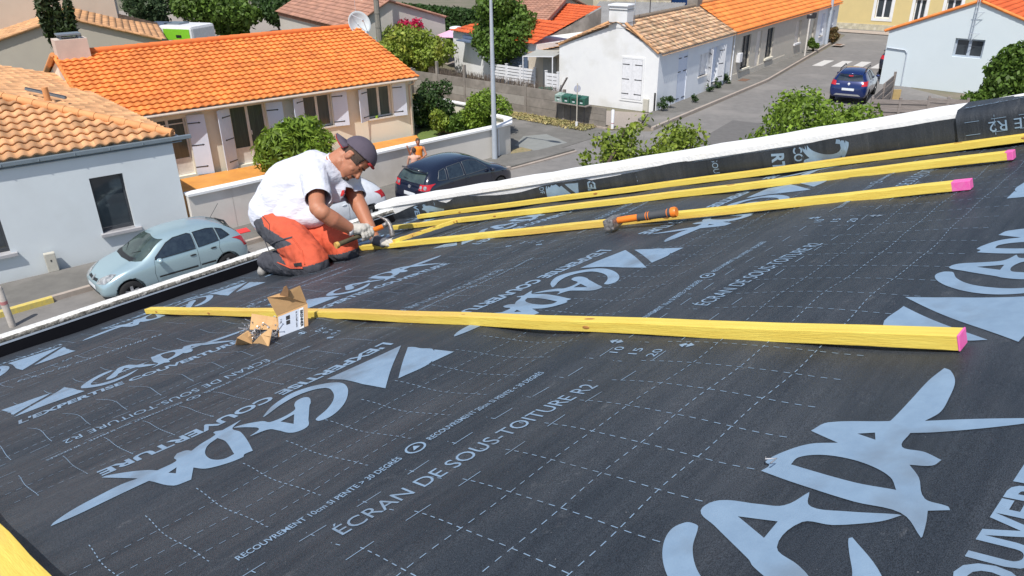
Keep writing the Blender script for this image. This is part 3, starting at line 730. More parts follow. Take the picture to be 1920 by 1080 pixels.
la=px2roof(502,557.5,zl-.02); lb=px2roof(562.4,535.3,zr-.02); zc=(zl+zr)/2-.02
sheet('lid_flap',[TL+fn_*.001,px2roof(511,574.5,zl-.004),la,px2roof(524,550,zc-.001),px2roof(527,554,zc),px2roof(540,556,zc),px2roof(542,544,zc),lb,px2roof(569,552,zr-.004),TR+fn_*.001],M_card)
sheet('torn_tab',[px2roof(524,553,zc-.003),px2roof(540,557,zc-.003),px2roof(541,545,zc-.02),px2roof(537,536,zc-.025),px2roof(532,538,zc-.02),px2roof(529,546,zc-.012)],M_cardd)
sheet('side_flap',[px2roof(468,618,zl+.05),px2roof(472,588,zl+.07),px2roof(518,595,zl+.03),px2roof(521,606,zl+.02),px2roof(520,618,zl+.02)],M_card)
sheet('side_flap',[rwp(504,651,.002),px2roof(508,631,zl-.085),px2roof(511.7,610.3,zl-.07),px2roof(503,619,zl-.06),px2roof(490,628,zl-.05),rwp(473.5,645,.002)],M_card)
sheet('end_flap',[rwp(441.5,647,.002),px2roof(445,634,zl+.0),px2roof(455,627,zl+.01),px2roof(464.5,621,zl+.01),px2roof(467,621,zl+.01),px2roof(471,630,zl+.0),rwp(474,646,.002)],M_card)
def quad_(s0,s1,t0,t1,o): return [bl(s0,t0,o),bl(s1,t0,o),bl(s1,t1,o),bl(s0,t1,o)]
mb=MB(); mb.add(quad_(.02,.72,.03,.92,.003),[(0,1,2,3)],M=ROOF); o=mb.build('printed_label',M_label,bt,world=True)
mb=MB(); mb.add(quad_(.72,.87,.03,.92,.003),[(0,1,2,3)],M=ROOF); mb.build('white_band',M_plate,o,world=True)
pi=PR()
def tl(text,a,c0,c1,s,bold=0):
    vs,fs=text_mesh(text,1,bold); Lx=max(v[0] for v in vs); k=abs(c1-c0)/Lx
    pi.faces([(a+y*s, c0-x*k) for x,y in vs],fs)
tl('BRENNER',.75,.84,.16,.13,.03); tl('6.1x160 mm',.60,.86,.22,.08,.01); tl('1 kg',.08,.80,.62,.08,.01)
pi.faces([(.27,.46),(.40,.46),(.40,.62),(.27,.62)],[(0,1,2,3)]); pi.faces([(.27,.66),(.40,.66),(.40,.82),(.27,.82)],[(0,1,2,3)])
pi.finish('label_print',m=M_ink,fn=lambda a,c: (wmx(o).inverted()@ROOF@bl(a,c,.0045)),parent=o,maxe=.5)
mb=MB()
rr=random.Random(3)
for i in range(210):
    p0=rwp(rr.uniform(474,524),rr.uniform(622,640),0); a=0;b=0;c=.006+rr.random()*.035
    dv=Vector((rr.uniform(-1,1),rr.uniform(-1,1),rr.uniform(-.1,.7))).normalized()*rr.uniform(.03,.055); p=p0+Vector((0,0,c))
    if (p+dv).z<.004: dv.z=abs(dv.z)
    mb.tube([ROOF@p,ROOF@(p+dv)],[.0013,.0013],4)
    mb.tube([ROOF@(p+dv),ROOF@(p+dv*1.02)],[.003,.003],6)
mb.t=[rr.random() for _ in mb.t]
mb.build('nails',M_nail,bt,world=True,kind='stuff')
# bent nail lying on the membrane
st=T('bent_nail','tiny bent nail lying alone on the underlay near the large logo','nail',M=ROOF@Matrix.Translation(Vector((.872,.524,.008))))
MB().tube([(0,0,.004),(.012,-.004,.006),(.006,.010,.006),(.014,.014,.004)],.0012,6).build('shank',M_nail,st)
# ================================================ GROUND
def structure(name,mb,m,**k):
    o=mb.build(name,m,None,**k); o['kind']='structure'; return o
A37=Vector((math.cos(rad(37)),math.sin(rad(37)),0)); N37=Vector((-A37.y,A37.x,0))
B52=Vector((math.cos(rad(52.5)),math.sin(rad(52.5)),0)); N52=Vector((-B52.y,B52.x,0))
mb=MB(); S=400; mb.add([(-S,-S,-.012),(S,-S,-.012),(S,S,-.012),(-S,S,-.012)],[(0,1,2,3)]); structure('ground',mb,M_ground)
def flat(name,pts,z,m,**k):
    mb=MB(); mb.add([(p[0],p[1],z) for p in pts],[tuple(range(len(pts)))]); return structure(name,mb,m,**k)
# street A runs along the grey/orange houses, street B climbs to the right; one asphalt sheet
flat('road',[(-40,-14),(-5,-8),(14,8),(26,24),(21.5,41),(30,52),(60,45),(62,62),(31,62),(40,75),(24,92),(18,86),(26.5,62.0),(23.6,57),(14.64,43.4),(6.2,32.6),(4.6,32.8),(-2.5,39.0),(-4,40),(-6,38),(-1,33),(.2,30.3),(0,27.2),(-1.6,25.85),(-3.6,24.0),(-8.0,20.1),(-12.4,16.2),(-24,6),(-42,-6)],.0,M_asph)
# far pavement (house row side) and near pavements, with kerbs as real steps
def pave(name,pts,z,m):
    mb=MB(); n=len(pts); mb.prism([(p[0],p[1]) for p in pts],-.05,z); return structure(name,mb,m)
def kerb(P,inner=.13,z=.13,m=None,name='kerb'):
    mb=MB()
    for a,b in zip(P,P[1:]):
        a=Vector((a[0],a[1],0));b=Vector((b[0],b[1],0)); mb.bar(a+Vector((0,0,z/2-.03)),b+Vector((0,0,z/2-.03)),inner,z+.06)
    return structure(name,mb,m or M_kerb)
pave('pavement',[(6.30,32.95),(14.55,43.6),(23.3,57.2),(24.4,58.9),(24.6,60.5),(22.8,61),(20.5,58),(6.98,36.3),(5.9,34.6)],.11,M_asph2)
kerb([(6.25,32.85),(14.6,43.5),(23.4,57.1),(24.6,58.9),(24.8,60.6)])
pave('pavement',[(-24,5.9),(-12.2,16.1),(-7.95,20.0),(-3.55,24.1),(-1.6,25.95),(0,27.3),(2.6,29.6),(1.9,29.9),(-.3,28.9),(-8.9,21.4),(-9.2,20.6),(-27,7)],.105,M_asph2)
kerb([(-24,5.8),(-12.2,16.0),(-7.95,19.95),(-3.55,24.05),(-1.6,25.9),(0,27.25)]); kerb([(0,27.25),(1.3,28.35),(2.65,29.55)],z=.05)
mb=MB(); mb.bar((-15,13.42,.066),(-11.3,16.76,.066),.155,.145); structure('kerb_marking',mb,M_yel)
flat('driveway',[(-.2,29.2),(1.6,29.6),(4.6,32.7),(-2.2,38.9),(-5.5,37.2),(-.6,32.4)],.012,M_gravel and M_asph2)
flat('concrete_patch',[(.2,30.6),(1.0,29.75),(2.4,30.9),(1.6,32.4),(.6,32.1)],.016,mat('pale_green_concrete',(.25,.26,.25),(.22,.23,.22),scale=3,rough=.9))
flat('gravel_patch',[(.02,29.2),(.55,29.1),(.9,29.9),(.5,30.3),(.1,30.0)],.02,M_dry)
flat('forecourt',[(4.7,33.0),(6.6,34.3),(6.9,36.0),(3.4,37.2),(3.0,35.6)],.014,M_gravel)
flat('verge',[(4.5,32.95),(4.9,33.35),(-4.4,41.9),(-4.9,41.2),(-1.0,37.2)],.02,M_dry)
flat('tarmac_patch',[(7.5,30.5),(9.8,29.2),(12.4,33.0),(10.2,34.4)],.004,mat('dark_tarmac_patch',(.15,.145,.14),(.125,.12,.115),scale=4,rough=.9))
flat('tarmac_patch',[(-6.5,14.5),(-4.9,13.6),(-.5,18.6),(-2.0,19.4)],.004,MATS['dark_tarmac_patch'])
mb=MB()   # zebra crossing bars
for i in range(6):
    o=Vector((18.9,48.35,.006))+Vector((1.05,-.42,0))*i*.98
    mb.add([o,o+Vector((.55,-.22,0)),o+Vector((.55,-.22,0))+B52*2.5,o+B52*2.5],[(0,1,2,3)])
structure('crosswalk_marking',mb,M_paint)
# ================================================ TILED ROOFS
def tile_plane(name,m,parent,o,ex,ey,W,Lg,tw=.30,tl=.36,amp=.035,step=.03,clip=None,mat_i=None,tintr=None,sharp=.5,over=0):
    "o: eave-left point, ex: unit along the eave, ey: unit up the slope; real wavy tiles with stepped courses"
    ex=Vector(ex).normalized(); ey=Vector(ey).normalized(); nz=ex.cross(ey).normalized()
    if nz.z<0: nz=-nz
    nt=max(1,round(W/tw)); tw=W/nt; nc=max(1,round(Lg/tl)); tl=Lg/nc; SP=6
    r=random.Random(hash(name)%1000+int(W*10)); bm=bmesh.new(); lay=bm.faces.layers.float.new('tint')
    for c in range(nc):
        z0=step; lows=[];highs=[]
        for s,(v,zz) in enumerate(((c*tl+.035,-.012),(c*tl+.002,step-.016),(c*tl,step),(c*tl+tl*.5,step*.55),((c+1)*tl+.01,0))):
            row=[]
            for i in range(nt*SP+1):
                x=i/SP; f=x-math.floor(x); wv=amp*(.5+.5*math.cos(2*math.pi*(f-.3))) ; wv=amp*((wv/amp)**sharp)
                row.append(bm.verts.new(o+ex*(x*tw)+ey*(v)+nz*(wv+zz)))
            highs.append(row)
        T_=[r.random() for _ in range(nt+1)]
        for a,b in zip(highs,highs[1:]):
            for i in range(nt*SP):
                f=bm.faces.new((a[i],a[i+1],b[i+1],b[i])); f[lay]=T_[i//SP]; f.smooth=True
    if clip:
        for (pt,nn) in clip:
            g=list(bm.verts)+list(bm.edges)+list(bm.faces)
            bmesh.ops.bisect_plane(bm,geom=g,plane_co=pt,plane_no=nn,clear_outer=True)
    for f in bm.faces:
        if f.normal.dot(nz)<0: f.normal_flip()
    inv=wmx(parent).inverted(); bm.transform(inv)
    me=bpy.data.meshes.new(name); bm.to_mesh(me); bm.free(); me.materials.append(m)
    ob=bpy.data.objects.new(name,me); COL.objects.link(ob); ob.parent=parent; ob.matrix_local=Matrix(); WM[ob.name]=wmx(parent); return ob
def ridge(parent,a,b,m,r=.11,seg=.42,name='ridge_tiles'):
    a=Vector(a);b=Vector(b);L=(b-a).length;n=max(1,int(L/seg));mb=MB();d=(b-a)/n
    for i in range(n): mb.tube([a+d*i,a+d*(i+1.06)],[r*1.08,r*.95],10,tint=0) if False else mb.tube([a+d*i,a+d*(i+1.06)],[r*1.08,r*.95],10)
    rr=random.Random(5); mb.t=[rr.random() for _ in mb.t]
    return mb.build(name,m,parent,world=True,smooth=True,auto=50)
def slabroof(parent,pts,m,th=.06,name='roof_board'):
    P=[Vector(p) for p in pts]; mb=MB(); k=len(P); vs=P+[p-Vector((0,0,th)) for p in P]
    mb.add(vs,[tuple(range(k)),tuple(range(2*k-1,k-1,-1))]+[(i,(i+1)%k,k+(i+1)%k,k+i) for i in range(k)]); return mb.build(name,m,parent,world=True)
def gable_house(name,label,c0,dx,L,W,hw,hr,wallm,tilem,ridgem,over=.25,overg=.12,front=True,tw=.3,tl=.36,holes=None,wall_front=None,back=True,amp=.035,sharp=.5):
    """c0: front left ground corner (front faces -dy); dx unit along the front; dy = away. Returns parent, frame"""
    dx=Vector(dx).normalized(); dy=Vector((-dx.y,dx.x,0)); c0=Vector(c0)
    t=T(name,label,'house',c0)
    mb=MB(); z=Vector((0,0,1)); ap=dy*(W/2)+z*hr
    g=[c0,c0+dy*W,c0+dy*W+z*hw,c0+ap,c0+z*hw]
    for off in (Vector(),dx*L): mb.add([p+off for p in g],[(0,1,2,3,4)])
    mb.build('gable_wall',wall_front if False else wallm,t,world=True)
    mb=MB(); mb.add([c0+dy*W,c0+dy*W+dx*L,c0+dy*W+dx*L+z*hw,c0+dy*W+z*hw],[(0,1,2,3)]); mb.build('back_wall',wallm,t,world=True)
    up=(dy*(W/2)+z*(hr-hw)); sl=up.length; upn=up.normalized()
    o=c0+z*hw-upn*over-dx*overg+z*.05
    tile_plane('roof_tiles',tilem,t,o,dx,upn,L+2*overg,sl+over,tw,tl,amp=amp,sharp=sharp)
    dn=(-dy*(W/2)+z*(hr-hw)).normalized(); o2=c0+dy*W+z*hw-dn*over-dx*overg+z*.05
    tile_plane('roof_tiles',tilem,t,o2,dx,dn,L+2*overg,sl+over,tw,tl,amp=amp,sharp=sharp)
    slabroof(t,[c0+z*(hw+.03)-upn*(over-.03)-dx*(overg-.03),c0+z*(hw+.03)-upn*(over-.03)+dx*(L+overg-.03),c0+ap+z*.03+dx*(L+overg-.03),c0+ap+z*.03-dx*(overg-.03),],M_gut)
    slabroof(t,[c0+dy*W+z*(hw+.03)-dn*(over-.03)-dx*(overg-.03),c0+dy*W+z*(hw+.03)-dn*(over-.03)+dx*(L+overg-.03),c0+ap+z*.03+dx*(L+overg-.03),c0+ap+z*.03-dx*(overg-.03),],M_gut)
    if ridgem: ridge(t,c0+ap-dx*overg+z*.10,c0+ap+dx*(L+overg)+z*.10,ridgem)
    return t,c0,dx,dy
def wall_with_holes(parent,o,dx,W,H,holes,m,th=.25,name='wall',inward=None):
    "front wall in plane (dx,z) with rectangular reveals; inward = unit vector into the house"
    z=Vector((0,0,1)); xs=sorted({0,W}|{h[0] for h in holes}|{h[1] for h in holes}); zs=sorted({0,H}|{h[2] for h in holes}|{h[3] for h in holes})
    mb=MB(); P=lambda x,y,d=0: o+dx*x+z*y+inward*d
    for x0,x1 in zip(xs,xs[1:]):
        for y0,y1 in zip(zs,zs[1:]):
            cx_,cy_=(x0+x1)/2,(y0+y1)/2
            if any(h[0]<cx_<h[1] and h[2]<cy_<h[3] for h in holes): continue
            mb.add([P(x0,y0),P(x1,y0),P(x1,y1),P(x0,y1)],[(0,1,2,3)])
    for h in holes:
        a,b,c,d=h[:4]
        for q in (((a,c),(b,c)),((b,c),(b,d)),((b,d),(a,d)),((a,d),(a,c))):
            (x0,y0),(x1,y1)=q; mb.add([P(x0,y0),P(x1,y1),P(x1,y1,th),P(x0,y0,th)],[(0,1,2,3)])
    return mb.build(name,m,parent,world=True)
def window(parent,o,dx,inward,h,framem,glassm,depth=.14,leaves=2,fw=.06,transom=None,name='window',sill=None,panel=0,mull=True):
    "h=(x0,x1,z0,z1)"
    z=Vector((0,0,1)); a,b,c,d=h; R3=Matrix((dx,inward,z)).transposed()
    def B(mb,x0,x1,y0,y1,d0,d1): mb.box((0,0,0),(x1-x0,d1-d0,y1-y0)); mb.v[-8:]=[tuple(o+R3@(Vector(p)+Vector(((x0+x1)/2,(d0+d1)/2,(y0+y1)/2)))) for p in mb.v[-8:]]
    mb=MB(); B(mb,a,b,c,c+fw,depth,depth+.06); B(mb,a,b,d-fw,d,depth,depth+.06); B(mb,a,a+fw,c+fw,d-fw,depth,depth+.06); B(mb,b-fw,b,c+fw,d-fw,depth,depth+.06)
    for i in range(1,leaves): x=a+(b-a)*i/leaves; B(mb,x-fw*.8,x+fw*.8,c+fw,d-fw,depth-.005,depth+.055)
    if transom: B(mb,a+fw,b-fw,c+transom-.02,c+transom+.02,depth-.003,depth+.05)
    if panel: B(mb,a+fw,b-fw,c+fw,c+fw+panel,depth+.01,depth+.05)
    fr=mb.build(name,framem,parent,world=True)
    mb=MB(); B(mb,a+fw*.5,b-fw*.5,c+fw*.5,d-fw*.5,depth+.03,depth+.045); mb.build('pane',glassm,fr,world=True)
    if sill:
        mb=MB(); B(mb,a-.08,b+.08,c-sill,c,-.06,depth); mb.build('sill',sill if not isinstance(sill,(int,float)) else M_frame,fr,world=True)
    return fr
def shutter(parent,o,dx,inward,x,w_,z0,z1,ang,hinge,m=None,off=.03,hook=True,panels=4):
    "hinge at x; opens along +dx (hinge='L' leaf extends to +x) ; ang= degrees away from the wall"
    m=m or M_shut; z=Vector((0,0,1)); s=1 if hinge=='L' else -1
    dv=(dx*s*math.cos(rad(ang))-inward*math.sin(rad(ang))).normalized(); p=o+dx*x-inward*off; n_=dv.cross(z)*s
    mb=MB(); k=panels
    for i in range(k): mb.bar(p+dv*(w_*(i+.5)/k)+z*z0,p+dv*(w_*(i+.5)/k)+z*z1,.03,w_/k-.008,up=n_)if False else None
    nrm=z.cross(dv); 
    for i in range(k):
        a=w_*i/k+.003;b=w_*(i+1)/k-.003
        vs=[p+dv*x_+z*z_+nrm*y_ for x_ in (a,b) for y_ in (-.016,.016) for z_ in (z0,z1)]
        mb.add(vs,[(0,1,3,2),(4,6,7,5),(0,4,5,1),(2,3,7,6),(0,2,6,4),(1,5,7,3)])
    vs=[p+dv*x_+z*z_+nrm*y_ for x_ in (.002,w_-.002) for y_ in (-.012,.012) for z_ in (z0+.004,z1-.004)]
    mb.add(vs,[(0,1,3,2),(4,6,7,5),(0,4,5,1),(2,3,7,6),(0,2,6,4),(1,5,7,3)])
    sh=mb.build('shutter',m,parent,world=True)
    if hook:
        mb=MB(); hs=[z0+.22*(z1-z0)*.6,z1-.22*(z1-z0)*.6]
        if z1-z0>1.8: hs.append((z0+z1)/2)
        for hh in hs:
            for sd in (-1,1): mb.bar(p+dv*.0+z*hh+nrm*(.020*sd),p+dv*(w_*.62)+z*hh+nrm*(.020*sd),.008,.035)
            for sd in (-1,1):
                c=p+dv*(w_*.62)+z*hh+nrm*(.020*sd); mb.add([c-z*.04,c+dv*.07,c+z*.04,c+nrm*.004*sd],[(0,1,2),(0,1,3),(1,2,3),(0,2,3)])
        mb.build('hinge_strap',M_iron,sh,world=True)
    return sh
def gutter(parent,a,b,m,r=.06,drop=None):
    a=Vector(a);b=Vector(b); mb=MB(); mb.tube([a,b],r,8); 
    return mb.build('gutter',m,parent,world=True,smooth=True,auto=50)
def pipe(parent,pts,m,r=.045,name='downpipe'):
    mb=MB(); mb.tube(pts,r,8); return mb.build(name,m,parent,world=True,smooth=True,auto=50)
def boxat(mb,M,x0,x1,y0,y1,z0,z1,mi=0): return mb.box(((x0+x1)/2,(y0+y1)/2,(z0+z1)/2),(x1-x0,y1-y0,z1-z0),mi,M)
Z=Vector((0,0,1))
def solve_x(o,dx,px,py):
    "distance along dx from o (in the vertical plane o,dx) where the photo pixel falls, and its height"
    r=ray(px,py); C=Vector((0,0,CH)); n=dx.cross(Z); t=(o-C).dot(n)/r.dot(n); P=C+r*t; return (P-o).dot(dx),P.z
# ================================================ ORANGE BUNGALOW
dO=Vector((math.cos(rad(36.8)),math.sin(rad(36.8)),0)); nO=Vector((-dO.y,dO.x,0))   # nO: into the house
o=Vector((-13.79,25.25,0)); L=12.1; HW=2.62; WD=9.6; HR=HW+WD/2*math.tan(rad(16.5))
oh=T('bungalow','long cream bungalow with bright orange tiled roof and open lavender shutters','house',o)
holes=[(1.62,2.84,.14,2.22),(4.42,5.75,.14,2.32),(7.28,8.42,1.05,2.32),(10.02,11.12,1.05,2.32)]
wall_with_holes(oh,o,dO,L,HW,holes,M_cream,.2,'front_wall',nO)
mb=MB(); g=[o,o+nO*WD,o+nO*WD+Z*HW,o+nO*WD/2+Z*HR,o+Z*HW]
for off in (Vector(),dO*L): mb.add([p+off for p in g],[(0,1,2,3,4)])
mb.add([o+nO*WD,o+nO*WD+dO*L,o+nO*WD+dO*L+Z*HW,o+nO*WD+Z*HW],[(0,1,2,3)]); mb.build('gable_wall',M_cream,oh,world=True)
up=(nO*WD/2+Z*(HR-HW)); SL=up.length; upn=up.normalized(); ov=.42
e0=o+Z*(HW+.03)-upn*ov
tile_plane('roof_tiles',M_tor,oh,e0-dO*.12,dO,upn,L+.30,SL+ov,.265,.335,amp=.046,step=.052,sharp=.8)
dn=(-nO*WD/2+Z*(HR-HW)).normalized()
tile_plane('roof_tiles',M_tor,oh,o+nO*WD+Z*(HW+.03)-dn*ov-dO*.12,dO,dn,L+.30,SL+ov,.265,.335,amp=.042,step=.032,sharp=.8)
slabroof(oh,[e0-Z*.02+upn*.03,e0-Z*.02+upn*.03+dO*L,o+nO*WD/2+Z*HR+dO*L,o+nO*WD/2+Z*HR],M_frame,.05,'eaves_board')
ridge(oh,o+nO*WD/2+Z*(HR+.09)+dO*1.0,o+nO*WD/2+Z*(HR+.09)+dO*(L+.2),M_ridgeo,.125,.45)
ridge(oh,o+nO*(WD+.3)+Z*(HW+.0)-dO*.1,o+nO*(WD/2+.4)+Z*(HR+.04)-dO*.1,M_ridge,.10,.42,'verge_tiles')
ridge(oh,e0-dO*.12+Z*.02,e0-dO*.12+upn*(SL+ov-.3)+Z*.02,M_tor,.07,.335,'verge_tiles')
gutter(oh,e0-Z*.06-nO*.02,e0-Z*.06-nO*.02+dO*(L+.05),M_gut,.055)
pipe(oh,[e0-Z*.10+dO*(L-.05),e0-Z*.22+dO*(L-.08),o+dO*(L-.12)-nO*.06+Z*(HW-.42),o+dO*(L-.12)-nO*.06+Z*.05],M_gut,.045)
# chimney at the gable
mb=MB(); F_=FR(o+nO*(WD/2+.0)+dO*.0,dO); boxat(mb,F_,-.03,1.05,-.42,.42,HR-1.0,HR+.62); ch=mb.build('chimney',mat('chimney_render',(.62,.53,.46),(.54,.46,.40),scale=2,rough=.95),oh,world=True)
mb=MB(); boxat(mb,F_,.12,.9,-.34,.34,HR+.74,HR+.80)
for a in (.2,.82):
    for b in (-.28,.28): boxat(mb,F_,a-.03,a+.03,b-.03,b+.03,HR+.62,HR+.74)
mb.build('chimney_cap',M_zinc,ch,world=True)
mb=MB(); boxat(mb,F_,-.04,1.07,-.46,.44,HR-.22,HR-.16); mb.build('chimney_flashing',M_zinc,ch,world=True)
fr=window(oh,o,dO,nO,holes[0],M_frame,M_curt,.14,2,.06,None,panel=.55)
MB().add([o+dO*(1.7)+nO*.15+Z*1.98,o+dO*(2.78)+nO*.15+Z*1.98,o+dO*(2.78)+nO*.15+Z*2.02,o+dO*(1.7)+nO*.15+Z*2.02],[(0,1,2,3)]).build('transom',M_frame,fr,world=True)
fr=window(oh,o,dO,nO,holes[1],M_frame,M_curt,.14,2,.06,None,panel=.55)
mb=MB(); mb.tube([o+dO*5.15+nO*.10+Z*1.2,o+dO*5.15+nO*.10+Z*1.36],.02,6); mb.build('handle',M_pvc,fr,world=True)
for h in holes[2:]: window(oh,o,dO,nO,h,M_frame,M_curt,.14,2,.06,None,sill=.06)
mb=MB(); 
shutter(oh,o,dO,nO,1.60,.58,.10,2.22,24,'R'); shutter(oh,o,dO,nO,2.88,.60,.10,2.27,14,'L')
shutter(oh,o,dO,nO,4.40,.60,.10,2.34,30,'R'); shutter(oh,o,dO,nO,5.79,.60,.10,2.32,16,'L')
shutter(oh,o,dO,nO,7.26,.58,1.02,2.36,30,'R'); shutter(oh,o,dO,nO,8.46,.60,1.0,2.36,14,'L')
shutter(oh,o,dO,nO,10.0,.56,1.02,2.34,28,'R'); shutter(oh,o,dO,nO,11.17,.58,1.0,2.36,12,'L')
# small green pot on the sill
t=T('flower_pot','small lime green pot on the bungalow\'s right-hand window sill','pot',o+dO*10.35-nO*.02+Z*1.05)
MB().tube([(0,0,0),(0,0,.07),(0,0,.10)],[.045,.06,.065],12).build('pot',mat('lime_glaze',(.35,.62,.08),rough=.4),t,smooth=True,auto=50)
MB().tube([(0,0,.08),(0,0,.095)],[.055,.055],12).build('soil',M_bark,t)
# satellite dish on its roof
dp=o+nO*(WD/2)+dO*(L+.12)+Z*HR
sd=T('satellite_dish','large white mesh satellite dish on a mast at the bungalow\'s roof end','satellite dish',dp-Z*.7)
mb=MB(); mb.tube([dp-Z*.9,dp+Z*.75],.025,8); mb.tube([dp+Z*.75,dp+Z*1.35],.008,6); mb.build('mast',M_galv,sd,world=True)
ax=Vector((.55,-.72,.38)).normalized(); e1=ax.orthogonal().normalized(); e2=ax.cross(e1); c=dp+Z*.12+ax*.1; vs=[];fs=[];n=28
for i in range(7):
    r=.55*i/6
    for k in range(n): t_=2*math.pi*k/n; vs.append(c+(e1*math.cos(t_)+e2*math.sin(t_))*r+ax*(.22*(r/.55)**2))
for i in range(6):
    for k in range(n): fs.append((i*n+k,i*n+(k+1)%n,(i+1)*n+(k+1)%n,(i+1)*n+k))
mb=MB(); mb.add(vs,fs); ob=mb.build('reflector',mat('mesh_dish_white',(.60,.64,.66),(.45,.50,.52),scale=120,rough=.7),sd,world=True,smooth=True); s_=ob.modifiers.new('s','SOLIDIFY'); s_.thickness=.012; bake(ob)
mb=MB(); mb.tube([c-e2*.5+ax*.2,c+ax*.62],.012,6); mb.tube([c+e2*.5+ax*.2,c+ax*.62],.012,6); mb.cyl(c+ax*.62,.045,.12,12,axis=ax); mb.build('feed_arm',M_galv,sd,world=True)
# ================================================ GREY HOUSE (left)
c=Vector((-9.3,20.62,0)); dG=Vector((math.cos(rad(35.3)),math.sin(rad(35.3)),0)); nG=Vector((-dG.y,dG.x,0)); gR=Vector((math.cos(rad(131)),math.sin(rad(131)),0))
gh=T('grey_house','pale grey rendered house with hipped sandy orange roof and dark framed windows','house',c)
LG=14; oG=c-dG*LG; HG=3.0
hg=[(LG-2.22,LG-1.40,.78,2.33),(LG-5.3,LG-4.40,.78,2.33)]
wall_with_holes(gh,oG,dG,LG,HG,hg,M_greyw,.22,'front_wall',nG)
mb=MB(); mb.add([c,c+gR*13,c+gR*13+Z*HG,c+Z*HG],[(0,1,2,3)]); mb.add([oG,oG+nG*12,oG+nG*12+Z*HG,oG+Z*HG],[(0,1,2,3)]); mb.build('side_wall',M_greyw,gh,world=True)
pz=math.tan(rad(17)); ecx=c-dG*LG*1.0
ef=oG+Z*(HG+.10)-nG*.03; upn=(nG+Z*pz).normalized()
cr=c+Z*(HG+.10)-nG*.03+dG*.1
hipd=Vector((math.cos(rad(173.5)),math.sin(rad(173.5)),0))
# roof planes clipped along the hip (vertical plane through the corner)
hn=Vector((-hipd.y,hipd.x,0))
if hn.dot(dG)<0: hn=-hn
tile_plane('roof_tiles',M_tsal,gh,ef,dG,upn,LG+.45,7.5,.29,.36,amp=.07,step=.05,sharp=.9,clip=[(cr,hn)])
sR=gR; inR=Vector((-sR.y,sR.x,0)); 
if inR.dot(dG)>0: inR=-inR
upr=(inR+Z*pz).normalized()
tile_plane('roof_tiles',M_tsal,gh,cr,sR,upr,13.5,7.5,.29,.36,amp=.07,step=.05,sharp=.9,clip=[(cr,-hn)])
hz=hipd+Z*pz*abs(hipd.dot(nG)); ridge(gh,cr+hz*.05+Z*.07,cr+hz*9+Z*.07,M_ridge,.115,.42,'hip_tiles')
mb=MB(); mb.bar(ef-nG*.05-Z*.05,ef-nG*.05-Z*.05+dG*(LG+.5),.11,.10); mb.bar(ef+nG*.0-Z*.16,ef+nG*.0-Z*.16+dG*(LG+.25),.08,.03)
mb.bar(cr-inR*.05-Z*.05,cr-inR*.05-Z*.05+sR*13,.11,.10); mb.build('gutter',M_zinc,gh,world=True,bevel=.01)
mb=MB()
for i in range(14): p=ef-nG*.10-Z*.03+dG*(LG-.75-i*.82); mb.bar(p,p-Z*.05,.05,.03)
mb.build('gutter_bracket',M_zinc,gh,world=True)
for h in hg:
    fr=window(gh,oG,dG,nG,h,M_darkfr,M_glass,.17,1,.055)
    mb=MB(); F_=FR(oG,dG); boxat(mb,F_,h[0]-.06,h[1]+.14,-.12,.20,.70,.78); mb.build('sill',mat('grey_sill',(.42,.42,.44),rough=.9),fr,world=True)
P=G(87,178,4.0)
vp=T('roof_vent_pipe','short terracotta vent pipe rising from the grey house roof','vent pipe',P-Z*.2)
MB().tube([(0,0,-.1),(0,0,.42)],.085,12).build('flue',M_ridge,vp,smooth=True,auto=50); MB().tube([(0,0,-.06),(0,0,.0)],[.16,.09],12).build('collar',M_ridge,vp)
P1=G(50,173,4.0);P2=G(125,190,3.75)
rl=T('roof_light','narrow dark roof light set in the grey house tiles','roof light',P1); mb=MB(); mb.bar(P1+Z*.1,P2+Z*.1,.10,.06); mb.build('frame',M_zinc,rl,world=True); mb=MB(); mb.bar(P1+Z*.14,P2+Z*.14,.05,.02); mb.build('pane',M_glass,rl,world=True)
# cabinet against the wall
cb=c-dG*3.6-nG*.16
t=T('utility_cabinet','beige electricity cabinet standing against the grey house wall','cabinet',cb,rad(35.3))
mb=MB(); mb.box((0,0,.36),(.26,.16,.52)); mb.build('cabinet_body',mat('beige_plastic',(.55,.53,.46),rough=.6),t,bevel=.02)
mb=MB(); mb.box((0,0,.05),(.24,.13,.12)); mb.build('plinth',M_kerb,t)
mb=MB(); mb.box((0,-.083,.42),(.03,.01,.05)); mb.build('lock',M_iron,t)
# ================================================ WHITE CORNER HOUSE AND TERRACE ROW
dW=Vector((math.cos(rad(-36)),math.sin(rad(-36)),0)); cW=Vector((6.98,36.1,0)); dF=B52
wh=T('white_corner_house','whitewashed corner house with weathered tiles and a tall square chimney','house',cW)
W1=5.45; H1=2.78; HR1=3.95; a0=cW-dW*W1
LW=8.7
apx=cW-dW*2.25
hW=[(W1-1.86,W1-.80,.50,2.40)]
inF=Vector((-dF.y,dF.x,0))
mb=MB(); P=lambda x,z_: a0+dW*x+Z*z_
mb.add([a0,cW,cW+Z*H1,apx+Z*HR1,a0+Z*H1],[(0,1,2,3,4)]); mb.build('gable_wall',M_white,wh,world=True)
def plate_frame(parent,o_,dx,x0,x1,z0,z1,m,nm,out,th=.03,w_=.09):
    mb=MB(); nn=out
    for a,b,c_,d_ in ((x0-w_,x1+w_,z1,z1+w_),(x0-w_,x1+w_,z0-w_,z0),(x0-w_,x0,z0,z1),(x1,x1+w_,z0,z1)):
        vs=[o_+dx*x+Z*z_+nn*y for x in (a,b) for y in (-.002,th) for z_ in (c_,d_)]; mb.add(vs,[(0,1,3,2),(4,6,7,5),(0,4,5,1),(2,3,7,6),(0,2,6,4),(1,5,7,3)])
    return mb.build(nm,m,parent,world=True)
outW=Vector((dW.y,-dW.x,0)); 
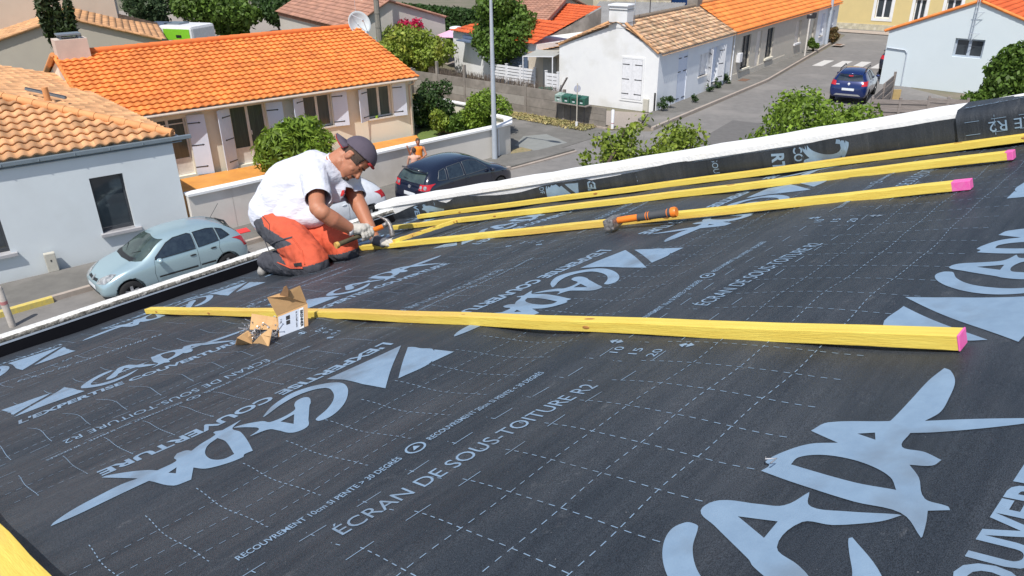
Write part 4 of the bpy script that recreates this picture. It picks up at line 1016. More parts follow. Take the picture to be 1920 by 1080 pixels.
plate_frame(wh,a0,dW,W1-1.86,W1-.80,.50,2.40,M_white,'window_surround',outW)
shutter(wh,a0,dW,-outW,W1-1.85,.52,.52,2.38,0,'L',M_pvc,.025); shutter(wh,a0,dW,-outW,W1-.81,.52,.52,2.38,0,'R',M_pvc,.025)
mb=MB(); boxat(mb,FR(a0,dW),W1-.62,W1-.36,-.14,0,.02,.62); mb.build('meter_box',mat('beige_plastic',(.55,.53,.46)),wh,world=True,bevel=.01)
mb=MB(); boxat(mb,FR(a0,dW),W1-.09,W1-.03,-.09,-.03,.0,.95); mb.build('corner_guard',M_iron,wh,world=True)
# facade of the first house
inFv=inF
fh=[(2.1,3.12,.02,2.45),(4.55,5.5,1.0,2.1),(5.78,6.95,.38,2.28)]
wall_with_holes(wh,cW,dF,LW,H1,fh,M_cold,.16,'front_wall',inFv)
door=MB(); F_=FR(cW,dF); boxat(door,F_,2.1,3.12,.03,.08,.02,2.45); dd=door.build('door',M_shut,wh,world=True)
mb=MB(); 
for z_ in (.25,1.55,2.2): boxat(mb,F_,2.12,2.45,.015,.03,z_,z_+.04); boxat(mb,F_,2.75,3.10,.015,.03,z_,z_+.04)
mb.build('hinge_strap',M_iron,dd,world=True)
window(wh,cW,dF,inFv,fh[1],M_pvc,M_pvc,.10,2,.05,sill=.06); window(wh,cW,dF,inFv,fh[2],M_pvc,M_shut,.10,2,.05,sill=.06)
shutter(wh,cW,dF,inFv,5.76,.5,.40,2.26,40,'R',M_pvc,.02,True); shutter(wh,cW,dF,inFv,6.98,.5,.40,2.26,18,'L',M_pvc,.02,True)
mb=MB(); bk=inF*5.2; mb.add([a0,a0+dF*LW,a0+dF*LW+Z*H1,a0+Z*H1],[(0,1,2,3)]); mb.build('back_wall',M_white,wh,world=True)
# roof of the corner house
def roofrow(par,oc,L,m,HRr,amp=.04,tw=.24,tl=.33,overL=.0,overR=.0,sharp=.8,step=.03,mid=2.25,full=5.45,H=H1):
    "front and back planes over a terrace unit starting at oc (on the facade line)"
    e=oc+Z*(H+.04); ap=oc-dW*mid+Z*(HRr+.04); upv=(ap-e); upv=upv-dF*upv.dot(dF); u_=upv.normalized()
    tile_plane('roof_tiles',m,par,e-u_*.20-dF*overL,dF,u_,L+overL+overR,upv.length+.20,tw,tl,amp=amp,step=step,sharp=sharp)
    e2=oc-dW*full+Z*(H+.04); up2=(ap-e2); up2=up2-dF*up2.dot(dF); u2=up2.normalized()
    tile_plane('roof_tiles',m,par,e2-u2*.15-dF*overL,dF,u2,L+overL+overR,up2.length+.15,tw,tl,amp=amp,step=step,sharp=sharp)
    mbe=MB(); nn_=int((L+overL)/tw)
    for i in range(nn_): 
        p_=e-u_*.16-dF*overL+dF*(tw*(i+.5)); mbe.bar(p_-Z*.035,p_-u_*.115-Z*.035,tw*.5,.018)
    mbe.build('eaves_tile_ends',m,par,world=True)
    slabroof(par,[oc+Z*(H+.0),oc+Z*(H+.0)+dF*L,oc-dW*mid+Z*HRr+dF*L,oc-dW*mid+Z*HRr],M_wood,.05)
    slabroof(par,[e2-Z*.04,e2-Z*.04+dF*L,oc-dW*mid+Z*HRr+dF*L,oc-dW*mid+Z*HRr],M_wood,.05)
    return ap
ap=roofrow(wh,cW,LW,M_told,HR1,amp=.045,overL=.12,sharp=.7,step=.04,tw=.17,tl=.27)
ridge(wh,ap+dF*.75+Z*.05,ap+dF*LW+Z*.05,mat('old_ridge',(.26,.20,.15),(.18,.15,.12),scale=6,rough=.95),.11,.4)
ridge(wh,cW+Z*(H1-.02)-outW*-.05,ap-Z*.02-dW*-.45,M_tsal,.07,.35,'verge_tiles')
ridge(wh,a0+Z*(H1+.02)+outW*.05,ap-Z*.02-dW*.45+outW*.05,M_tsal,.07,.35,'verge_tiles')
mb=MB(); F_=FR(apx,dW); boxat(mb,F_,-.46,.50,-.02,.66,HR1-.22,4.72); ch=mb.build('chimney',M_white,wh,world=True,bevel=.03)
mb=MB(); 
for z_ in (4.55,3.98): boxat(mb,F_,-.475,.515,-.055,.675,z_,z_+.012)
mb.build('strap',M_iron,ch,world=True); mb=MB(); boxat(mb,F_,-.50,.54,-.08,.70,4.70,4.78); mb.build('chimney_cap',M_cold,ch,world=True,bevel=.02)
an=T('tv_aerial','thin aerial pole strapped behind the white chimney','aerial',apx+dF*.9+dW*.4+Z*(HR1-.3)); mb=MB(); mb.tube([(0,0,0),(0,0,2.6)],.012,6); mb.build('pole',M_galv,an); mb=MB(); mb.tube([(-.3,0,2.4),(.3,.1,2.4)],.006,5); mb.tube([(0,-.25,2.25),(0,.25,2.25)],.006,5); mb.build('aerial_arms',M_galv,an)
an2=T('tv_aerial','dark aerial pole standing on the weathered roof ridge','aerial',ap+dF*3.2-Z*.1); MB().tube([(0,0,0),(0,0,2.2)],.022,6).build('pole',M_iron,an2); MB().tube([(-.35,0,1.9),(.35,.1,1.9)],.01,5).build('aerial_arms',M_iron,an2)
# second house of the row
o2=cW+dF*LW; L2=8.9
h2=T('terraced_house','cream terraced house with two tall windows under new orange tiles','house',o2,rad(52.5))
q=lambda x:x-LW
ho=[(q(10.15),q(11.4),.58,2.38),(q(12.35),q(13.1),.05,2.4),(q(14.0),q(15.15),.65,2.38)]
wall_with_holes(h2,o2,dF,L2,H1,ho,M_stucco,.18,'front_wall',inFv)
for h in (ho[0],ho[2]):
    fr=window(h2,o2,dF,inFv,h,M_darkfr,M_glass,.10,2,.06); mb=MB(); boxat(mb,FR(o2,dF),h[0]-.1,h[1]+.1,-.10,.10,h[2]-.10,h[2]); mb.build('sill',M_cream,fr,world=True)
mb=MB(); boxat(mb,FR(o2,dF),ho[1][0],ho[1][1],.08,.13,.05,2.4); mb.build('door',M_frame,h2,world=True)
mb=MB(); boxat(mb,FR(o2,dF),.75,1.15,-.22,0,1.05,1.55); mb.build('meter_box',M_pvc,h2,world=True,bevel=.02)
mb=MB(); boxat(mb,FR(o2,dF),0,L2,-.03,0,.0,.42); mb.build('plinth',M_stucco,h2,world=True)
roofrow(h2,o2,L2,M_tor,4.05,amp=.045,sharp=.8); ridge(h2,o2-dW*2.25+Z*4.14,o2-dW*2.25+Z*4.14+dF*L2,M_ridge,.1,.4)
pipe(h2,[o2+Z*2.6-outW*-.0+dF*.1-inFv*.06,o2+dF*.1-inFv*.06+Z*.1],M_pvc,.04)
mb=MB(); boxat(mb,FR(o2-dW*2.4,dW),-.3,.3,-.3,.3,3.6,4.75); mb.build('chimney',M_conc,h2,world=True)
# third and fourth
o3=o2+dF*L2; L3=6.0
h3=T('terraced_house','stucco terraced house with one blind window and a weathered front','house',o3,rad(52.5))
ho=[(1.6,2.6,.9,2.3),(4.6,5.5,.05,2.3)]
wall_with_holes(h3,o3,dF,L3,H1,ho,M_stucco,.2,'front_wall',inFv)
fr=window(h3,o3,dF,inFv,ho[0],M_frame,M_frame,.12,1,.05); mb=MB(); boxat(mb,FR(o3,dF),1.5,2.7,-.10,.10,.80,.9); mb.build('sill',M_pvc,fr,world=True)
mb=MB(); boxat(mb,FR(o3,dF),4.6,5.5,.1,.15,.05,2.3); mb.build('door',M_cream,h3,world=True)
roofrow(h3,o3,L3,M_tor,4.0,amp=.045); ridge(h3,o3-dW*2.25+Z*4.10,o3-dW*2.25+Z*4.10+dF*L3,M_ridge,.1,.4)
o4=o3+dF*L3; L4=4.8
h4=T('terraced_house','last white terraced house of the row, at the street corner','house',o4,rad(52.5))
ho=[(.9,1.6,.8,2.3),(3.2,3.9,.05,2.3)]
wall_with_holes(h4,o4,dF,L4,H1,ho,M_cold,.2,'front_wall',inFv)
window(h4,o4,dF,inFv,ho[0],M_pvc,M_shut,.1,1,.05,sill=.08); mb=MB(); boxat(mb,FR(o4,dF),3.2,3.9,.1,.15,.05,2.3); mb.build('door',M_pvc,h4,world=True)
roofrow(h4,o4,L4,M_tor,3.9,amp=.045,overR=.15); mb=MB(); mb.add([o4+dF*L4,o4+dF*L4-dW*5.45,o4+dF*L4-dW*5.45+Z*H1,o4+dF*L4-dW*2.25+Z*3.9,o4+dF*L4+Z*H1],[(0,1,2,3,4)]); mb.build('gable_wall',M_cold,h4,world=True)
# lean-to with translucent canopy left of the corner house
a1=a0+dF*.6
lt_=T('lean_to_annex','low annex with orange verge and a glazed canopy beside the white gable','annex',a1-dW*2.0)
mb=MB(); b0_=a1; b1_=a1-dW*2.3
mb.add([b0_,b1_,b1_+Z*2.05,b0_+Z*2.62],[(0,1,2,3)]); mb.add([b1_,b1_+dF*3.5,b1_+dF*3.5+Z*2.05,b1_+Z*2.05],[(0,1,2,3)]); mb.build('wall',M_cream2,lt_,world=True)
uu=((b0_+Z*2.66)-(b1_+Z*2.09)); tile_plane('roof_tiles',M_tsal,lt_,b1_+Z*2.09-dF*.1,-dF,uu.normalized(),-3.6 if False else 3.6,uu.length,.24,.33,amp=.04) if False else tile_plane('roof_tiles',M_tsal,lt_,b1_+Z*2.09-dF*.1,dF,uu.normalized(),3.6,uu.length,.24,.33,amp=.04)
mb=MB(); mb.bar(a0-dW*.05+Z*2.28-dF*.0,a0-dW*1.75+Z*1.95,.03,.03); 
vs=[a0-dW*.02+Z*2.42+dF*.55,a0-dW*.02+Z*2.25-dF*.5,a0-dW*1.9+Z*2.12-dF*.45,a0-dW*1.7+Z*2.35+dF*.55]; mb=MB(); mb.add(vs+[v-Z*.03 for v in vs],[(0,1,2,3),(7,6,5,4),(0,4,5,1),(1,5,6,2),(2,6,7,3),(3,7,4,0)]); mb.build('canopy',mat('corrugated_canopy',(.42,.42,.38),(.36,.36,.33),rough=.4),lt_,world=True)
mb=MB(); mb.tube([vs[2],Vector((vs[2].x,vs[2].y,0))],.03,6); mb.tube([vs[1]-dW*.05,Vector((vs[1].x,vs[1].y,0))-dW*.05],.03,6); mb.bar(vs[1],vs[2],.04,.05); mb.build('post',M_pvc,lt_,world=True)
mb=MB(); boxat(mb,FR(a1,dW),-1.35,-.55,-.05,.0,0,2.0); mb.build('door',mat('grey_door',(.38,.37,.35)),lt_,world=True)
# ================================================ RIGHT WHITE HOUSE
dR=Vector((math.cos(rad(-43)),math.sin(rad(-43)),0)); cR=Vector((20.4,42.3,0)); iR=Vector((-dR.y,dR.x,0)); WR=8.4; HRr=4.42
rh=T('white_gabled_house','smooth white gabled house with small square window and roof aerial mast','house',cR)
hh=[(3.27,4.62,1.75,2.66)]
xs=[0,3.27,4.62,WR]
mb=MB(); P=lambda x,z_,d=0: cR+dR*x+Z*z_+iR*d
topz=lambda x: 2.82+(HRr-2.82)*min(x/4.0,(WR-x)/(WR-4.0))
mb.add([P(0,0),P(3.27,0),P(3.27,topz(3.27)),P(0,topz(0))],[(0,1,2,3)]); mb.add([P(4.62,0),P(WR,0),P(WR,topz(WR)),P(4.62,topz(4.62))],[(0,1,2,3)])
mb.add([P(3.27,0),P(4.62,0),P(4.62,1.75),P(3.27,1.75)],[(0,1,2,3)]); mb.add([P(3.27,2.66),P(4.62,2.66),P(4.62,topz(4.62)),P(4.0,HRr),P(3.27,topz(3.27))],[(0,1,2,3,4)])
for (x0,z0),(x1,z1) in (((3.27,1.75),(4.62,1.75)),((4.62,1.75),(4.62,2.66)),((4.62,2.66),(3.27,2.66)),((3.27,2.66),(3.27,1.75))): mb.add([P(x0,z0),P(x1,z1),P(x1,z1,.25),P(x0,z0,.25)],[(0,1,2,3)])
mb.build('gable_wall',mat('bright_white_render',(.62,.695,.73),(.60,.675,.71),scale=.8,rough=.95),rh,world=True)
mb=MB(); mb.add([P(0,0),P(0,0,12),P(0,2.82,12),P(0,2.82)],[(0,1,2,3)]); mb.build('side_wall',M_cold,rh,world=True)
window(rh,cR,dR,iR,hh[0],mat('grey_window_frame',(.42,.48,.56)),M_glass,.16,2,.09)
for s,xe in ((1,0),(-1,WR)):
    e=P(xe,2.84); apx_=P(4.0,HRr+.02); up=(apx_-e); u_=up.normalized()
    tile_plane('roof_tiles',M_tred if s<0 else M_tor,rh,e-u_*.25-iR*.12,iR,u_,12,up.length+.25,.26,.34,amp=.045)
ridge(rh,P(4.0,HRr+.10,-.1),P(4.0,HRr+.10,12),M_ridgeo,.11,.42)
ridge(rh,P(-.2,2.78,-.05),P(3.9,HRr+.02,-.05),M_tor,.075,.34,'verge_tiles'); ridge(rh,P(4.1,HRr+.02,-.05),P(WR,2.86,-.05),M_tor,.075,.34,'verge_tiles')
pipe(rh,[P(.05,1.93,-.05),P(1.0,1.88,-.05),P(1.12,1.72,-.05),P(1.15,-.1,-.05)],M_galv,.03,'cable_duct')
mm=T('aerial_mast','lattice aerial mast bracketed to the right-hand white gable above its window','mast',P(3.95,2.6,-.25))
mb=MB(); 
for dx_ in (-.05,.05): mb.tube([P(3.98+dx_,2.62,-.22),P(3.98+dx_,6.3,-.22)],.018,6)
for i in range(12): mb.tube([P(3.93,2.7+i*.28,-.22),P(4.03,2.84+i*.28,-.22)],.008,4)
mb.build('pole',M_galv,mm,world=True); mb=MB()
for z_ in (2.95,3.95): mb.tube([P(3.85,z_,-.22),P(4.35,z_+.02,-.22)],.015,5); mb.tube([P(4.3,z_,-.22),P(4.05,z_-.3,-.22)],.012,5); mb.tube([P(4.0,z_,-.22),P(4.0,z_,0)],.015,5)
mb.build('bracket',M_galv,mm,world=True)
# ================================================ YELLOW HOUSE at the end of the street
cY=Vector((27.3,66.6,0)); dY=Vector((math.cos(rad(-40)),math.sin(rad(-40)),0)); iY=Vector((-dY.y,dY.x,0)); cY2=cY-dY*1.0
yh=T('yellow_house','two-storey yellow rendered house closing the end of the street','house',cY2)
ho=[(4.15,5.3,.95,2.6),(7.0,7.8,.1,2.5),(9.2,10.2,.95,2.6),(12.4,13.5,.95,2.6),(4.15,5.3,3.6,5.0),(9.2,10.2,3.6,5.0),(12.4,13.5,3.6,5.0)]
wall_with_holes(yh,cY2,dY,18,6.2,ho,M_yellow,.25,'front_wall',iY)
mb=MB(); mb.add([cY2,cY2+iY*9,cY2+iY*9+Z*6.2,cY2+Z*6.2],[(0,1,2,3)]); mb.build('side_wall',M_yellow,yh,world=True)
outY=-iY
for h in ho:
    window(yh,cY2,dY,iY,h,M_pvc,M_glass,.15,2,.08); plate_frame(yh,cY2,dY,h[0],h[1],h[2],h[3],M_white,'window_surround',outY,.03,.22)
mb=MB(); boxat(mb,FR(cY2,dY),0,18,-.06,0,0,.45); mb.build('plinth',M_oldwall,yh,world=True)
mb=MB(); boxat(mb,FR(cY2,dY),2.9,3.35,-.03,0,2.35,2.6); mb.build('street_name_plate',mat('enamel_blue',(.02,.05,.25),rough=.4),yh,world=True)
uY=(iY+Z*.35).normalized(); tile_plane('roof_tiles',M_tor,yh,cY2+Z*6.2-uY*.3,dY,uY,18,5,.3,.36)
sg=T('road_sign','yellow triangular road sign on a thin post before the yellow house','sign',G(1675,44))
mb=MB(); mb.tube([(0,0,0),(0,0,2.9)],.03,8); mb.build('post',M_galv,sg); mb=MB(); mb.box((0,0,2.75),(.8,.03,.32)); mb.build('sign_plate',mat('sign_yellow',(.75,.68,.04),rough=.5),sg,bevel=.01); mb=MB()
for i in range(3): mb.box((-.2+.2*i,-.02,2.75),(.12,.012,.12))
mb.build('lettering',M_iron,sg)
flat('far_pavement',[(24.0,68.0),(34.4,59.3),(33.2,57.9),(23,66.8)],.05,M_kerb)
# ================================================ GARDEN WALL, TERRACE, FENCES
gw=T('garden_wall','long beige garden wall with white coping between the bungalow and the pavement','wall',G(650,375))
GP=[(-9.2,20.68),(-8.3,21.55),(-3.85,25.85),(-.62,28.75),(-.05,29.6),(-.05,30.6),(-.6,31.6)]
mb=MB()
hgt=[1.38,1.34,1.26,1.20,1.15,1.1,1.0]
def wallstrip(P,H,th,name,m,par,extra=0,zb=0.0,ztop=None):
    mb=MB()
    for i in range(len(P)-1):
        a=Vector((P[i][0],P[i][1],0));b=Vector((P[i+1][0],P[i+1][1],0)); d=(b-a).normalized(); n=Vector((-d.y,d.x,0))*th/2; a=a-d*extra;b=b+d*extra
        h0=H[i] if hasattr(H,'__len__') else H; h1=H[i+1] if hasattr(H,'__len__') else H
        z0=zb if ztop is None else None
        vs=[a-n+Z*(zb if ztop is None else h0),a+n+Z*(zb if ztop is None else h0),b+n+Z*(zb if ztop is None else h1),b-n+Z*(zb if ztop is None else h1)]
        vs+=[a-n+Z*(h0+(ztop or 0)),a+n+Z*(h0+(ztop or 0)),b+n+Z*(h1+(ztop or 0)),b-n+Z*(h1+(ztop or 0))]
        mb.add(vs,[(3,2,1,0),(4,5,6,7),(0,1,5,4),(1,2,6,5),(2,3,7,6),(3,0,4,7)])
    return mb.build(name,m,par,world=True)
wallstrip(GP,hgt,.18,'wall_panel',M_gard,gw,.03); wallstrip(GP,hgt,.34,'coping',M_cope,gw,.05,ztop=.07)
pipe(gw,[(-.42,28.8,0.1),(-.42,28.8,1.15)],M_pvc,.03)
mb=MB(); P=[(-8.3,21.75),(-4.0,25.95),(-2.6,27.4),(-3.2,29.4),(-4.0,32.2),(-13.6,25.1),(-11,22)]
mb.prism(P,-.05,.12); structure('terrace',mb,M_terr)
flat('lawn',[(-2.6,27.4),(-.3,29.2),(-.2,30.8),(-.8,32.2),(-2.0,34),(-3.9,35.5),(-4.0,32.2),(-3.2,29.4)],.03,M_grass)
flat('back_garden',[(-5,37),(-4.8,41.2),(-13,49),(-22,42),(-16,34),(-9,38)],.02,M_grass)
# inner low wall by the shrubs
sw=T('low_wall','short cream wall with white coping behind the garden shrubs','wall',(-2.3,35.6,0))
wallstrip([(-3.3,36.3),(-1.0,34.2)],.75,.16,'wall_panel',M_cream,sw); wallstrip([(-3.35,36.35),(-.95,34.15)],.75,.3,'coping',M_cope,sw,ztop=.06)
sw2=T('garden_partition','grey concrete partition panel beside the bungalow corner','wall',(-4.4,38.3,0))
wallstrip([(-5.9,38.9),(-5.0,41.6)],1.35,.06,'panel',M_concl,sw2)
# concrete slab fence with posts
A0=Vector((-5.15,41.3,0)); A1=Vector((4.35,33.15,0)); dC=(A1-A0).normalized(); LC=(A1-A0).length
cf=T('concrete_panel_fence','long fence of stacked grey concrete slabs between slim posts','fence',A0)
Pp=[0]; n=6
nC=Vector((-dC.y,dC.x,0)); F_=FR(A0,dC); xs=[0,1.95,3.9,5.85,7.85,10.1,12.45]
for i in range(6):
    for k in range(3):
        mb=MB(); zt=1.32-(.0 if i<5 else .42); h=zt/3; boxat(mb,F_,xs[i]+.06,xs[i+1]-.06,-.02-.002*k,.02+.001*k,h*k+.006,h*(k+1)-.006)
        mb.build('slab',M_conc if k!=1 or i>3 else M_concl,cf,world=True)
for i,x in enumerate(xs[:-1]):
    mb=MB(); boxat(mb,F_,x-.06,x+.06,-.06,.06,0,1.40+(.55 if i in(1,2) else .05)); mb.build('post',M_conc,cf,world=True)
mb=MB(); boxat(mb,F_,0,xs[-1],-.09,.09,-.02,.07); mb.build('footing',M_kerb,cf,world=True)
# brushwood screen
bs=T('brushwood_screen','thin dry brushwood screen standing behind the concrete fence','screen',A0+nC*.2)
mb=MB(); rr=random.Random(4)
for i in range(1500):
    x=rr.uniform(1.2,9.6); h=1.25+rr.random()*.42-(.15 if x>8.5 else 0); p=A0+dC*x+nC*(.12+rr.random()*.10); q_=p+Z*h+dC*rr.uniform(-.08,.08); mb.tube([p+Z*.9,q_],[.011,.005],3,tint=0) if False else mb.tube([p+Z*.9,q_],[.011,.005],3,caps=False)
mb.t=[rr.random() for _ in mb.t]; mb.build('brushwood',M_brush,bs,world=True,kind='stuff')
# timber prop
tp=T('timber_prop','leaning weathered timber prop behind the concrete fence','prop',A0+dC*9.9+nC*.15); MB().bar(A0+dC*9.5+nC*.3+Z*1.1,A0+dC*10.1+nC*.2+Z*1.95,.10,.04).build('board',M_wood,tp,world=True)
# white PVC fences
def slatfence(name,label,a,b,h0,h1,m,nsl=5,posts=3,zb=.0,gap=.04):
    a=Vector(a);b=Vector(b); d=(b-a); L=d.length; d.normalize(); t=T(name,label,'fence',a); F_=FR(a,d)
    for i in range(posts):
        x=L*i/(posts-1); mb=MB(); boxat(mb,F_,x-.05,x+.05,-.05,.05,zb,h1+.06); boxat(mb,F_,x-.065,x+.065,-.065,.065,h1+.06,h1+.09); mb.build('post',m,t,world=True)
    mb=MB(); hh=(h1-h0)/nsl
    for i in range(nsl): boxat(mb,F_,.04,L-.04,-.012,.012,h0+hh*i+gap/2,h0+hh*(i+1)-gap/2)
    mb.build('slat_panel',m,t,world=True); return t
slatfence('slat_fence','white plastic slat fence, the longer of two, behind the brushwood',G(925,145,.6)+Vector((0,0,-.6)),G(1003,157,.6)+Vector((0,0,-.6)),.55,1.35,M_pvc,5,4)
slatfence('slat_fence','short white plastic slat gate against the gable of the corner house',G(1024,160,.8)-Z*.8,G(1046,163,.8)-Z*.8,.35,1.45,M_pvc,6,2)
slatfence('slat_fence','slate blue slat fence in the shade behind the white one',G(938,118,1.1)-Z*1.1,G(987,130,1.1)-Z*1.1,.5,1.7,M_dblue,6,2)
bn=T('green_bin','dark green bin lid showing above the concrete fence','bin',G(1023,170,.9)-Z*.9); MB().box((0,0,.5),(.62,.5,.95)).build('bin_body',M_green,bn,bevel=.03); MB().box((0,0,1.0),(.68,.56,.06)).build('lid',M_green,bn,bevel=.02)
# mailboxes on their stand
mbx=A0+dC*10.75-nC*.28
ms=T('mailbox_stand','wooden shelf on three thin legs carrying the green mailboxes','stand',mbx); F_=FR(mbx,dC)
mb=MB(); boxat(mb,F_,-.95,.92,-.22,.20,.93,.97); mb.build('shelf',M_wood,ms,world=True)
for x in (-.75,0,.75): MB().tube([F_@Vector((x,-.12,0)),F_@Vector((x,-.12,.93))],.02,6).build('leg',M_iron,ms,world=True)
lab=['leftmost green mailbox, its top bleached pale','second green mailbox from the left on the shelf','third green mailbox, the darkest of the four','rightmost green mailbox beside the round sign post']
for i in range(4):
    p=F_@Vector((-.66+.42*i,0,.97)); t=T('mailbox',lab[i],'mailbox',p,math.atan2(dC.y,dC.x),group='green mailboxes on the shelf')
    mb=MB(); mb.prism([(-.17,0),(.17,0),(.17,.30),(0,.36),(-.17,.36)],-.19,.19,M=Matrix(((0,0,1,0),(1,0,0,0),(0,1,0,0),(0,0,0,1)))) if False else mb.box((0,0,.15),(.38,.34,.30)); mb.add([(-.19,-.17,.30),(.19,-.17,.30),(.19,.17,.37),(-.19,.17,.37),(-.19,.17,.30),(.19,.17,.30)],[(0,1,2,3),(0,3,4),(1,5,2),(3,2,5,4)])
    mb.build('mailbox_body',M_green if i else mat('bleached_green',(.10,.24,.18),(.42,.48,.45),scale=6,rough=.6),t,bevel=.01)
    MB().box((0,-.176,.20),(.2,.008,.04)).build('slot',M_iron,t); MB().box((.02,-.176,.10),(.13,.008,.05)).build('name_card',M_plate,t)
# sign post
sp=T('round_sign_post','thin post with small round sign beside the mailboxes','sign',G(1081,240)); 
mb=MB(); mb.tube([(0,0,0),(0,0,1.95)],.025,8); mb.build('post',mat('pale_post',(.55,.5,.42),rough=.7),sp); mb=MB(); mb.cyl((0,0,1.72),.16,.03,20,axis=(.4,-1,0)); mb.build('sign_disc',mat('faded_sign',(.5,.52,.6),rough=.6),sp); mb=MB(); mb.cyl((0,0,.14),.06,.28,12); mb.build('sleeve',M_pvc,sp); MB().cyl((0,0,.03),.1,.06,10).build('base',M_yel,sp)
def bollard(px,py,label,h=.75,r=.06,bands=((0,.25,1),(.25,.42,0),(.42,.55,1),(.55,.75,2)),tilt=(0,0)):
    t=T('bollard',label,'bollard',G(px,py)); M_=Matrix.Rotation(tilt[0],4,'Y')
    mb=MB(); mb.tube([(0,0,0),(0,0,h-.03),(0,0,h)],[r,r,r*.7],14,M=M_); mb.build('post',M_pvc if h<.95 else mat('pale_worn_post',(.50,.46,.42),(.40,.36,.32),scale=9,rough=.9),t,smooth=True,auto=40)
    mb=MB()
    for a,b,k in bands:
        if k==0: mb.tube([(0,0,a),(0,0,b)],r*1.04,14,M=M_)
    if mb.v: mb.build('red_band',mat('faded_red_band',(.5,.2,.2),rough=.6),t,smooth=True,auto=40)
    return t
bollard(953,266,'red and white banded bollard at the end of the garden wall',.85,.06,((.5,.6,0),(.72,.80,0)))
bollard(1148,242,'white bollard at the low end of the concrete fence',.85,.07,((.25,.28,0),))
bollard(24,612,'weathered pale bollard leaning at the kerb, lower left',1.0,.075,((.58,.66,0),),(-.03,0))
rm=T('red_mat','small red square cover lying on the pavement','cover',G(453,434,.105)); MB().box((0,0,.012),(.42,.36,.02),rot=Matrix.Rotation(rad(37),3,'Z')).build('cover_plate',M_red,rm)
# ================================================ POLES AND LAMPS
lp=T('street_lamp','tall pale grey street lamp rising beyond the garden wall end','street lamp',G(928,302))
mb=MB(); mb.tube([(0,0,0),(0,0,.6),(0,0,4),(0,0,6.05)],[.105,.10,.075,.05],14); mb.build('pole',M_galv,lp,smooth=True,auto=50)
mb=MB(); mb.tube([(0,0,6.0),(.3,-.2,6.06),(.85,-.62,6.12)],[.04,.035,.03],8); mb.build('arm',M_galv,lp,smooth=True)
mb=MB(); mb.ell((1.1,-.80,6.12),(.34,.13,.07),rot=Matrix.Rotation(rad(-36),3,'Z')); mb.build('lamp_head',M_galv,lp,smooth=True)
lp2=T('street_lamp','slender grey street lamp at the far end of the terrace row','street lamp',G(1548,86))
mb=MB(); mb.tube([(0,0,0),(0,0,3),(0,0,7.2)],[.12,.10,.05],10); mb.build('pole',M_galv,lp2,smooth=True,auto=50); MB().tube([(0,0,7.1),(.5,-.4,7.3)],.03,6).build('arm',M_galv,lp2)
wp=T('sign_pole','pale pole carrying two dark street signs on the terrace pavement','sign',G(1508,108)); mb=MB(); mb.tube([(0,0,0),(.0,0,2.7)],.05,8); mb.build('post',M_frame,wp); mb=MB(); mb.box((.05,0,2.55),(.5,.10,.22)); mb.box((.3,.1,2.62),(.25,.1,.3)); mb.build('sign_panel',M_iron,wp)
tpole=T('telephone_pole','tall grey concrete pole behind the bungalow roof','pole',(-7.72,47.6,0)); mb=MB(); mb.tube([(0,0,0),(0,0,9)],[.19,.13],8); mb.build('pole',M_pole,tpole); mb=MB(); mb.box((0,-.18,1.55),(.3,.16,.35)); mb.build('junction_box',M_pvc,tpole)
for i in range(5): MB().cyl((0,0,2+i*.8),.185,.04,10).build('band',M_pole,tpole)
cpole=T('concrete_utility_pole','tapered concrete utility pole with slots, right of the big tree','pole',G(1073,70,0)); mb=MB(); mb.box((0,0,2.3),(.34,.30,4.6)); 
mb.build('pole',M_conc,cpole,bevel=.02)
mb=MB()
for i in range(6): mb.box((0,-.0,4.7+i*.17),(.46,.30,.07))
mb.build('insulator_head',M_conc,cpole); MB().tube([(-.35,-.1,3),(-.35,-.1,4.9)],.02,5).build('bracket_rod',M_iron,cpole)
# ================================================ BACKGROUND HOUSES
def simple_gable(name,label,pxl,zl,pxr,zr,pxa,za,depth,wallm,tilem,ridgem,over=.12,tw=.28,amp=.04,zb=0):
    "gable end through three photo pixels at given heights, running back along its normal"
    a=G(*pxl,zl); b=G(*pxr,zr); d=(b-a); d.z=0; W=d.length; d.normalize(); inn=Vector((-d.y,d.x,0)); 
    x,za2=solve_x(Vector((a.x,a.y,0)),d,*pxa)
    t=T(name,label,'house',(a.x,a.y,0)); ap=Vector((a.x,a.y,0))+d*x+Z*za2
    mb=MB(); mb.add([Vector((a.x,a.y,zb)),Vector((b.x,b.y,zb)),b,ap,a],[(0,1,2,3,4)]); mb.add([p+inn*depth for p in [Vector((a.x,a.y,zb)),Vector((b.x,b.y,zb)),b,ap,a]],[(0,1,2,3,4)]); mb.build('gable_wall',wallm,t,world=True)
    mb=MB(); mb.add([Vector((a.x,a.y,zb)),Vector((a.x,a.y,zb))+inn*depth,a+inn*depth,a],[(0,1,2,3)]); mb.add([Vector((b.x,b.y,zb)),Vector((b.x,b.y,zb))+inn*depth,b+inn*depth,b],[(0,1,2,3)]); mb.build('side_wall',wallm,t,world=True)
    for e in (a,b):
        up=(ap-e); u_=up.normalized(); tile_plane('roof_tiles',tilem,t,e+Z*.04-u_*.25-inn*over,inn,u_,depth+over*2,up.length+.25,tw,.35,amp=amp)
        ridge(t,e-inn*over+Z*.02,ap-inn*over+Z*.04,ridgem,.075,.35,'verge_tiles')
    ridge(t,ap-inn*over+Z*.1,ap+inn*(depth+over)+Z*.1,ridgem,.11,.42); return t,a,b,ap,inn,d
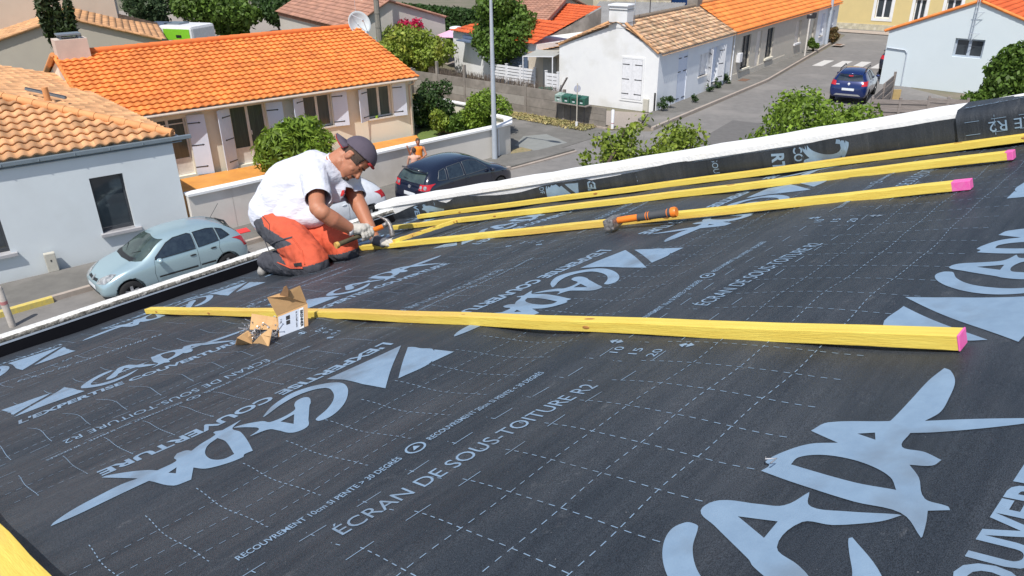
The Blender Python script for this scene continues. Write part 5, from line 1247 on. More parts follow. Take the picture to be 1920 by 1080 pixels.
# gable behind the bungalow, far left
simple_gable('beige_gabled_house','beige house whose wide gable shows behind the bungalow chimney',(-60,95),3.0,(303,74),2.9,(120,33),4.6,9,mat('pale_olive_render',(.50,.46,.38),(.47,.43,.36),scale=1,rough=.95),M_tsal,M_tsal)
bw=T('large_beige_building','large plain beige building filling the top left corner','building',G(226,54,3))
p0=G(226,54,3.0); dB_=Vector((math.cos(rad(25)),math.sin(rad(25)),0)); 
mb=MB(); boxat(mb,FR(Vector((p0.x,p0.y,0)),dB_),-16,0,0,9,0,9); mb.build('wall',mat('sand_render',(.54,.47,.39),(.51,.44,.36),scale=.8,rough=.95),bw,world=True)
mb=MB(); boxat(mb,FR(Vector((p0.x,p0.y,0)),dB_),-16.2,.2,-.2,9.2,9,9.2); mb.build('roof',M_flat,bw,world=True)
t,a,b,ap,inn,d=simple_gable('brown_roofed_house','white house with brown pink tiles and grey gable behind the satellite dish',(655,52),2.75,(834,32),2.9,(727,2),4.6,13.5,mat('pale_warm_render',(.58,.55,.50),(.55,.52,.47),scale=1,rough=.95),M_tbrn,M_tbrn)
# its gable window with shutter
F_=FR(Vector((a.x,a.y,0)),d); x0,z0=solve_x(Vector((a.x,a.y,0)),d,680,68)
mb=MB(); boxat(mb,F_,x0-.1,x0+.75,-.03,0,.9,2.0); fr=mb.build('window',M_glass,t,world=True); mb=MB(); boxat(mb,F_,x0+.8,x0+1.45,-.05,-.01,.85,2.05); mb.build('shutter',M_shut,t,world=True)
mb=MB(); 
F2=FR(Vector((a.x,a.y,0)),inn)
for i in range(40): boxat(mb,F2,.3+i*.33,.46+i*.33,.02,.12,2.45,2.72)
mb.build('eaves_tile_ends',M_tbrn,t,world=True)
mb=MB(); boxat(mb,FR(ap+inn*3.0,d),-.4,.4,0,.8,-.6,.6); mb.build('chimney',M_cream,t,world=True)
# small orange hipped annexe and white wall behind the big tree
E0=G(845,56,2.5);E1=G(1003,82,2.5)
fo=T('orange_roofed_annex','low white annex with orange hipped roof behind the large tree','annex',(E0.x,E0.y,0))
d=(E1-E0);d.z=0;LF_=d.length;d.normalize();inn=Vector((-d.y,d.x,0)); F_=FR(Vector((E0.x,E0.y,0)),d)
mb=MB(); boxat(mb,F_,0,LF_,.15,6,0,2.45); mb.build('wall',M_white,fo,world=True)
un=(inn+Z*.36).normalized(); e=E0-un*.1; tile_plane('roof_tiles',M_tred,fo,e,d,un,LF_,2.6,.28,.35,clip=[(e,(-d+inn).normalized()*-1 if False else (inn-d).normalized())])
mb=MB(); boxat(mb,F_,1.3,3.4,-.02,.16,2.15,2.32); boxat(mb,F_,1.4,3.3,-.55,.1,2.05,2.12); mb.build('awning_box',M_dblue,fo,world=True)
fw=T('white_boundary_wall','white boundary wall behind the slate blue fence','wall',G(990,110,0)); wallstrip([G(945,126,0)[:2],G(1035,105,0)[:2]],1.9,.15,'wall_panel',M_white,fw)
# small red roofed shed with grey gable
sa=G(1003,70,2.3);sb=G(1068,48,2.6); d=(sb-sa);d.z=0;d.normalize()
rs=T('red_roofed_shed','small grey shed with vivid red orange roof beside the utility pole','shed',(sa.x,sa.y,0)); 
pl4=[G(1003,67,2.4),G(1026,70,2.4),G(1068,45,3.0),G(1012,30,3.1)]
o_=pl4[0]; ex_=(G(1024,71,2.4)-G(960,62,2.4)); ex_.z=0; exn=ex_.normalized(); back=Vector((-exn.y,exn.x,0)); un=(back+Z*.30).normalized()
oo=G(1024,70,2.4)
tile_plane('roof_tiles',M_tred,rs,oo-exn*3.6,exn,un,3.6,4.6,.26,.34)
mb=MB(); mb.add([oo-Z*2.4,oo-Z*.06,oo+back*4.4+Z*1.26,oo+back*4.4-Z*2.4],[(0,1,2,3)]); mb.add([oo-Z*2.4,oo-Z*.06,oo-exn*3.5-Z*.06,oo-exn*3.5-Z*2.4],[(0,1,2,3)]); mb.build('wall',M_conc,rs,world=True)
# grey fibre cement lean-to and flat blue building behind
gs=T('grey_lean_to','grey corrugated lean-to in front of a peeling cream wall','shed',G(1090,48,2.6)-Z*2.6)
p=[G(1088,47,2.5),G(1260,52,2.5)]; d=(p[1]-p[0]);d.z=0; Lg=d.length; d.normalize(); back=Vector((-d.y,d.x,0)); un=(back+Z*.22).normalized()
tile_plane('roof_sheets',M_fibre,gs,p[0],d,un,Lg,4.6,.18,4.6,amp=.04,step=.0); mb=MB(); boxat(mb,FR(p[0]-Z*2.5,d),.1,Lg,.3,4.5,0,2.4); mb.build('wall',M_oldwall,gs,world=True)
mb=MB(); boxat(mb,FR(p[0]-Z*2.5,d),.0,Lg,-.06,0,2.42,2.5); mb.build('fascia',M_pvc,gs,world=True)
fb=T('flat_roofed_blue_building','flat roofed building with dark blue fascia and bright blue side','building',G(1100,30,3)-Z*3)
q0=p[0]+back*4.7-Z*2.5; F_=FR(q0,d); mb=MB(); boxat(mb,F_,-.5,Lg-1.0,0,9,0,4.3); mb.build('wall',M_oldwall,fb,world=True)
mb=MB(); boxat(mb,F_,Lg-1.05,Lg+1.6,.2,8.8,0,4.35); mb.build('blue_side',M_blueb,fb,world=True)
mb=MB(); boxat(mb,F_,-.8,Lg+2.0,-.3,9.3,4.36,4.5); mb.build('roof',M_flat,fb,world=True); mb=MB(); boxat(mb,F_,-.85,Lg+2.05,-.36,-.30,4.2,4.56); boxat(mb,F_,Lg+2.0,Lg+2.06,-.30,9.3,4.2,4.56); mb.build('fascia',mat('dark_blue_fascia',(.05,.09,.20),rough=.5),fb,world=True)
simple_gable('pink_roofed_house','pink tiled house with pale gable above the red shed',(1015,45),3.0,(1098,12),3.2,(1062,-6),4.6,3.2,M_cream2,M_tbrn,M_tbrn)
for (x,y,ln,lbl) in ((1200,-14,8,'distant cream house behind the flat blue building'),):
    q=G(x,y+12,0); t=T('distant_house',lbl,'house',q,rad(-38)); mb=MB(); mb.box((0,4,1.5),(ln,8,3)); mb.build('wall',M_cream2,t); 
    tile_plane('roof_tiles',M_tor if x>1000 else M_tsal,t,t.matrix_world@Vector((-ln/2-.3,-.3,3.0)),Vector((math.cos(rad(-38)),math.sin(rad(-38)),0)),(Vector((-math.sin(rad(-38)),math.cos(rad(-38)),0))+Z*.3),ln+.6,5,.28,.35)
    mb=MB(); mb.box((ln*.2,-.02,1.6),(1.1,.06,1.2)); mb.build('window',M_glass,t)
flat('far_yard',[(-40,60),(-10,52),(5,50),(12,52),(14,70),(-20,95),(-60,90)],.0,M_gravel)
# wooden fence at right, in front of the right-hand white house
def plank_fence(name,label,a,b,za,zb_,z0,nb=7):
    a=Vector(a);b=Vector(b); d=(b-a);d.z=0;L=d.length;d.normalize(); F_=FR(a,d); t=T(name,label,'fence',a); rr=random.Random(int(L*10)); 
    for x in (0,L/2,L):
        mb=MB(); h=za+(zb_-za)*x/L; boxat(mb,F_,x-.05,x+.05,-.05,.05,0,h+.08); mb.build('post',M_wood,t,world=True)
    n=max(1,int(L/1.8))
    for s in range(n):
        mb=MB(); x0=L*s/n+.02;x1=L*(s+1)/n-.02; hh=za+(zb_-za)*(s+.5)/n; k=nb
        for i in range(k):
            zc=z0+(hh-z0)*(i+.5)/k; w_=(hh-z0)/k*.52; boxat(mb,F_,x0,x1,-.035+rr.uniform(-.01,.01)+(i%2)*.03,-.010+(i%2)*.03,zc-w_,zc+w_)
        mb.build('plank_panel',M_wood,t,world=True)
    return t
fa=G(1636,186,1.5)-Z*1.5; fb_=G(1742,188,1.5)-Z*1.5; fc=G(1815,190,1.55)-Z*1.55
plank_fence('plank_fence','weathered grey horizontal plank fence below the white house, left half',fa,fb_,1.5,1.5,.0,9); plank_fence('plank_fence','weathered grey plank fence panel nearest the large right-hand shrub',fb_,fc,1.6,1.6,.0,9)
plank_fence('plank_fence','grey plank fence panel sloping down behind the dark blue car',G(1678,142,1.7)-Z*1.7,fa+Vector((.05,.1,0)),1.8,1.5,.1,7)
sb_=T('timber_block','upright yellow wooden board leaning at the foot of the white wall','board',G(1682,172,.9)-Z*.9); MB().box((0,0,.5),(.35,.08,1.0)).build('board',mat('fresh_timber',(.5,.36,.16)),sb_)
# caravan with green flashes
cv=T('motorhome','white motorhome with lime green panels parked behind the bungalow','motorhome',(-21.3,50.9,0),rad(-20))
mb=MB(); mb.box((0,0,1.75),(4.6,2.2,2.2)); mb.build('body',M_pvc,cv,bevel=.18)
mb=MB(); mb.box((-1.15,-1.105,2.35),(2.0,.02,.75)); mb.box((1.15,-1.105,2.35),(2.0,.02,.65)); mb.build('green_panel',mat('lime_graphic',(.25,.62,.04),rough=.3),cv,bevel=.0)
mb=MB(); mb.box((.3,0,2.9),(1.2,.9,.09)); mb.build('roof_hatch',M_zinc,cv); mb=MB(); mb.box((1.3,-1.12,2.25),(.4,.03,.16)); mb.build('vent',M_plastic,cv)
mb=MB(); mb.box((.9,-1.12,1.75),(2.2,.03,.3)); mb.build('window',M_cgl,cv)
for x in (-1.4,1.4):
    mb=MB(); mb.cyl((x,-1.0,.34),.34,.22,16,axis=(0,1,0)); mb.build('wheel',M_rubber,cv)
# parasol, garden chairs and table
pa=G(858,127,0); pr_=T('parasol','faded pink parasol open over the garden corner','parasol',pa); MB().tube([(0,0,0),(0,0,2.2)],.03,8).build('pole',M_pvc,pr_); mb=MB(); n=8; vs=[(0,0,2.45)]+[(1.25*math.cos(k*math.pi/4),1.25*math.sin(k*math.pi/4),2.0) for k in range(8)]; vs+=[(x*.99,y*.99,z_-.03) for x,y,z_ in vs]
mb.add(vs,[(0,1+k,1+(k+1)%8) for k in range(8)]+[(9,10+(k+1)%8,10+k) for k in range(8)]+[(1+k,1+(k+1)%8,10+(k+1)%8,10+k) for k in range(8)]); mb.build('canopy',M_pink,pr_)
MB().ell((0,0,2.42),(.42,.42,.12)).build('vent_cap',M_pvc,pr_,smooth=True)
gt=T('garden_table','dark garden table with a planter, beside the white annex wall','table',G(882,128,0)); mb=MB(); mb.box((0,0,.72),(1.1,.7,.05)); mb.build('table_top',M_iron,gt)
for x in (-.45,.45):
    for y in (-.28,.28): MB().tube([(x,y,0),(x,y,.7)],.02,6).build('leg',M_iron,gt)
pot=T('planter','pale planter standing on the garden table','planter',G(882,128,0)+Z*.745); MB().box((0,0,.12),(.5,.22,.22)).build('tub',M_kerb,pot,bevel=.02)
def gchair(loc,rz,m,label):
    t=T('garden_chair',label,'chair',loc,rz); MB().box((0,0,.42),(.45,.45,.03)).build('seat',m,t); mb=MB(); mb.add([(-.22,.2,.45),(.22,.2,.45),(.2,.3,.88),(-.2,.3,.88),(-.22,.23,.45),(.22,.23,.45),(.2,.33,.88),(-.2,.33,.88)],[(0,1,2,3),(7,6,5,4),(0,3,7,4),(1,5,6,2),(3,2,6,7)]); mb.build('backrest',m,t)
    for x in (-.2,.2):
        for y in (-.2,.2): MB().tube([(x,y,0),(x,y,.42)],.018,6).build('leg',m,t)
        MB().tube([(x,-.2,.42),(x*1.1,-.2,.63),(x*1.1,.25,.65)],.018,6).build('armrest',m,t)
gchair(G(862,132,0),rad(70),M_iron,'black garden chair left of the garden table'); gchair(G(892,136,0),rad(-60),M_concl,'pale garden chair right of the garden table')
# reclining log in the garden
lg=T('garden_log','old log lying in the grass between the shrubs','log',G(830,245,.1)); MB().tube([G(812,238,.12),G(846,250,.12)],.09,8).build('trunk',mat('pale_log',(.28,.18,.10)),lg,world=True)
# ================================================ PLANTS
def leaves_mesh(name,m,parent,pts,nrm,size,seed,asp=1.7,cup=.25):
    rng=np.random.default_rng(seed); n=len(pts); 
    d=rng.normal(size=(n,3)); d/=np.linalg.norm(d,axis=1)[:,None]
    nn=nrm+rng.normal(size=(n,3))*.7; nn/=np.linalg.norm(nn,axis=1)[:,None]
    a=np.cross(nn,d); a/=np.maximum(np.linalg.norm(a,axis=1)[:,None],1e-6); b=np.cross(nn,a)
    s=size*(.6+.8*rng.random(n))[:,None]
    v=np.empty((n,4,3)); v[:,0]=pts-a*s*asp/2; v[:,1]=pts+b*s/2+nn*s*cup*.3; v[:,2]=pts+a*s*asp/2; v[:,3]=pts-b*s/2+nn*s*cup*.3
    v=v.reshape(-1,3); inv=np.array(wmx(parent).inverted()) if parent is not None else np.eye(4)
    v=v@inv[:3,:3].T+inv[:3,3]
    me=bpy.data.meshes.new(name); me.vertices.add(4*n); me.vertices.foreach_set('co',v.astype(np.float32).ravel()); me.loops.add(4*n); me.loops.foreach_set('vertex_index',np.arange(4*n,dtype=np.int32)); me.polygons.add(n); me.polygons.foreach_set('loop_start',np.arange(0,4*n,4,dtype=np.int32)); me.polygons.foreach_set('loop_total',np.full(n,4,dtype=np.int32))
    me.update(); me.validate(); at=me.attributes.new('tint','FLOAT','FACE'); at.data.foreach_set('value',rng.random(len(me.polygons)).astype(np.float32)); me.materials.append(m)
    o=bpy.data.objects.new(name,me); COL.objects.link(o); o.parent=parent; o.matrix_local=Matrix(); return o
def blob_points(blobs,n,rng,shell=.55,rag=.25):
    "points in the outer shells of ellipsoid blobs (c,r); drops points deep inside others"
    tot=sum(b[1][0]*b[1][1]+b[1][1]*b[1][2] for b in blobs); P=[];N=[]
    for c,r in blobs:
        k=int(n*(r[0]*r[1]+r[1]*r[2])/tot); d=rng.normal(size=(k,3)); d/=np.linalg.norm(d,axis=1)[:,None]
        rad_=shell+(1-shell)*rng.random(k)**.6+rag*rng.normal(size=k)*.35; P.append(np.array(c)+d*np.array(r)*rad_[:,None]); N.append(d)
    P=np.concatenate(P);N=np.concatenate(N); keep=np.ones(len(P),bool)
    for c,r in blobs:
        q=np.linalg.norm((P-np.array(c))/np.array(r),axis=1); keep&=q>shell*.8
    return P[keep],N[keep]
def plant(name,label,cat,base,R,H,n,leaf,m,seed,trunk=.0,nb=16,zs=0,shape='round',rag=.25,group=None,sub=.42,asp=1.7,twigs=8,trunkr=.09):
    base=Vector(base); t=T(name,label,cat,base,group=group); rng=np.random.default_rng(seed); rr=random.Random(seed)
    blobs=[]; cz=trunk+(H-trunk)/2; hz=(H-trunk)/2
    for i in range(nb):
        d=Vector((rr.gauss(0,1),rr.gauss(0,1),rr.gauss(0,1))).normalized(); f=rr.uniform(.35,.75)
        if shape=='column': c=Vector((d.x*R*.35,d.y*R*.35,trunk+(H-trunk)*rr.random()))
        elif shape=='box': c=Vector((rr.uniform(-.7,.7)*R,rr.uniform(-.7,.7)*R,trunk+(H-trunk)*rr.uniform(.15,.85)))
        else: c=Vector((d.x*R*f,d.y*R*f,cz+d.z*hz*f))
        s=sub*rr.uniform(.75,1.25); rx=R*s; rz_=min(hz,R)*s*rr.uniform(.8,1.1)
        if shape=='column': rx=R*.55*(1.15-c.z/H*.7); rz_=H*.18
        blobs.append(((base.x+c.x,base.y+c.y,base.z+c.z),(rx,rx,rz_)))
    P,N=blob_points(blobs,n,rng,rag=rag); P[:,2]=np.maximum(P[:,2],base.z+.03)
    leaves_mesh('crown' if trunk>0 else 'foliage',m,t,P,N,leaf,seed,asp)
    mb=MB(); top=base+Z*(cz if trunk>0 else H*.5)
    mb.tube([base,base.lerp(top,.5)+Vector((rr.uniform(-.05,.05),rr.uniform(-.05,.05),0)),top],[trunkr,trunkr*.75,trunkr*.45],7)
    for i in range(twigs):
        c=Vector(blobs[i%len(blobs)][0]); s_=base.lerp(top,rr.uniform(.35,.95)); mid=s_.lerp(c,.5)+Z*.06*H*rr.random(); mb.tube([s_,mid,c],[trunkr*.4,trunkr*.25,trunkr*.1],5,caps=False)
    mb.build('trunk' if trunk>0 else 'stems',M_bark,t,world=True,smooth=True); return t
plant('leafy_tree','large glossy green tree standing behind the street lamp','tree',(-.30,44.3,0),2.05,5.3,17000,.13,LF[0],1,trunk=.7,nb=26,sub=.42,trunkr=.12)
plant('round_bush','big rounded yellow green bush behind the concrete fence','bush',(-6.2,47.5,0),2.9,2.9,15000,.13,LF[2],2,nb=24,sub=.40)
plant('bush','lower dark hedge bush left of the rounded bush','bush',(-9.3,46.5,0),1.5,2.0,4500,.13,LF[0],3,nb=10,sub=.5)
plant('cypress','narrow dark cypress rising behind the bungalow chimney','tree',Vector((-20.9,36.9,0)),1.05,5.6,8000,.13,LF[5],4,nb=12,shape='column',trunk=.2,asp=2.4)
plant('cypress','second thin cypress spire beside the chimney','tree',Vector((-20.45,37.05,0)),.75,4.9,4500,.13,LF[5],44,nb=9,shape='column',trunk=.2,asp=2.4)
plant('round_tree','bright green round tree behind the motorhome','tree',(-21.5,60,0),3.0,5.0,10000,.20,LF[0],5,trunk=.6,nb=16)
plant('round_tree','grey green tree left of the bright round tree','tree',(-27.2,62,0),2.6,5.6,8000,.18,LF[3],6,trunk=.6,nb=16)
plant('pine_tree','dark spreading tree nearest the brown roofed house','tree',(-16.8,62.5,0),2.9,4.2,9000,.18,LF[1],7,trunk=.8,nb=14)
plant('pine_tree','tall dark tree right of the round tree at the top edge','tree',(-19.5,68,0),3.2,5.5,8000,.2,LF[3],8,trunk=.8,nb=14)
plant('bush','low lime bush beside the large beige building','bush',(-29.5,52,0),2.6,2.6,6000,.14,LF[4],9,nb=12)
plant('bush','olive scrub bush at the foot of the beige building wall','bush',(-34,60,0),3.4,3.8,6000,.17,LF[7],10,nb=12)
# clipped hedge
hd=T('clipped_hedge','tall clipped dark green hedge behind the grey gable','hedge',G(840,40,1)-Z); rng=np.random.default_rng(12)
h0=G(790,8,2.9);h1=G(905,60,1.2); h0=Vector((h0.x,h0.y,0)); dd=Vector((12,-11,0)).normalized(); h0=Vector((-10.5,61.5,0)); n=22000
s=rng.random(n)*19; fce=rng.random(n); P=np.zeros((n,3)); N=np.zeros((n,3)); dn_=Vector((-dd.y,dd.x,0))
for ax_ in range(3): P[:,ax_]=h0[ax_]+dd[ax_]*s
fr_=fce<.6; z_=rng.random(n)*2.9; dep=rng.random(n)*1.2
P[:,2]+=np.where(fr_,z_,2.9+rng.normal(size=n)*.05); off=np.where(fr_,rng.normal(size=n)*.07,dep)
P[:,0]+=dn_.x*off; P[:,1]+=dn_.y*off; N[:,0]=np.where(fr_,-dn_.x,0);N[:,1]=np.where(fr_,-dn_.y,0);N[:,2]=np.where(fr_,.2,1)
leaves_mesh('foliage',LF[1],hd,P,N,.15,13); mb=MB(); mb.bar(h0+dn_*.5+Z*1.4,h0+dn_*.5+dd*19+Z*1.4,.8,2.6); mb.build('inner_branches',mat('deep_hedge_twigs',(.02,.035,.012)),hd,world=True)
plant('bougainvillea','crimson bougainvillea climbing the grey gable wall','shrub',(-6.15,49.25,0),1.15,3.75,2300,.11,LF[6],14,nb=12,sub=.34,rag=.5,twigs=12)
plant('oleander','dense oleander shrub hiding the middle of the bungalow front','shrub',(-7.75,27.0,.1),1.45,2.05,8000,.085,LF[4],15,nb=22,sub=.42,rag=.3,asp=3.4)
plant('low_shrub','small round bright shrub at the terrace edge','shrub',(-8.05,24.1,.1),.62,.6,2600,.05,LF[4],16,nb=9,sub=.5)
plant('flower_clump','pink flowering clump on the terrace edge','flowers',(-8.75,23.2,.1),.35,.38,420,.05,LF[6],17,nb=7,sub=.5)
plant('low_shrub','low creeping leaves beside the pink flowers','shrub',(-9.2,22.85,.1),.55,.28,1100,.055,LF[0],18,nb=8,sub=.5)
plant('shrub','dark variegated upright shrub at the bungalow corner','shrub',(-3.35,33.7,0),1.05,2.1,7000,.075,LF[1],19,nb=16,shape='box',sub=.42)
plant('shrub','yellow leaved patch in front of the dark upright shrub','shrub',(-3.0,32.3,0),.5,1.3,1100,.07,LF[2],20,nb=7,sub=.5)
plant('round_shrub','glossy round shrub at the garden wall end beside the lamp','shrub',(-1.05,32.3,0),1.05,1.95,9000,.075,LF[4],21,nb=16,sub=.45)
plant('tall_weeds','loose tall weeds between the two garden shrubs','weeds',(-2.1,32.6,0),.9,1.1,3200,.05,LF[0],22,nb=10,rag=.5,asp=4)
# shrubs just outside the right parapet (near)
def near_bush(name,label,px,py,depth,R,H,n,leaf,m,seed,nb=16,**k):
    P=PD(px,py,depth); t=plant(name,label,'bush',(P.x,P.y,P.z-H),R,H,n,leaf,m,seed,nb=nb,**k)
    return t
near_bush('leafy_bush','dense bright green bush rising beyond the white parapet, right of centre',1535,178,13.0,1.12,1.75,13000,.05,LF[4],31,nb=22,sub=.45)
near_bush('leafy_bush','low bright leaves beside the dense bush towards the plank fence',1625,205,13.2,.62,1.1,3000,.055,LF[4],36,nb=10,sub=.5)
near_bush('fruit_tree_top','sparse twiggy treetop with rusty leaves above the parapet, left of two',1180,225,10.5,.75,1.35,2800,.040,LF[2],32,nb=24,rag=.9,twigs=40,sub=.22,trunkr=.045)
near_bush('fruit_tree_top','fuller leafy treetop above the parapet, right of two',1290,222,10.8,.72,1.3,3300,.04,LF[2],33,nb=20,rag=.8,twigs=30,sub=.30,trunkr=.045)
fb0=T('bare_branch','dark crooked branch reaching up from the sparse treetop','branch',PD(1128,335,10.2))
mb=MB(); mb.tube([PD(1128,335,10.2),PD(1138,310,10.3),PD(1152,285,10.35),PD(1166,262,10.4),PD(1185,243,10.4),PD(1203,232,10.4),PD(1215,214,10.4)],[.03,.028,.024,.02,.015,.01,.005],6)
for a_,b_,r0 in (((1152,285),(1143,262),.01),((1166,262),(1172,240),.01),((1185,243),(1180,232),.006),((1138,310),(1122,292),.01)): mb.tube([PD(*a_,10.37),PD(*b_,10.3)],[r0,.003],5)
mb.build('limb',M_bark,fb0,world=True,smooth=True)
rngb=np.random.default_rng(5); Pb=[]
for (xa,ya),(xb,yb) in (((1138,310),(1152,285)),((1152,285),(1166,262)),((1166,262),(1185,243)),((1185,243),(1215,214)),((1166,262),(1172,240)),((1152,285),(1143,262))):
    for k in range(38):
        f_=rngb.random(); q_=PD(xa+(xb-xa)*f_+rngb.normal()*7,ya+(yb-ya)*f_+rngb.normal()*6,10.37+rngb.normal()*.05); Pb.append(tuple(q_))
leaves_mesh('leaves',LF[2],fb0,np.array(Pb),np.tile(np.array([0,-.5,.8]),(len(Pb),1)),.042,91)
near_bush('fruit_tree_top','low loose leaves joining the two treetops just above the parapet',1238,262,10.5,.42,.8,1500,.04,LF[2],38,nb=12,rag=.8,twigs=14,sub=.32)
near_bush('sapling','thin sapling tip poking over the parapet at left',1112,262,10.3,.22,.9,260,.045,LF[2],34,nb=5,rag=.9,twigs=10)
plant('large_shrub','large glossy green shrub at the right edge before the white house','shrub',G(1905,180,1.5)-Z*1.5,1.5,3.9,11000,.12,LF[0],35,nb=24,sub=.40)
plant('large_shrub','lower arm of the right-hand shrub reaching over the fence','shrub',G(1848,175,1.6)-Z*1.6,.85,2.3,3600,.11,LF[0],37,nb=12,sub=.42)
for i,(x,y,s) in enumerate(((1241,208,.9),(1256,203,.7),(1300,192,.45),(1330,172,.5),(1345,165,.65),(1355,157,.7),(1362,157,.5))):
    plant('wall_weed',['tall weed clump at the corner of the white house','second weed clump by the white house corner','small weed under the blue grey door','weed at the foot of the white facade, below the sash window','dark weed below the open shutters','taller weed left of the facade joint','slim weed right beside the facade joint'][i],'weed',G(x,y,.11),.16+.1*s,s*.9,int(500*s),.05,LF[1],50+i,nb=5,sub=.5,rag=.5,twigs=2,group='weeds along the terrace facade',trunkr=.015)
plant('street_shrub','reddish and green shrub by the far street lamp','shrub',G(1560,80,.1),.6,1.3,1800,.09,LF[7],60,nb=8); plant('street_shrub','green shrub against the terrace pavement near the sign pole','shrub',G(1524,96,.1),.45,.9,1200,.09,LF[0],61,nb=7)
# dry grass tufts along the verge
gr=T('dry_grass','dry grass tufts along the concrete fence foot','grass',A0+dC*5); rng=np.random.default_rng(77); n=5000; s=rng.random(n)*12; P=np.zeros((n,3)); off=-.15-rng.random(n)**1.5*.9
P[:,0]=A0.x+dC.x*s+nC.x*off; P[:,1]=A0.y+dC.y*s+nC.y*off; P[:,2]=.04+rng.random(n)*.08; N=np.tile(np.array([0.3,-.6,.4]),(n,1))
leaves_mesh('tufts',mat('straw',(.40,.31,.14),(.22,.22,.08),scale=2,tint=.5),gr,P,N,.05,78,3)['kind']='stuff'

mh=T('manhole_cover','rusty rectangular cover set in the terrace pavement','cover',G(1395,150,.112)); MB().box((0,0,.006),(.7,.45,.012),rot=Matrix.Rotation(rad(52.5),3,'Z')).build('cover_plate',mat('rusty_iron',(.22,.12,.08),(.15,.09,.06),scale=20,rough=.9),mh)
mh=T('manhole_cover','pale rimmed cover at the far corner of the pavement','cover',G(1572,84,.112)); MB().box((0,0,.006),(1.0,.7,.012),rot=Matrix.Rotation(rad(52.5),3,'Z')).build('frame',M_kerb,mh); MB().box((0,0,.012),(.7,.4,.012),rot=Matrix.Rotation(rad(52.5),3,'Z')).build('cover_plate',MATS['rusty_iron'],mh)
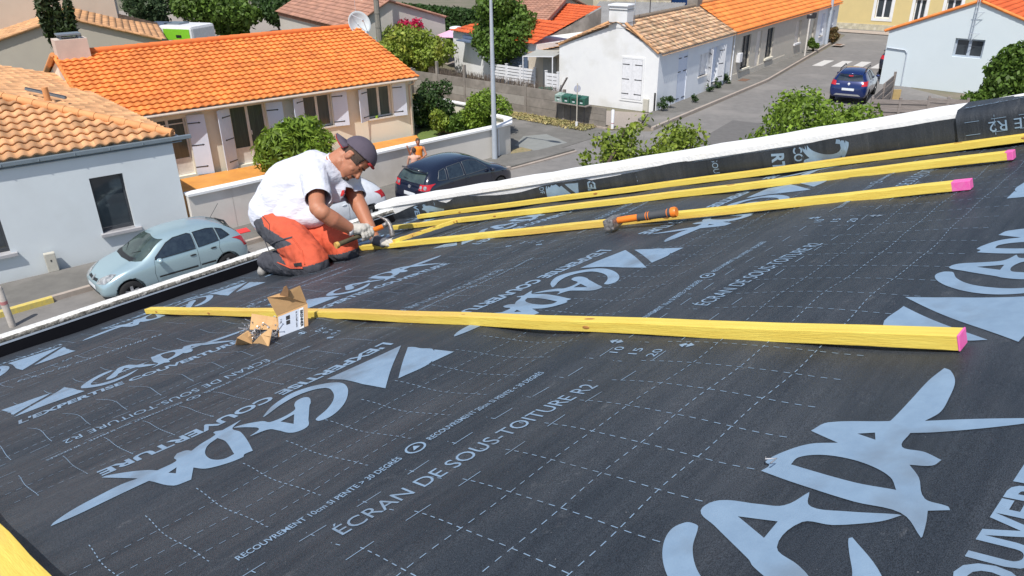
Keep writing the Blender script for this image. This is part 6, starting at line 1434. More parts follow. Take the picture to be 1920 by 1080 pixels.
# ================================================ CARS
def car(name,label,cx_,cy_,hd,L,W,H,st,paint,wheels,wr,wins,wsh,rear,seams,lampF,lampR,sideR=None,glass=None,wgl=None,extra=None,z0=0,plate=True,stripz=None,handles=(),rimm=None,group=None,trim=None):
    """st: stations (x from the rear, zbottom, zshoulder, ztop, wbottom, wshoulder, wtop) half widths"""
    glass=glass or M_cgl; wgl=wgl or glass
    t=T(name,label,'car',(cx_,cy_,z0),rad(hd),group=group); off=-L/2
    mb=MB(); rings=[]
    for (x,zb,zs,zt,wb,ws,wt) in st:
        zm=zb+(zs-zb)*.55; wm=max(wb,ws)*1.0+.012
        h=[(0,zb),(wb*.8,zb),(wb,zb+.07),(wm,zm),(ws,zs),(ws+(wt-ws)*.55,zs+(zt-zs)*.55),(wt+.02,zt-(zt-zs)*.16),(wt*.72,zt-(zt-zs)*.03),(0,zt)]
        ring=[(x+off,-y,z) for y,z in h[1:-1]][::1]
        full=[(x+off,0,h[0][1])]+[(x+off,-y,z) for y,z in h[1:-1]]+[(x+off,0,h[-1][1])]+[(x+off,y,z) for y,z in reversed(h[1:-1])]
        rings.append(full)
    n=len(rings[0]); vs=[p for r in rings for p in r]; fs=[]
    for i in range(len(rings)-1):
        for k in range(n): fs.append((i*n+k,i*n+(k+1)%n,(i+1)*n+(k+1)%n,(i+1)*n+k))
    fs+=[tuple(range(n)),tuple(range(len(vs)-1,len(vs)-n-1,-1))]
    mb.add(vs,fs); body=mb.build('body',paint,t,smooth=True)
    s=body.modifiers.new('s','SUBSURF'); s.levels=3; s.render_levels=3; bake(body)
    me=body.data; bvh=BVHTree.FromPolygons([v.co.copy() for v in me.vertices],[tuple(p.vertices) for p in me.polygons])
    def proj(mode,a,b):
        if mode in 'RL': sgn=-1 if mode=='R' else 1; o_,d_=Vector((a+off,sgn*3,b)),Vector((0,-sgn,0))
        elif mode in 'FB': sgn=1 if mode=='F' else -1; o_,d_=Vector((sgn*5,a,b)),Vector((-sgn,0,0))
        else: o_,d_=Vector((a+off,b,4)),Vector((0,0,-1))
        loc,nn,i,ds=bvh.ray_cast(o_,d_); return (loc,nn) if loc is not None else (None,None)
    def patch(mode,poly,nm,m,par,off_=.005,sub=.07,bm_=None):
        P=[]; k=len(poly)
        for i in range(k):
            a=Vector(poly[i]);b=Vector(poly[(i+1)%k]); ns=max(1,int((b-a).length/sub))
            for j in range(ns): P.append(a.lerp(b,j/ns))
        nb=len(P); xs=[p.x for p in P]; ys=[p.y for p in P]
        def inside(x,y):
            c=False
            for i in range(nb):
                x1,y1=P[i];x2,y2=P[i-1]
                if (y1>y)!=(y2>y) and x<(x2-x1)*(y-y1)/(y2-y1)+x1: c=not c
            return c
        x=min(xs)+sub/2
        while x<max(xs):
            y=min(ys)+sub/2
            while y<max(ys):
                if inside(x,y): P.append(Vector((x,y)))
                y+=sub
            x+=sub
        V,E_,Fc,_,_,_=delaunay_2d_cdt(P,[(i,(i+1)%nb) for i in range(nb)],[],1,1e-5)
        vs=[];ok=[]
        for v in V:
            loc,nn=proj(mode,v.x,v.y)
            if loc is None: ok.append(False); vs.append(Vector((0,0,0)))
            else: ok.append(True); vs.append(loc+nn*off_)
        f2=[tuple(f) for f in Fc if all(ok[i] for i in f)]
        if not f2: return None
        mb=bm_ or MB(); mb.add(vs,f2)
        return mb.build(nm,m,par,smooth=True) if bm_ is None else None
    for md in 'RL':
        for w_ in wins:
            fr=patch(md,w_,'side_window',glass,t,.006)
            if fr:
                a=[]
                for i in range(len(w_)+1):
                    p0=Vector(w_[i%len(w_)]);p1=Vector(w_[(i+1)%len(w_)])
                    for j in range(5):
                        q=p0.lerp(p1,j/5); loc,nn=proj(md,q.x,q.y)
                        if loc is not None: a.append(loc+nn*.007)
                if len(a)>3: MB().tube(a,.009,5,caps=False).build('window_trim',trim or M_plastic,fr,smooth=True)
        sgn=-1 if md=='R' else 1
        for sl_ in seams:
            mbx=MB(); a=[]
            for i in range(len(sl_)-1):
                p0=Vector(sl_[i]);p1=Vector(sl_[i+1]); ns=max(1,int((p1-p0).length/.08))
                for j in range(ns+1):
                    q=p0.lerp(p1,j/ns); loc,nn=proj(md,q.x,q.y)
                    if loc is not None: a.append(loc+nn*.001)
            if len(a)>1: mbx.tube(a,.004,4); mbx.build('door_seam',M_plastic,t)
        for (x,z) in handles:
            loc,nn=proj(md,x,z); 
            if loc is not None: MB().ell(loc+nn*.01,(.08,.018,.022)).build('door_handle',paint if stripz is None else M_plastic,t,smooth=True)
        if stripz:
            for x0,x1,z,hh in stripz: patch(md,[(x0,z),(x1,z+.01),(x1,z+hh),(x0,z+hh)],'rub_strip',M_plastic,t,.012)
    # wheel wells then wheels
    for x in wheels:
        for sgn in (-1,1):
            c=MB(); c.cyl((x+off,sgn*(W/2),wr+.005),wr+.055,.56,32,axis=(0,1,0)); co=c.build('cutter',M_plastic,t)
            bo=body.modifiers.new('b','BOOLEAN'); bo.object=co; bo.operation='DIFFERENCE'; bo.solver='EXACT'; bpy.context.view_layer.update(); bake(body)
            md_=co.data; bpy.data.objects.remove(co)
            wt_=MB(); R=wr
            prof=[(.0,R*.62),(.0,R*.9),(.02,R),(.16,R),(.18,R*.9),(.18,R*.62)]
            vs=[];fs=[];n_=28
            for d_,r_ in prof:
                for k in range(n_): a=2*math.pi*k/n_; vs.append((x+off+r_*math.cos(a),sgn*(W/2-.015-d_),R+r_*math.sin(a)))
            for i in range(len(prof)-1):
                for k in range(n_): fs.append((i*n_+k,i*n_+(k+1)%n_,(i+1)*n_+(k+1)%n_,(i+1)*n_+k))
            wt_.add(vs,fs); wh_=wt_.build('wheel',M_rubber,t,smooth=True,auto=40)
            rm=MB(); y0=sgn*(W/2-.035); 
            rm.tube([(x+off,y0-sgn*.02,R),(x+off,y0-sgn*.10,R)],[R*.62,R*.62],24,caps=False); rm.cyl((x+off,y0,R),R*.16,.03,16,axis=(0,1,0))
            for k in range(5):
                a=2*math.pi*k/5+.3; ca,sa=math.cos(a),math.sin(a)
                rm.bar((x+off+ca*R*.1,y0-sgn*.01,R+sa*R*.1),(x+off+ca*R*.62,y0-sgn*.02,R+sa*R*.62),R*.24,.03,up=(0,1,0))
            rm.build('rim',rimm or M_alloy,wh_,smooth=False); dk=MB(); dk.cyl((x+off,y0-sgn*.07,R),R*.6,.01,20,axis=(0,1,0)); dk.build('brake_disc',M_plastic,wh_)
    if wsh: patch('F',wsh,'windscreen',wgl,t,.006)
    if rear: patch('B',rear,'rear_window',wgl,t,.006)
    for pl_ in lampF:
        for s in (1,-1): patch('F',[(a*s,b) for a,b in pl_],'headlamp',M_headl,t,.008,.05)
    for pl_ in lampR:
        for s in (1,-1): patch('B',[(a*s,b) for a,b in pl_],'tail_lamp',M_tail,t,.010,.05)
    if extra: extra(t,patch,proj,off,W,body)
    return t
def mirror_(t,off,x,z,W,m):
    for s in (-1,1): MB().ell((x+off,s*(W/2+.06),z),(.07,.10,.065)).build('wing_mirror',m,t,smooth=True)
P_silver=mat('pale_blue_silver_paint',(.36,.49,.54),(.35,.48,.53),rough=.28,metal=.35,coat=.6)
P_black=mat('blue_black_paint',(.008,.012,.028),(.008,.012,.028),rough=.15,coat=1)
P_navy=mat('metallic_navy_paint',(.006,.022,.12),(.006,.022,.12),rough=.2,metal=.3,coat=1)
P_white=mat('white_car_paint',(.72,.75,.80),rough=.25,coat=.7)
# pale silver-blue hatchback
clio=[(.0,.32,.55,.62,.50,.56,.45),(.05,.24,.62,.80,.66,.70,.55),(.16,.20,.80,1.00,.74,.77,.56),(.40,.19,.88,1.22,.78,.80,.55),(.72,.18,.90,1.37,.79,.815,.53),(1.2,.17,.90,1.415,.79,.82,.54),(1.75,.17,.88,1.42,.79,.82,.54),(2.2,.17,.87,1.36,.79,.815,.52),(2.55,.17,.86,1.16,.79,.81,.50),(2.82,.18,.84,.97,.79,.80,.52),(3.15,.19,.79,.89,.77,.78,.52),(3.45,.21,.68,.78,.73,.73,.48),(3.66,.22,.55,.66,.65,.65,.42),(3.75,.28,.48,.54,.52,.52,.35)]
def clio_x(t,patch,proj,off,W,body):
    mirror_(t,off,2.35,.92,W,P_silver)
    patch('F',[(-.28,.60),(-.05,.585),(-.05,.64),(-.26,.655)],'grille',M_plastic,t,.006,.05); patch('F',[(.28,.60),(.05,.585),(.05,.64),(.26,.655)],'grille',M_plastic,t,.006,.05)
    patch('F',[(-.035,.59),(0,.555),(.035,.59),(.035,.65),(0,.69),(-.035,.65)],'badge',M_alloy,t,.012,.03)
    patch('F',[(-.45,.31),(.45,.31),(.42,.36),(-.42,.36)],'air_intake',M_plastic,t,.006,.06); patch('F',[(-.26,.40),(.26,.40),(.26,.51),(-.26,.51)],'number_plate',M_plate,t,.012,.06)
    patch('T',[(2.80,-.55),(2.92,-.45),(2.96,0),(2.92,.45),(2.80,.55),(2.72,.4),(2.74,0),(2.72,-.4)],'scuttle',M_plastic,t,.007,.07)
    patch('T',[(.08,-.5),(.30,-.48),(.30,.48),(.08,.5)],'spoiler',M_plastic,t,.012,.08) if False else None
    mb=MB(); mb.tube([(.55+off,0,1.32),(.75+off,0,1.38)],.01,5); mb.tube([(.62+off,.0,1.36),(.35+off,0,1.68)],.006,5); mb.build('aerial',M_plastic,t)
    mb=MB(); mb.tube([(.36+off,-.44,1.15),(.29+off,0,1.175),(.36+off,.44,1.15)],[.022,.028,.022],8); mb.build('spoiler',M_plastic,t,smooth=True)
    for s in (-1,1): MB().tube([(2.80+off,s*.1,1.0),(2.60+off,s*.42,1.12)],.008,5).build('wiper',M_plastic,t)
    for s in 'RL': patch(s,[(2.95,.60),(3.02,.60),(3.02,.63),(2.95,.63)],'side_repeater',M_plastic,t,.006,.05)
car('parked_car','pale silver blue five door hatchback parked beside the grey house','',0,0,1,1,1,clio,None,[],1,[],None,None,[],[],[]) if False else None
car('parked_car','pale silver blue five door hatchback parked in front of the grey house',-8.86,18.02,222.9,3.77,1.66,1.42,clio,P_silver,[.66,3.10],.285,
 [[(1.42,.94),(2.42,.92),(2.40,.97),(2.05,1.22),(1.85,1.29),(1.50,1.31),(1.42,1.28)],[(.80,.98),(1.34,.95),(1.36,1.30),(1.0,1.30),(.82,1.27)],[(.48,1.03),(.75,.99),(.78,1.26),(.62,1.20)]],
 [(-.66,.945),(0,.955),(.66,.945),(.60,1.10),(.50,1.30),(0,1.335),(-.50,1.30),(-.60,1.10)],
 [(-.55,.98),(.55,.98),(.46,1.22),(0,1.25),(-.46,1.22)],
 [[(1.39,.28),(1.39,.95),(1.39,1.34)],[(2.46,.32),(2.50,.6),(2.44,.92)],[(.77,.6),(.83,.8),(.77,1.0)],[(.95,.3),(.77,.62)],[(1.0,.28),(2.46,.30)]],
 [[(.30,.56),(.60,.60),(.66,.68),(.62,.78),(.50,.77),(.34,.68)]],[[(.62,.62),(.76,.66),(.74,.95),(.62,.9)]],
 wgl=M_cglg,stripz=[(1.45,2.42,.46,.05),(.98,1.36,.46,.05)],handles=((1.52,.80),(.98,.84)),extra=clio_x)
# white hatchback, mostly hidden behind the worker
car('parked_car','white hatchback with a red tail lamp, mostly hidden behind the kneeling worker',-5.70,21.55,222.0,3.9,1.70,1.46,[(a*3.9/3.77,b,c*1.03,d*1.03,e*1.02,f_*1.02,g_) for a,b,c,d,e,f_,g_ in clio],P_white,[.70,3.22],.30,
 [[(1.50,.97),(2.55,.95),(2.15,1.26),(1.55,1.34)],[(.85,1.01),(1.42,.98),(1.43,1.33),(.95,1.31)]],
 [(-.66,.98),(.66,.98),(.50,1.34),(-.50,1.34)],[(-.55,1.02),(.55,1.02),(.46,1.26),(-.46,1.26)],
 [[(1.46,.30),(1.46,1.36)],[(2.6,.32),(2.52,.95)]],[[(.34,.58),(.62,.64),(.62,.78),(.4,.72)]],[[(.58,.74),(.80,.76),(.76,.98),(.60,.96)]],handles=((1.6,.84),(1.0,.86)),extra=lambda t,p,pr,off,W,b:mirror_(t,off,2.5,.95,W,P_white))
# dark tall hatchback (rear towards us)
golf=[(.0,.35,.60,.70,.60,.64,.5),(.05,.26,.70,.92,.72,.75,.62),(.14,.22,.92,1.16,.80,.82,.62),(.34,.20,1.0,1.40,.84,.85,.60),(.62,.19,1.02,1.52,.85,.865,.58),(1.2,.18,1.02,1.575,.86,.87,.58),(1.8,.18,1.0,1.58,.86,.87,.58),(2.4,.18,.98,1.53,.86,.865,.56),(2.85,.18,.96,1.28,.85,.86,.54),(3.2,.19,.93,1.08,.84,.85,.54),(3.55,.20,.88,.99,.82,.83,.54),(3.9,.22,.76,.86,.76,.77,.5),(4.12,.25,.60,.70,.66,.66,.42),(4.2,.3,.5,.55,.5,.5,.3)]
def golf_x(t,patch,proj,off,W,body):
    mirror_(t,off,2.8,1.02,W,P_black)
    patch('B',[(-.30,.66),(.22,.66),(.22,.77),(-.30,.77)],'number_plate',M_plate,t,.012,.06)
    c,_=proj('B',0,.93); MB().cyl(c+Vector((-.008,0,0)),.055,.02,20,axis=(1,0,0)).build('badge',M_alloy,t)
    for s in (-1,1):
        for yy,rr_ in ((.52,.065),(.68,.075)):
            c,nn=proj('B',s*yy,.98)
            if c is not None: MB().cyl(c+nn*.014,rr_*.8,.012,18,axis=nn).build('lamp_lens',M_headl,t)
    mb=MB(); mb.tube([(.30+off,-.56,1.40),(.16+off,0,1.47),(.30+off,.56,1.40)],[.03,.04,.03],8); mb.build('spoiler',P_black,t,smooth=True)
    MB().tube([(.15+off,-.05,1.08),(.12+off,.32,1.16)],.01,5).build('rear_wiper',M_plastic,t)
car('parked_car','blue black tall hatchback with round tail lamps beside the garden wall',-1.77,24.05,47,4.1,1.76,1.56,[(a*4.1/4.2,)+x for a,*x in [(s_[0],s_[1],s_[2],s_[3],s_[4],s_[5],s_[6]) for s_ in golf] for x in [tuple(x)]],P_black,[.75,3.25],.31,
 [[(1.70,1.06),(2.78,1.04),(2.35,1.36),(2.0,1.44),(1.72,1.45)],[(.98,1.09),(1.62,1.07),(1.64,1.45),(1.05,1.43)],[(.55,1.14),(.90,1.10),(.97,1.42),(.72,1.38)]],
 [(-.70,1.06),(.70,1.06),(.54,1.46),(-.54,1.46)],[(-.60,1.08),(0,1.06),(.60,1.08),(.52,1.38),(0,1.42),(-.52,1.38)],
 [[(1.66,.3),(1.66,1.47)],[(2.85,.34),(2.83,1.04)]],[[(.36,.66),(.68,.72),(.72,.84),(.45,.80)]],[[(.44,.88),(.80,.90),(.80,1.08),(.46,1.06)]],wgl=M_cglg,handles=((1.78,.95),(1.08,.98)),extra=golf_x,trim=mat('satin_trim',(.16,.17,.18),rough=.3,metal=.5))
# navy crossover seen from behind
dus=[(.0,.42,.62,.72,.66,.70,.55),(.05,.34,.72,.95,.76,.80,.66),(.14,.30,.95,1.10,.82,.85,.64),(.36,.28,1.03,1.38,.85,.86,.60),(.66,.26,1.05,1.52,.86,.87,.58),(1.2,.24,1.04,1.575,.86,.87,.58),(1.8,.24,1.02,1.58,.86,.87,.58),(2.3,.24,1.0,1.50,.86,.865,.56),(2.7,.24,.98,1.25,.85,.86,.54),(2.95,.25,.96,1.08,.84,.85,.54),(3.4,.26,.92,1.02,.83,.84,.56),(3.8,.28,.80,.90,.78,.79,.5),(4.0,.32,.64,.74,.68,.68,.42),(4.07,.36,.52,.58,.5,.5,.3)]
def dus_x(pm):
    def f(t,patch,proj,off,W,body):
        mirror_(t,off,2.6,1.05,W,pm)
        patch('B',[(-.28,.68),(.28,.68),(.28,.79),(-.28,.79)],'number_plate',M_plate,t,.012,.06); patch('B',[(-.62,.44),(.62,.44),(.50,.52),(-.50,.52)],'skid_plate',M_alloy,t,.014,.08)
        patch('B',[(-.06,.97),(0,.91),(.06,.97),(.04,1.03),(-.04,1.03)],'badge',M_alloy,t,.012,.03); patch('B',[(.42,.93),(.58,.93),(.58,.97),(.42,.97)],'lettering',M_alloy,t,.01,.04)
        for s in (-1,1): MB().tube([(.55+off,s*.56,1.50),(.70+off,s*.57,1.60),(2.0+off,s*.57,1.63),(2.2+off,s*.56,1.55)],.025,6).build('roof_rail',M_plastic,t,smooth=True)
        mb=MB(); mb.tube([(.32+off,-.52,1.40),(.18+off,0,1.45),(.32+off,.52,1.40)],[.025,.035,.025],8); mb.build('spoiler',pm,t,smooth=True)
        patch('B',[(-.10,1.30),(.10,1.30),(.10,1.34),(-.10,1.34)],'high_brake_light',M_tail,t,.012,.05)
        for s in 'RL': patch(s,[(.2,.34),(3.9,.34),(3.9,.46),(.2,.46)],'sill_trim',M_plastic,t,.01,.1)
    return f
DW=[[(1.62,1.08),(2.62,1.06),(2.2,1.34),(1.95,1.43),(1.64,1.45)],[(.92,1.12),(1.55,1.09),(1.56,1.45),(1.0,1.43)]]
DA=dict(wins=DW,wsh=[(-.70,1.08),(.70,1.08),(.54,1.44),(-.54,1.44)],rear=[(-.62,1.12),(0,1.10),(.62,1.12),(.50,1.38),(0,1.41),(-.50,1.38)],seams=[[(1.58,.34),(1.58,1.47)],[(2.72,.4),(2.66,1.06)]],lampF=[[(.36,.68),(.68,.74),(.72,.86),(.45,.82)]],lampR=[[(.58,.90),(.82,.92),(.80,1.12),(.60,1.10)]],handles=((1.7,.98),(1.0,1.0)))
car('parked_car','metallic navy blue crossover seen from behind, beside the plank fence',17.55,38.95,58,4.07,1.74,1.62,dus,P_navy,[.78,3.30],.33,extra=dus_x(P_navy),**DA)
car('parked_car','black car almost wholly hidden by the corner of the right-hand white house',23.15,46.0,57,4.07,1.74,1.62,dus,P_black,[.78,3.30],.33,extra=dus_x(P_black),**DA)
# ================================================ THE KNEELING WORKER
CX=Vector(RM[:,0]); CY=Vector(RM[:,1]); CZ=Vector(RM[:,2])   # camera right / down / forward in the world
base=ROOF@Vector((2.05,4.0,.01))
wk=T('person','kneeling man in white t-shirt, rust orange work trousers and backward cap, hammering a batten','person',base)
def caps(mb,L):
    for a,b,ra,rb in L: mb.cap(PD(*a),PD(*b),ra,rb,16)
# --- head frame
hc=PD(662,298,4.40); hf=(CX*.5+CY*.87).normalized(); hu=(CX*.87-CY*.5).normalized(); hs=-CZ
hf=(hf+hs*.10).normalized(); hu=(hu-hf*hu.dot(hf)).normalized(); hs=hf.cross(hu); 
if hs.dot(-CZ)<0: hs=-hs
def Hd(f,u,s=0): return hc+hf*f+hu*u+hs*s
HR3=Matrix((hf,hs,hu)).transposed()
mb=MB()
E3=lambda f,u,s,rf,rs,ru: mb.ell(Hd(f,u,s),(rf,rs,ru),rot=HR3,n=20,m=14)
E3(-.008,.040,0,.098,.076,.084); E3(.030,-.030,0,.066,.060,.082); E3(.012,-.01,0,.075,.067,.075)
mb.cap(Hd(-.01,-.070,.030),Hd(.058,-.098,.010),.034,.022); mb.cap(Hd(-.01,-.070,-.030),Hd(.058,-.098,-.010),.034,.022); mb.cap(Hd(.0,-.085),Hd(.05,-.100),.034,.024)
E3(.070,.022,.024,.018,.026,.012); E3(.070,.022,-.024,.018,.026,.012); E3(.055,-.028,.040,.022,.018,.020); E3(.055,-.028,-.040,.022,.018,.020)
mb.cap(Hd(.082,.012),Hd(.108,-.030),.009,.013); mb.cap(Hd(.092,-.036,.012),Hd(.092,-.036,-.012),.010,.010)
E3(.084,-.060,0,.014,.024,.008); E3(.082,-.073,0,.014,.021,.008)
for s in (1,-1):
    mb.ell(Hd(-.008,-.002,.074*s),(.020,.009,.031),rot=HR3); mb.cap(Hd(-.018,.018,.080*s),Hd(.006,.024,.082*s),.006,.006); mb.cap(Hd(-.022,.014,.081*s),Hd(-.016,-.022,.079*s),.006,.006)
# neck and torso, arms (one continuous body)
mb.cap(Hd(-.035,-.035),PD(622,316,4.43),.063,.078); mb.cap(Hd(-.02,-.07),PD(632,335,4.42),.05,.06)
BODY=[((625,322,4.44),(590,330,4.44),.075,.11),((590,338,4.44),(525,390,4.56),.10,.10),((591,330,4.28),(595,390,4.10),.050,.044),((595,390,4.10),(606,399,4.09),.044,.043),((602,397,4.09),(625,412,4.13),.044,.046),((625,412,4.13),(660,431,4.21),.046,.030),
 ((652,332,4.58),(674,388,4.50),.054,.046),((674,386,4.50),(704,450,4.40),.047,.030),((592,332,4.30),(650,340,4.56),.062,.062),
 ((520,410,4.50),(585,488,4.18),.085,.065),((585,492,4.18),(510,498,4.58),.055,.04),((545,405,4.66),(648,470,4.34),.085,.062),((648,474,4.34),(585,478,4.72),.055,.04)]
caps(mb,BODY)
body=remesh(mb,'body',M_skin,wk,.0045,3)
# eyes, brows, goatee as small pieces
mb=MB(); 
for s in (1,-1): mb.ell(Hd(.0835,.004,.026*s),(.004,.011,.0045),rot=HR3,n=10,m=6)
mb.build('eyes',mat('eye_dark',(.03,.02,.018),rough=.2),wk,world=True,smooth=True)
mb=MB()
for s in (1,-1): mb.cap(Hd(.089,.022,.012*s),Hd(.080,.024,.040*s),.0045,.003)
mb.build('eyebrows',M_hair,wk,world=True,smooth=True)
mb=MB(); mb.cap(Hd(.085,-.088,.010),Hd(.085,-.088,-.010),.010,.010); mb.cap(Hd(.070,-.104,.012),Hd(.070,-.104,-.012),.014,.014); mb.cap(Hd(.092,-.050,.018),Hd(.092,-.050,-.018),.006,.006)
mb.build('goatee',M_hair,wk,world=True,smooth=True)
def shell(name,c,r,cuts,m,th=.003):
    mb=MB(); mb.ell(Hd(*c),r,rot=HR3,n=40,m=28); o=mb.build(name,m,wk,world=True,smooth=True); bm=bmesh.new(); bm.from_mesh(o.data); inv=wmx(wk).inverted()
    for p,nn in cuts:
        g=list(bm.verts)+list(bm.edges)+list(bm.faces); bmesh.ops.bisect_plane(bm,geom=g,plane_co=inv@p,plane_no=nn,clear_outer=True)
    bm.to_mesh(o.data); bm.free(); s=o.modifiers.new('s','SOLIDIFY'); s.thickness=th; s.offset=1; bake(o); return o
rim_dir=(Hd(.075,.072)-Hd(-.090,.016)).normalized(); rn=rim_dir.cross(hs).normalized()
if rn.dot(hu)>0: rn=-rn
shell('hair',(-.008,.038,0),(.1005,.0785,.0865),[(Hd(.062,0),hf),(Hd(-.03,-.028),(-hu+hf*.25).normalized())],M_hair,.0015)
cap_=shell('cap',(-.004,.046,0),(.108,.087,.094),[(Hd(-.085,.018),rn)],M_cap,.004)
# brim, worn backwards
mb=MB(); vs=[];n=14
for k in range(n+1):
    a=-math.pi/2+math.pi*k/n; s_=.078*math.sin(a); c_=math.cos(a); cv=.018*(math.sin(a)**2)
    vs+= [Hd(-.052-.052*c_,.030-cv*.5,s_),Hd(-.060-.120*c_,.018-.022*c_-cv*1.6,s_*1.05)]
fs=[(2*i,2*i+1,2*i+3,2*i+2) for i in range(n)]; mb.add(vs,fs); br=mb.build('cap_brim',M_cap,wk,world=True,smooth=True); s=br.modifiers.new('s','SOLIDIFY'); s.thickness=.005; bake(br)
mb=MB(); mb.add([p-hu*.007 for p in vs],fs); mb.build('brim_lining',M_capred,wk,world=True,smooth=True)
mb=MB(); mb.tube([Hd(.085,.070,.045),Hd(.100,.074,.02),Hd(.102,.074,-.02),Hd(.085,.070,-.045)],[.009,.008,.008,.009],8); mb.build('cap_strap',M_capred,wk,world=True,smooth=True)
MB().ell(Hd(-.004,.142),(.007,.007,.004),rot=HR3).build('cap_button',M_cap,wk,world=True,smooth=True)
# --- t-shirt
mb=MB()
TS=[((518,398,4.54),(545,352,4.50),.160,.168),((545,352,4.50),(592,326,4.45),.165,.140),((592,326,4.45),(618,322,4.46),.135,.105),((560,392,4.46),(600,345,4.43),.135,.130),((545,402,4.46),(590,402,4.40),.115,.078),((590,326,4.30),(595,372,4.15),.086,.074),((593,352,4.22),(596,374,4.14),.072,.072),
 ((650,335,4.57),(668,372,4.52),.076,.066),((597,330,4.34),(648,338,4.54),.100,.096),((620,345,4.42),(640,362,4.44),.085,.075),((622,318,4.45),(628,316,4.45),.090,.075)]
caps(mb,TS); shirt=remesh(mb,'t_shirt',M_shirt,wk,.0065,6,disp=(.016,.10))
# open the neckline, sleeves' ends and hem with planes
def cutaway(o,cuts):
    bm=bmesh.new(); bm.from_mesh(o.data); inv=wmx(wk).inverted()
    for c,nn,r in cuts:
        cl=inv@c; fsel=[f for f in bm.faces if (f.calc_center_median()-cl).length<r*1.6]
        g=fsel+list({v for f in fsel for v in f.verts})+list({e for f in fsel for e in f.edges})
        res=bmesh.ops.bisect_plane(bm,geom=g,plane_co=cl,plane_no=nn)
        dl=[f for f in bm.faces if (f.calc_center_median()-cl).length<r*1.5 and (f.calc_center_median()-cl).dot(nn)>1e-5]; bmesh.ops.delete(bm,geom=dl,context='FACES')
    bm.to_mesh(o.data); bm.free(); o.data.polygons.foreach_set('use_smooth',[True]*len(o.data.polygons))
sa=(PD(596,392,4.10)-PD(590,326,4.30)).normalized(); sb2=(PD(674,388,4.50)-PD(650,335,4.57)).normalized(); nk=(Hd(-.03,-.03)-PD(622,322,4.44)).normalized()
cutaway(shirt,[(PD(595,374,4.15),sa,.10),(PD(666,370,4.52),sb2,.10),(PD(632,309,4.43)+nk*.012,nk,.062)])
so_=shirt.modifiers.new('s','SOLIDIFY'); so_.thickness=.004; so_.offset=-1; bake(shirt)
def bv(o):
    me=o.data; M_=wmx(wk); return BVHTree.FromPolygons([M_@v.co for v in me.vertices],[tuple(p.vertices) for p in me.polygons])
C0=Vector((0,0,CH))
def onto(bvh,px,py,off=.003):
    d=ray(px,py).normalized(); loc,nn,i,ds=bvh.ray_cast(C0,d); return None if loc is None else loc-d*off
def decal(bvh,quad,name,m,par,nx=8,ny=6,off=.003):
    a,b,c,d=[Vector(q) for q in quad]; vs=[];ok=True
    for j in range(ny+1):
        for i in range(nx+1):
            p=a.lerp(b,i/nx).lerp(d.lerp(c,i/nx),j/ny); q=onto(bvh,p.x,p.y,off)
            if q is None: return
            vs.append(q)
    mb=MB(); mb.add(vs,[(j*(nx+1)+i,j*(nx+1)+i+1,(j+1)*(nx+1)+i+1,(j+1)*(nx+1)+i) for j in range(ny) for i in range(nx)]); return mb.build(name,m,par,world=True,smooth=True)
bs_=bv(shirt)
decal(bs_,[(641,357),(652,355),(649,366),(638,368)],'chest_logo',M_red,wk); decal(bs_,[(550,285),(574,275),(576,279),(553,291)],'back_logo',mat('orange_print',(.75,.12,.03)),wk)
mb=MB(); ring=[]; ctr=PD(632,309,4.43)+nk*.010
e1=nk.orthogonal().normalized(); e2=nk.cross(e1)
mb.tube([ctr+(e1*math.cos(2*math.pi*k/24)+e2*math.sin(2*math.pi*k/24))*.076 for k in range(25)],.006,6); mb.build('neck_band',M_shirt,wk,world=True,smooth=True)
# --- trousers
mb=MB()
THn=[((516,418,4.50),(585,486,4.20),.118,.092),((520,412,4.52),(545,405,4.62),.135,.13),((585,486,4.20),(590,494,4.17),.085,.080),((545,410,4.66),(645,462,4.36),.112,.088)]
SHn=[((586,497,4.17),(515,492,4.56),.078,.070),((648,470,4.33),(580,470,4.74),.078,.065),((515,492,4.56),(503,490,4.62),.070,.062)]
caps(mb,THn+SHn); tr=remesh(mb,'trousers',M_pants,wk,.006,5,disp=(.020,.06))
tr.data.materials.append(M_pgrey)
inv=wmx(wk).inverted()
def segd(p,a,b): 
    ab=b-a; t_=max(0,min(1,(p-a).dot(ab)/ab.dot(ab))); return (p-(a+ab*t_)).length
sh_=[(inv@PD(*a),inv@PD(*b),ra) for a,b,ra,rb in SHn]; th_=[(inv@PD(*a),inv@PD(*b),ra) for a,b,ra,rb in THn]
hipc=inv@PD(492,446,4.44); hip2=inv@PD(478,424,4.55); ndown=-(ROOF.to_3x3()@Vector((0,0,1)))
mids=[]
HIPP=[(462,408),(488,402),(496,425),(520,440),(548,458),(512,470),(492,470),(474,440)]
def inpoly(x,y,P):
    c=False
    for i in range(len(P)):
        (x1,y1),(x2,y2)=P[i],P[i-1]
        if (y1>y)!=(y2>y) and x<(x2-x1)*(y-y1)/(y2-y1)+x1: c=not c
    return c
for p in tr.data.polygons:
    c=p.center; ds=min(segd(c,a,b)/r for a,b,r in sh_); dt=min(segd(c,a,b)/r for a,b,r in th_)
    lowe=(c-(inv@(ROOF@Vector((2.0,3.9,.0))))).dot(-ndown)
    cc=RM.T@np.array(wmx(wk)@c-Vector((0,0,CH))); px_,py_=cc[0]/cc[2]*F+960,cc[1]/cc[2]*F+540
    g=(ds<dt*.93) or lowe<.055 or (cc[2]<4.62 and inpoly(px_,py_,HIPP))
    mids.append(1 if g else 0)
tr.data.polygons.foreach_set('material_index',mids)
bt_=bv(tr)
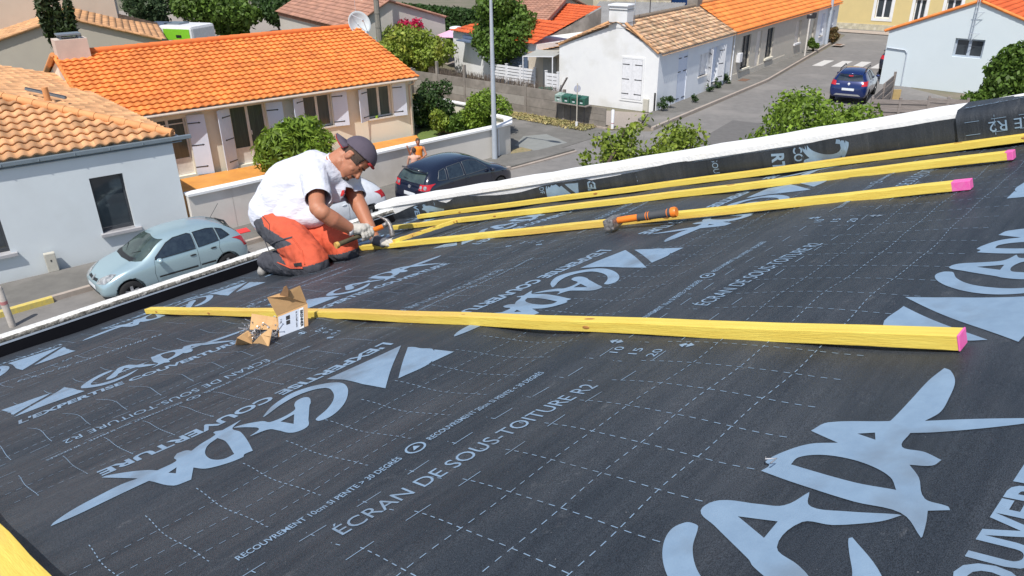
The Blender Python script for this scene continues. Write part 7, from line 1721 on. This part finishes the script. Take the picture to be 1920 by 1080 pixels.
def seam(pts,name,m,r=.0025,par=None):
    P=[]
    for (x0,y0),(x1,y1) in zip(pts,pts[1:]):
        for k in range(8):
            q=onto(bt_,x0+(x1-x0)*k/8,y0+(y1-y0)*k/8,.002)
            if q is not None: P.append(q)
    if len(P)>2: MB().tube(P,r,5).build(name,m,par or wk,world=True,smooth=True)
seam([(503,461),(520,452),(552,444)],'pocket_zip',M_pgrey,.006); seam([(495,448),(515,495),(530,508)],'trouser_seam',M_pgrey,.003); seam([(548,446),(566,470),(572,500)],'pocket_edge',M_pants,.004); seam([(492,405),(505,420),(506,440)],'key_loop',M_iron,.002)
seam([(520,492),(545,503),(571,503)],'pocket_edge',M_pants,.004)
decal(bt_,[(550,494),(565,492),(566,499),(552,500)],'pocket_label',M_ink,wk,off=.006)
# --- shoes
def shoe(a,b,c,m):
    mb=MB(); mb.cap(PD(*a),PD(*b),.045,.040); mb.cap(PD(*b),PD(*c),.040,.032); return remesh(mb,'shoe',m,wk,.006,2)
shoe((507,494,4.60),(498,500,4.66),(492,509,4.63),mat('grey_trainer',(.36,.35,.33),(.12,.12,.12),scale=18,rough=.8)); shoe((577,474,4.76),(560,480,4.83),(548,487,4.80),mat('dark_trainer',(.06,.06,.07),rough=.8))
# --- gloves, hammer
h0=PD(631,460,4.14); h1=PD(719,424,4.33); ha=(h1-h0).normalized()
hg=h0.lerp(h1,.60)   # grip point
v1=(-CZ-ha*(-CZ).dot(ha)).normalized(); v2=ha.cross(v1).normalized()     # v1 towards camera
if v2.dot(-CY)<0: v2=-v2                                               # v2 up in the picture
mb=MB(); wr_=PD(658,430,4.21); pc=hg+v1*.022+v2*.028-ha*.012
mb.cap(wr_,pc,.034,.030); mb.cap(pc-ha*.026,pc+ha*.026,.024,.022); mb.cap(pc+v1*.010-ha*.024,pc+v1*.004+ha*.030,.018,.016)
def curl(c,r,a0,a1,n=7): return [c+(v1*math.cos(a0+(a1-a0)*k/(n-1))+v2*math.sin(a0+(a1-a0)*k/(n-1)))*r for k in range(n)]
for i,ln in enumerate((2.9,3.2,3.1,2.6)):
    c=hg+ha*(-.030+.0205*i); P=curl(c,.0285,1.25,1.25-ln); mb.tube(P,[.0115,.0115,.0112,.011,.0105,.010,.0085],9)
    for p,r in zip(P[::2],(.0125,.012,.0112,.009)): mb.ell(p,(r,r,r),n=10,m=8)
c=hg+ha*.030; P=[pc+ha*.010+v2*.006,c+v2*.030+v1*.004,c+ha*.018+v2*.024-v1*.012,c+ha*.034+v2*.016-v1*.010]; mb.tube(P,[.013,.0125,.0115,.009],9)
for p,r in zip(P,(.013,.013,.0115,.0095)): mb.ell(p,(r,r,r),n=10,m=8)
remesh(mb,'work_glove',M_glove,wk,.0032,1,label='pale dusty glove gripping the hammer')
mb=MB(); cuff=[wr_-(pc-wr_).normalized()*.012,wr_+(pc-wr_).normalized()*.008]; mb.tube(cuff,[.037,.036],16); mb.build('glove_cuff',M_pvc,wk,world=True,smooth=True)
# left hand on the batten
lw=PD(704,450,4.40); lp_=PD(722,455,4.37); mb=MB(); mb.cap(lw,lp_,.032,.030); nU=ROOF.to_3x3()@Vector((0,0,1)); fd=(PD(748,458,4.33)-PD(722,455,4.37)).normalized(); sdv=nU.cross(fd).normalized()
mb.cap(lp_-sdv*.022,lp_+sdv*.022,.024,.024)
gl=remesh(mb,'work_glove',M_gloveg,wk,.0035,1,label='grey backed glove holding the batten')
mb=MB()
for i,ln in enumerate((.070,.078,.074,.060)):
    b0=lp_+sdv*(.030-.020*i)+fd*.018+nU*.006; P=[b0,b0+fd*ln*.38+nU*.012,b0+fd*ln*.75+nU*.004,b0+fd*ln*.92-nU*.014]
    mb.tube(P,[.0115,.0115,.0105,.009],9)
    for p,r in zip(P,(.012,.0122,.011,.0092)): mb.ell(p,(r,r,r),n=10,m=8)
b0=lp_-sdv*.030; P=[b0,b0-sdv*.010+fd*.028+nU*.006,b0-sdv*.002+fd*.055-nU*.002]; mb.tube(P,[.013,.0125,.0095],9)
for p,r in zip(P,(.013,.0125,.0095)): mb.ell(p,(r,r,r),n=10,m=8)
remesh(mb,'glove_fingers',M_glove,wk,.003,0,label='pale fingers of the left glove')
# claw hammer in his right hand: a thing of its own
ch_=T('claw_hammer','claw hammer with orange and black handle gripped in the worker\'s right hand','hammer',h1)
MB().tube([h0.lerp(h1,.70),h0.lerp(h1,.98)],[.0145,.0135],12).build('shaft',M_orange,ch_,world=True,smooth=True,auto=50)
MB().tube([h0+ha*.012,h0.lerp(h1,.3),h0.lerp(h1,.70)],[.0145,.0125,.014],12).build('grip',mat('dark_rubber_grip',(.05,.045,.03),(.12,.10,.05),scale=30,rough=.6),ch_,world=True,smooth=True,auto=50)
MB().tube([h0-ha*.006,h0+ha*.012],[.0185,.0185],14).build('butt_cap',mat('amber_cap',(.65,.42,.12),rough=.4),ch_,world=True,smooth=True,auto=50)
hp_=[PD(706,405,4.34),PD(716,408,4.335),PD(725,413,4.33),PD(731,421,4.325),PD(734,431,4.32),PD(735,438,4.32),PD(736,442,4.32)]
mb=MB(); mb.tube(hp_,[.003,.007,.011,.013,.012,.0145,.0145],12); mb.build('hammer_head',M_steel,ch_,world=True,smooth=True,auto=50)
mb=MB(); mb.tube([h1-ha*.01,PD(727,418,4.33)],[.013,.014],10); mb.build('head_socket',M_steel,ch_,world=True,smooth=True)
# ================================================ TWO PEOPLE BY THE GARDEN WALL
def standing(label,x,y,h,facing,skin,top,bottom,hair,arms,hairm=None,vest=None,bare=False):
    t=T('person',label,'person',(x,y,.105),rad(facing)); k=h/1.7; mb=MB()   # faces local +x
    A=lambda a,b,ra,rb: mb.cap(Vector(a)*k,Vector(b)*k,ra*k,rb*k,12)
    for s in (1,-1):
        A((0,s*.09,.90),(.01,s*.10,.48),.085,.058); A((.01,s*.10,.48),(-.02,s*.10,.08),.055,.038); A((-.02,s*.10,.05),(.15,s*.11,.035),.04,.032)
        sh=(0,s*.19,1.38); e,wv=arms[0 if s>0 else 1]; A(sh,e,.046,.038); A(e,wv,.037,.026); e=Vector(wv); d=(Vector(wv)-Vector(arms[0 if s>0 else 1][0])).normalized()
        mb.ell((e+d*.05)*k,(.03*k,.025*k,.045*k))
        for q_ in range(4): A(e+d*.07+Vector((0,(q_-1.5)*.017,0)),e+d*.125+Vector((0,(q_-1.5)*.02,.0)),.009,.007)
    A((0,0,.95),(0,0,1.15),.135,.125); A((0,0,1.15),(0,0,1.34),.13,.12); A((0,.12,1.36),(0,-.12,1.36),.075,.075); A((0,0,1.38),(.01,0,1.50),.055,.05)
    mb.ell(Vector((.01,0,1.60))*k,(.088*k,.072*k,.108*k)); mb.ell(Vector((.045,0,1.555))*k,(.05*k,.05*k,.06*k)); mb.cap(Vector((.09,0,1.60))*k,Vector((.108,0,1.575))*k,.009,.012)
    for s in (1,-1): mb.ell(Vector((0,s*.072,1.59))*k,(.015,.008,.028))
    remesh(mb,'body',skin,t,.012,2,world=False)
    mb=MB()
    for s in (1,-1): mb.ell(Vector((.088,s*.03,1.615))*k,(.006,.012,.006),n=8,m=6)
    mb.build('eyes',M_iron,t)
    mb=MB(); mb.ell(Vector((-.012,0,1.635))*k,(.098*k,.083*k,.10*k)); o=remesh(mb,'hair',hair,t,.012,2,world=False,disp=(.02,.03))
    bm=bmesh.new(); bm.from_mesh(o.data); bmesh.ops.bisect_plane(bm,geom=list(bm.verts)+list(bm.edges)+list(bm.faces),plane_co=Vector((.02,0,1.60))*k,plane_no=Vector((.75,0,-.66)),clear_outer=True); bm.to_mesh(o.data); bm.free()
    if top:
        mb=MB(); mb.cap(Vector((0,0,.90))*k,Vector((0,0,1.15))*k,.15*k,.145*k); mb.cap(Vector((0,0,1.15))*k,Vector((0,0,1.33))*k,.145*k,.135*k); mb.cap(Vector((0,.10,1.36))*k,Vector((0,-.10,1.36))*k,.082*k,.082*k); remesh(mb,'top',top,t,.012,2,world=False)
    mb=MB()
    for s in (1,-1): mb.cap(Vector((0,s*.09,.92))*k,Vector((.01,s*.10,.52))*k,.10*k,.08*k)
    mb.cap(Vector((0,0,.90))*k,Vector((0,0,.98))*k,.145*k,.14*k); remesh(mb,'shorts',bottom,t,.012,2,world=False); return t
pA=G(783,262,1.72); pB=G(776,282,1.58)
standing('dark haired person in an orange vest raising one hand beyond the dark car',pA.x,pA.y,1.64,-82,M_skin,M_vest,M_pgrey,M_hair,(((.10,-.0+.26,1.16),(.24,.14,1.10)),((.05,-.30,1.18),(.12,-.36,1.42))))
standing('person in a pale pink top seen from behind, beyond the dark car',pB.x,pB.y,1.55,95,M_skin2,mat('pale_pink_top',(.74,.42,.32),rough=.9),M_pgrey,M_hair,(((.05,.26,1.12),(.18,.2,1.0)),((.05,-.26,1.12),(.15,-.22,.95))))
for ob in list(bpy.data.objects):
    if ob.type=='MESH' and not ob.data.materials: ob.data.materials.append(M_white)

# give separate loose pieces of paired parts their own objects
def split_loose(o):
    bm=bmesh.new(); bm.from_mesh(o.data); seen=set(); groups=[]
    for v in bm.verts:
        if v in seen: continue
        st_=[v]; g=[]; seen.add(v)
        while st_:
            a=st_.pop(); g.append(a)
            for e in a.link_edges:
                b=e.other_vert(a)
                if b not in seen: seen.add(b); st_.append(b)
        groups.append({x.index for x in g})
    bm.free()
    if len(groups)<2 or len(groups)>12: return
    for k,g in enumerate(groups):
        b2=bmesh.new(); b2.from_mesh(o.data); b2.verts.ensure_lookup_table(); bmesh.ops.delete(b2,geom=[v for v in b2.verts if v.index not in g],context='VERTS')
        if k==len(groups)-1: b2.to_mesh(o.data)
        else:
            me=o.data.copy(); b2.to_mesh(me); c=o.copy(); c.data=me; COL.objects.link(c)
        b2.free()
for ob in list(bpy.data.objects):
    if ob.type=='MESH' and ob.parent and ob.name.split('.')[0] in ('gable_wall','side_wall','hinge_strap','end_knob','green_panel','gutter_bracket','bracket','lettering','strap','aerial_arms','eyes','eyebrows','wiper','sill','feed_arm'):
        if len(ob.children)==0: split_loose(ob)
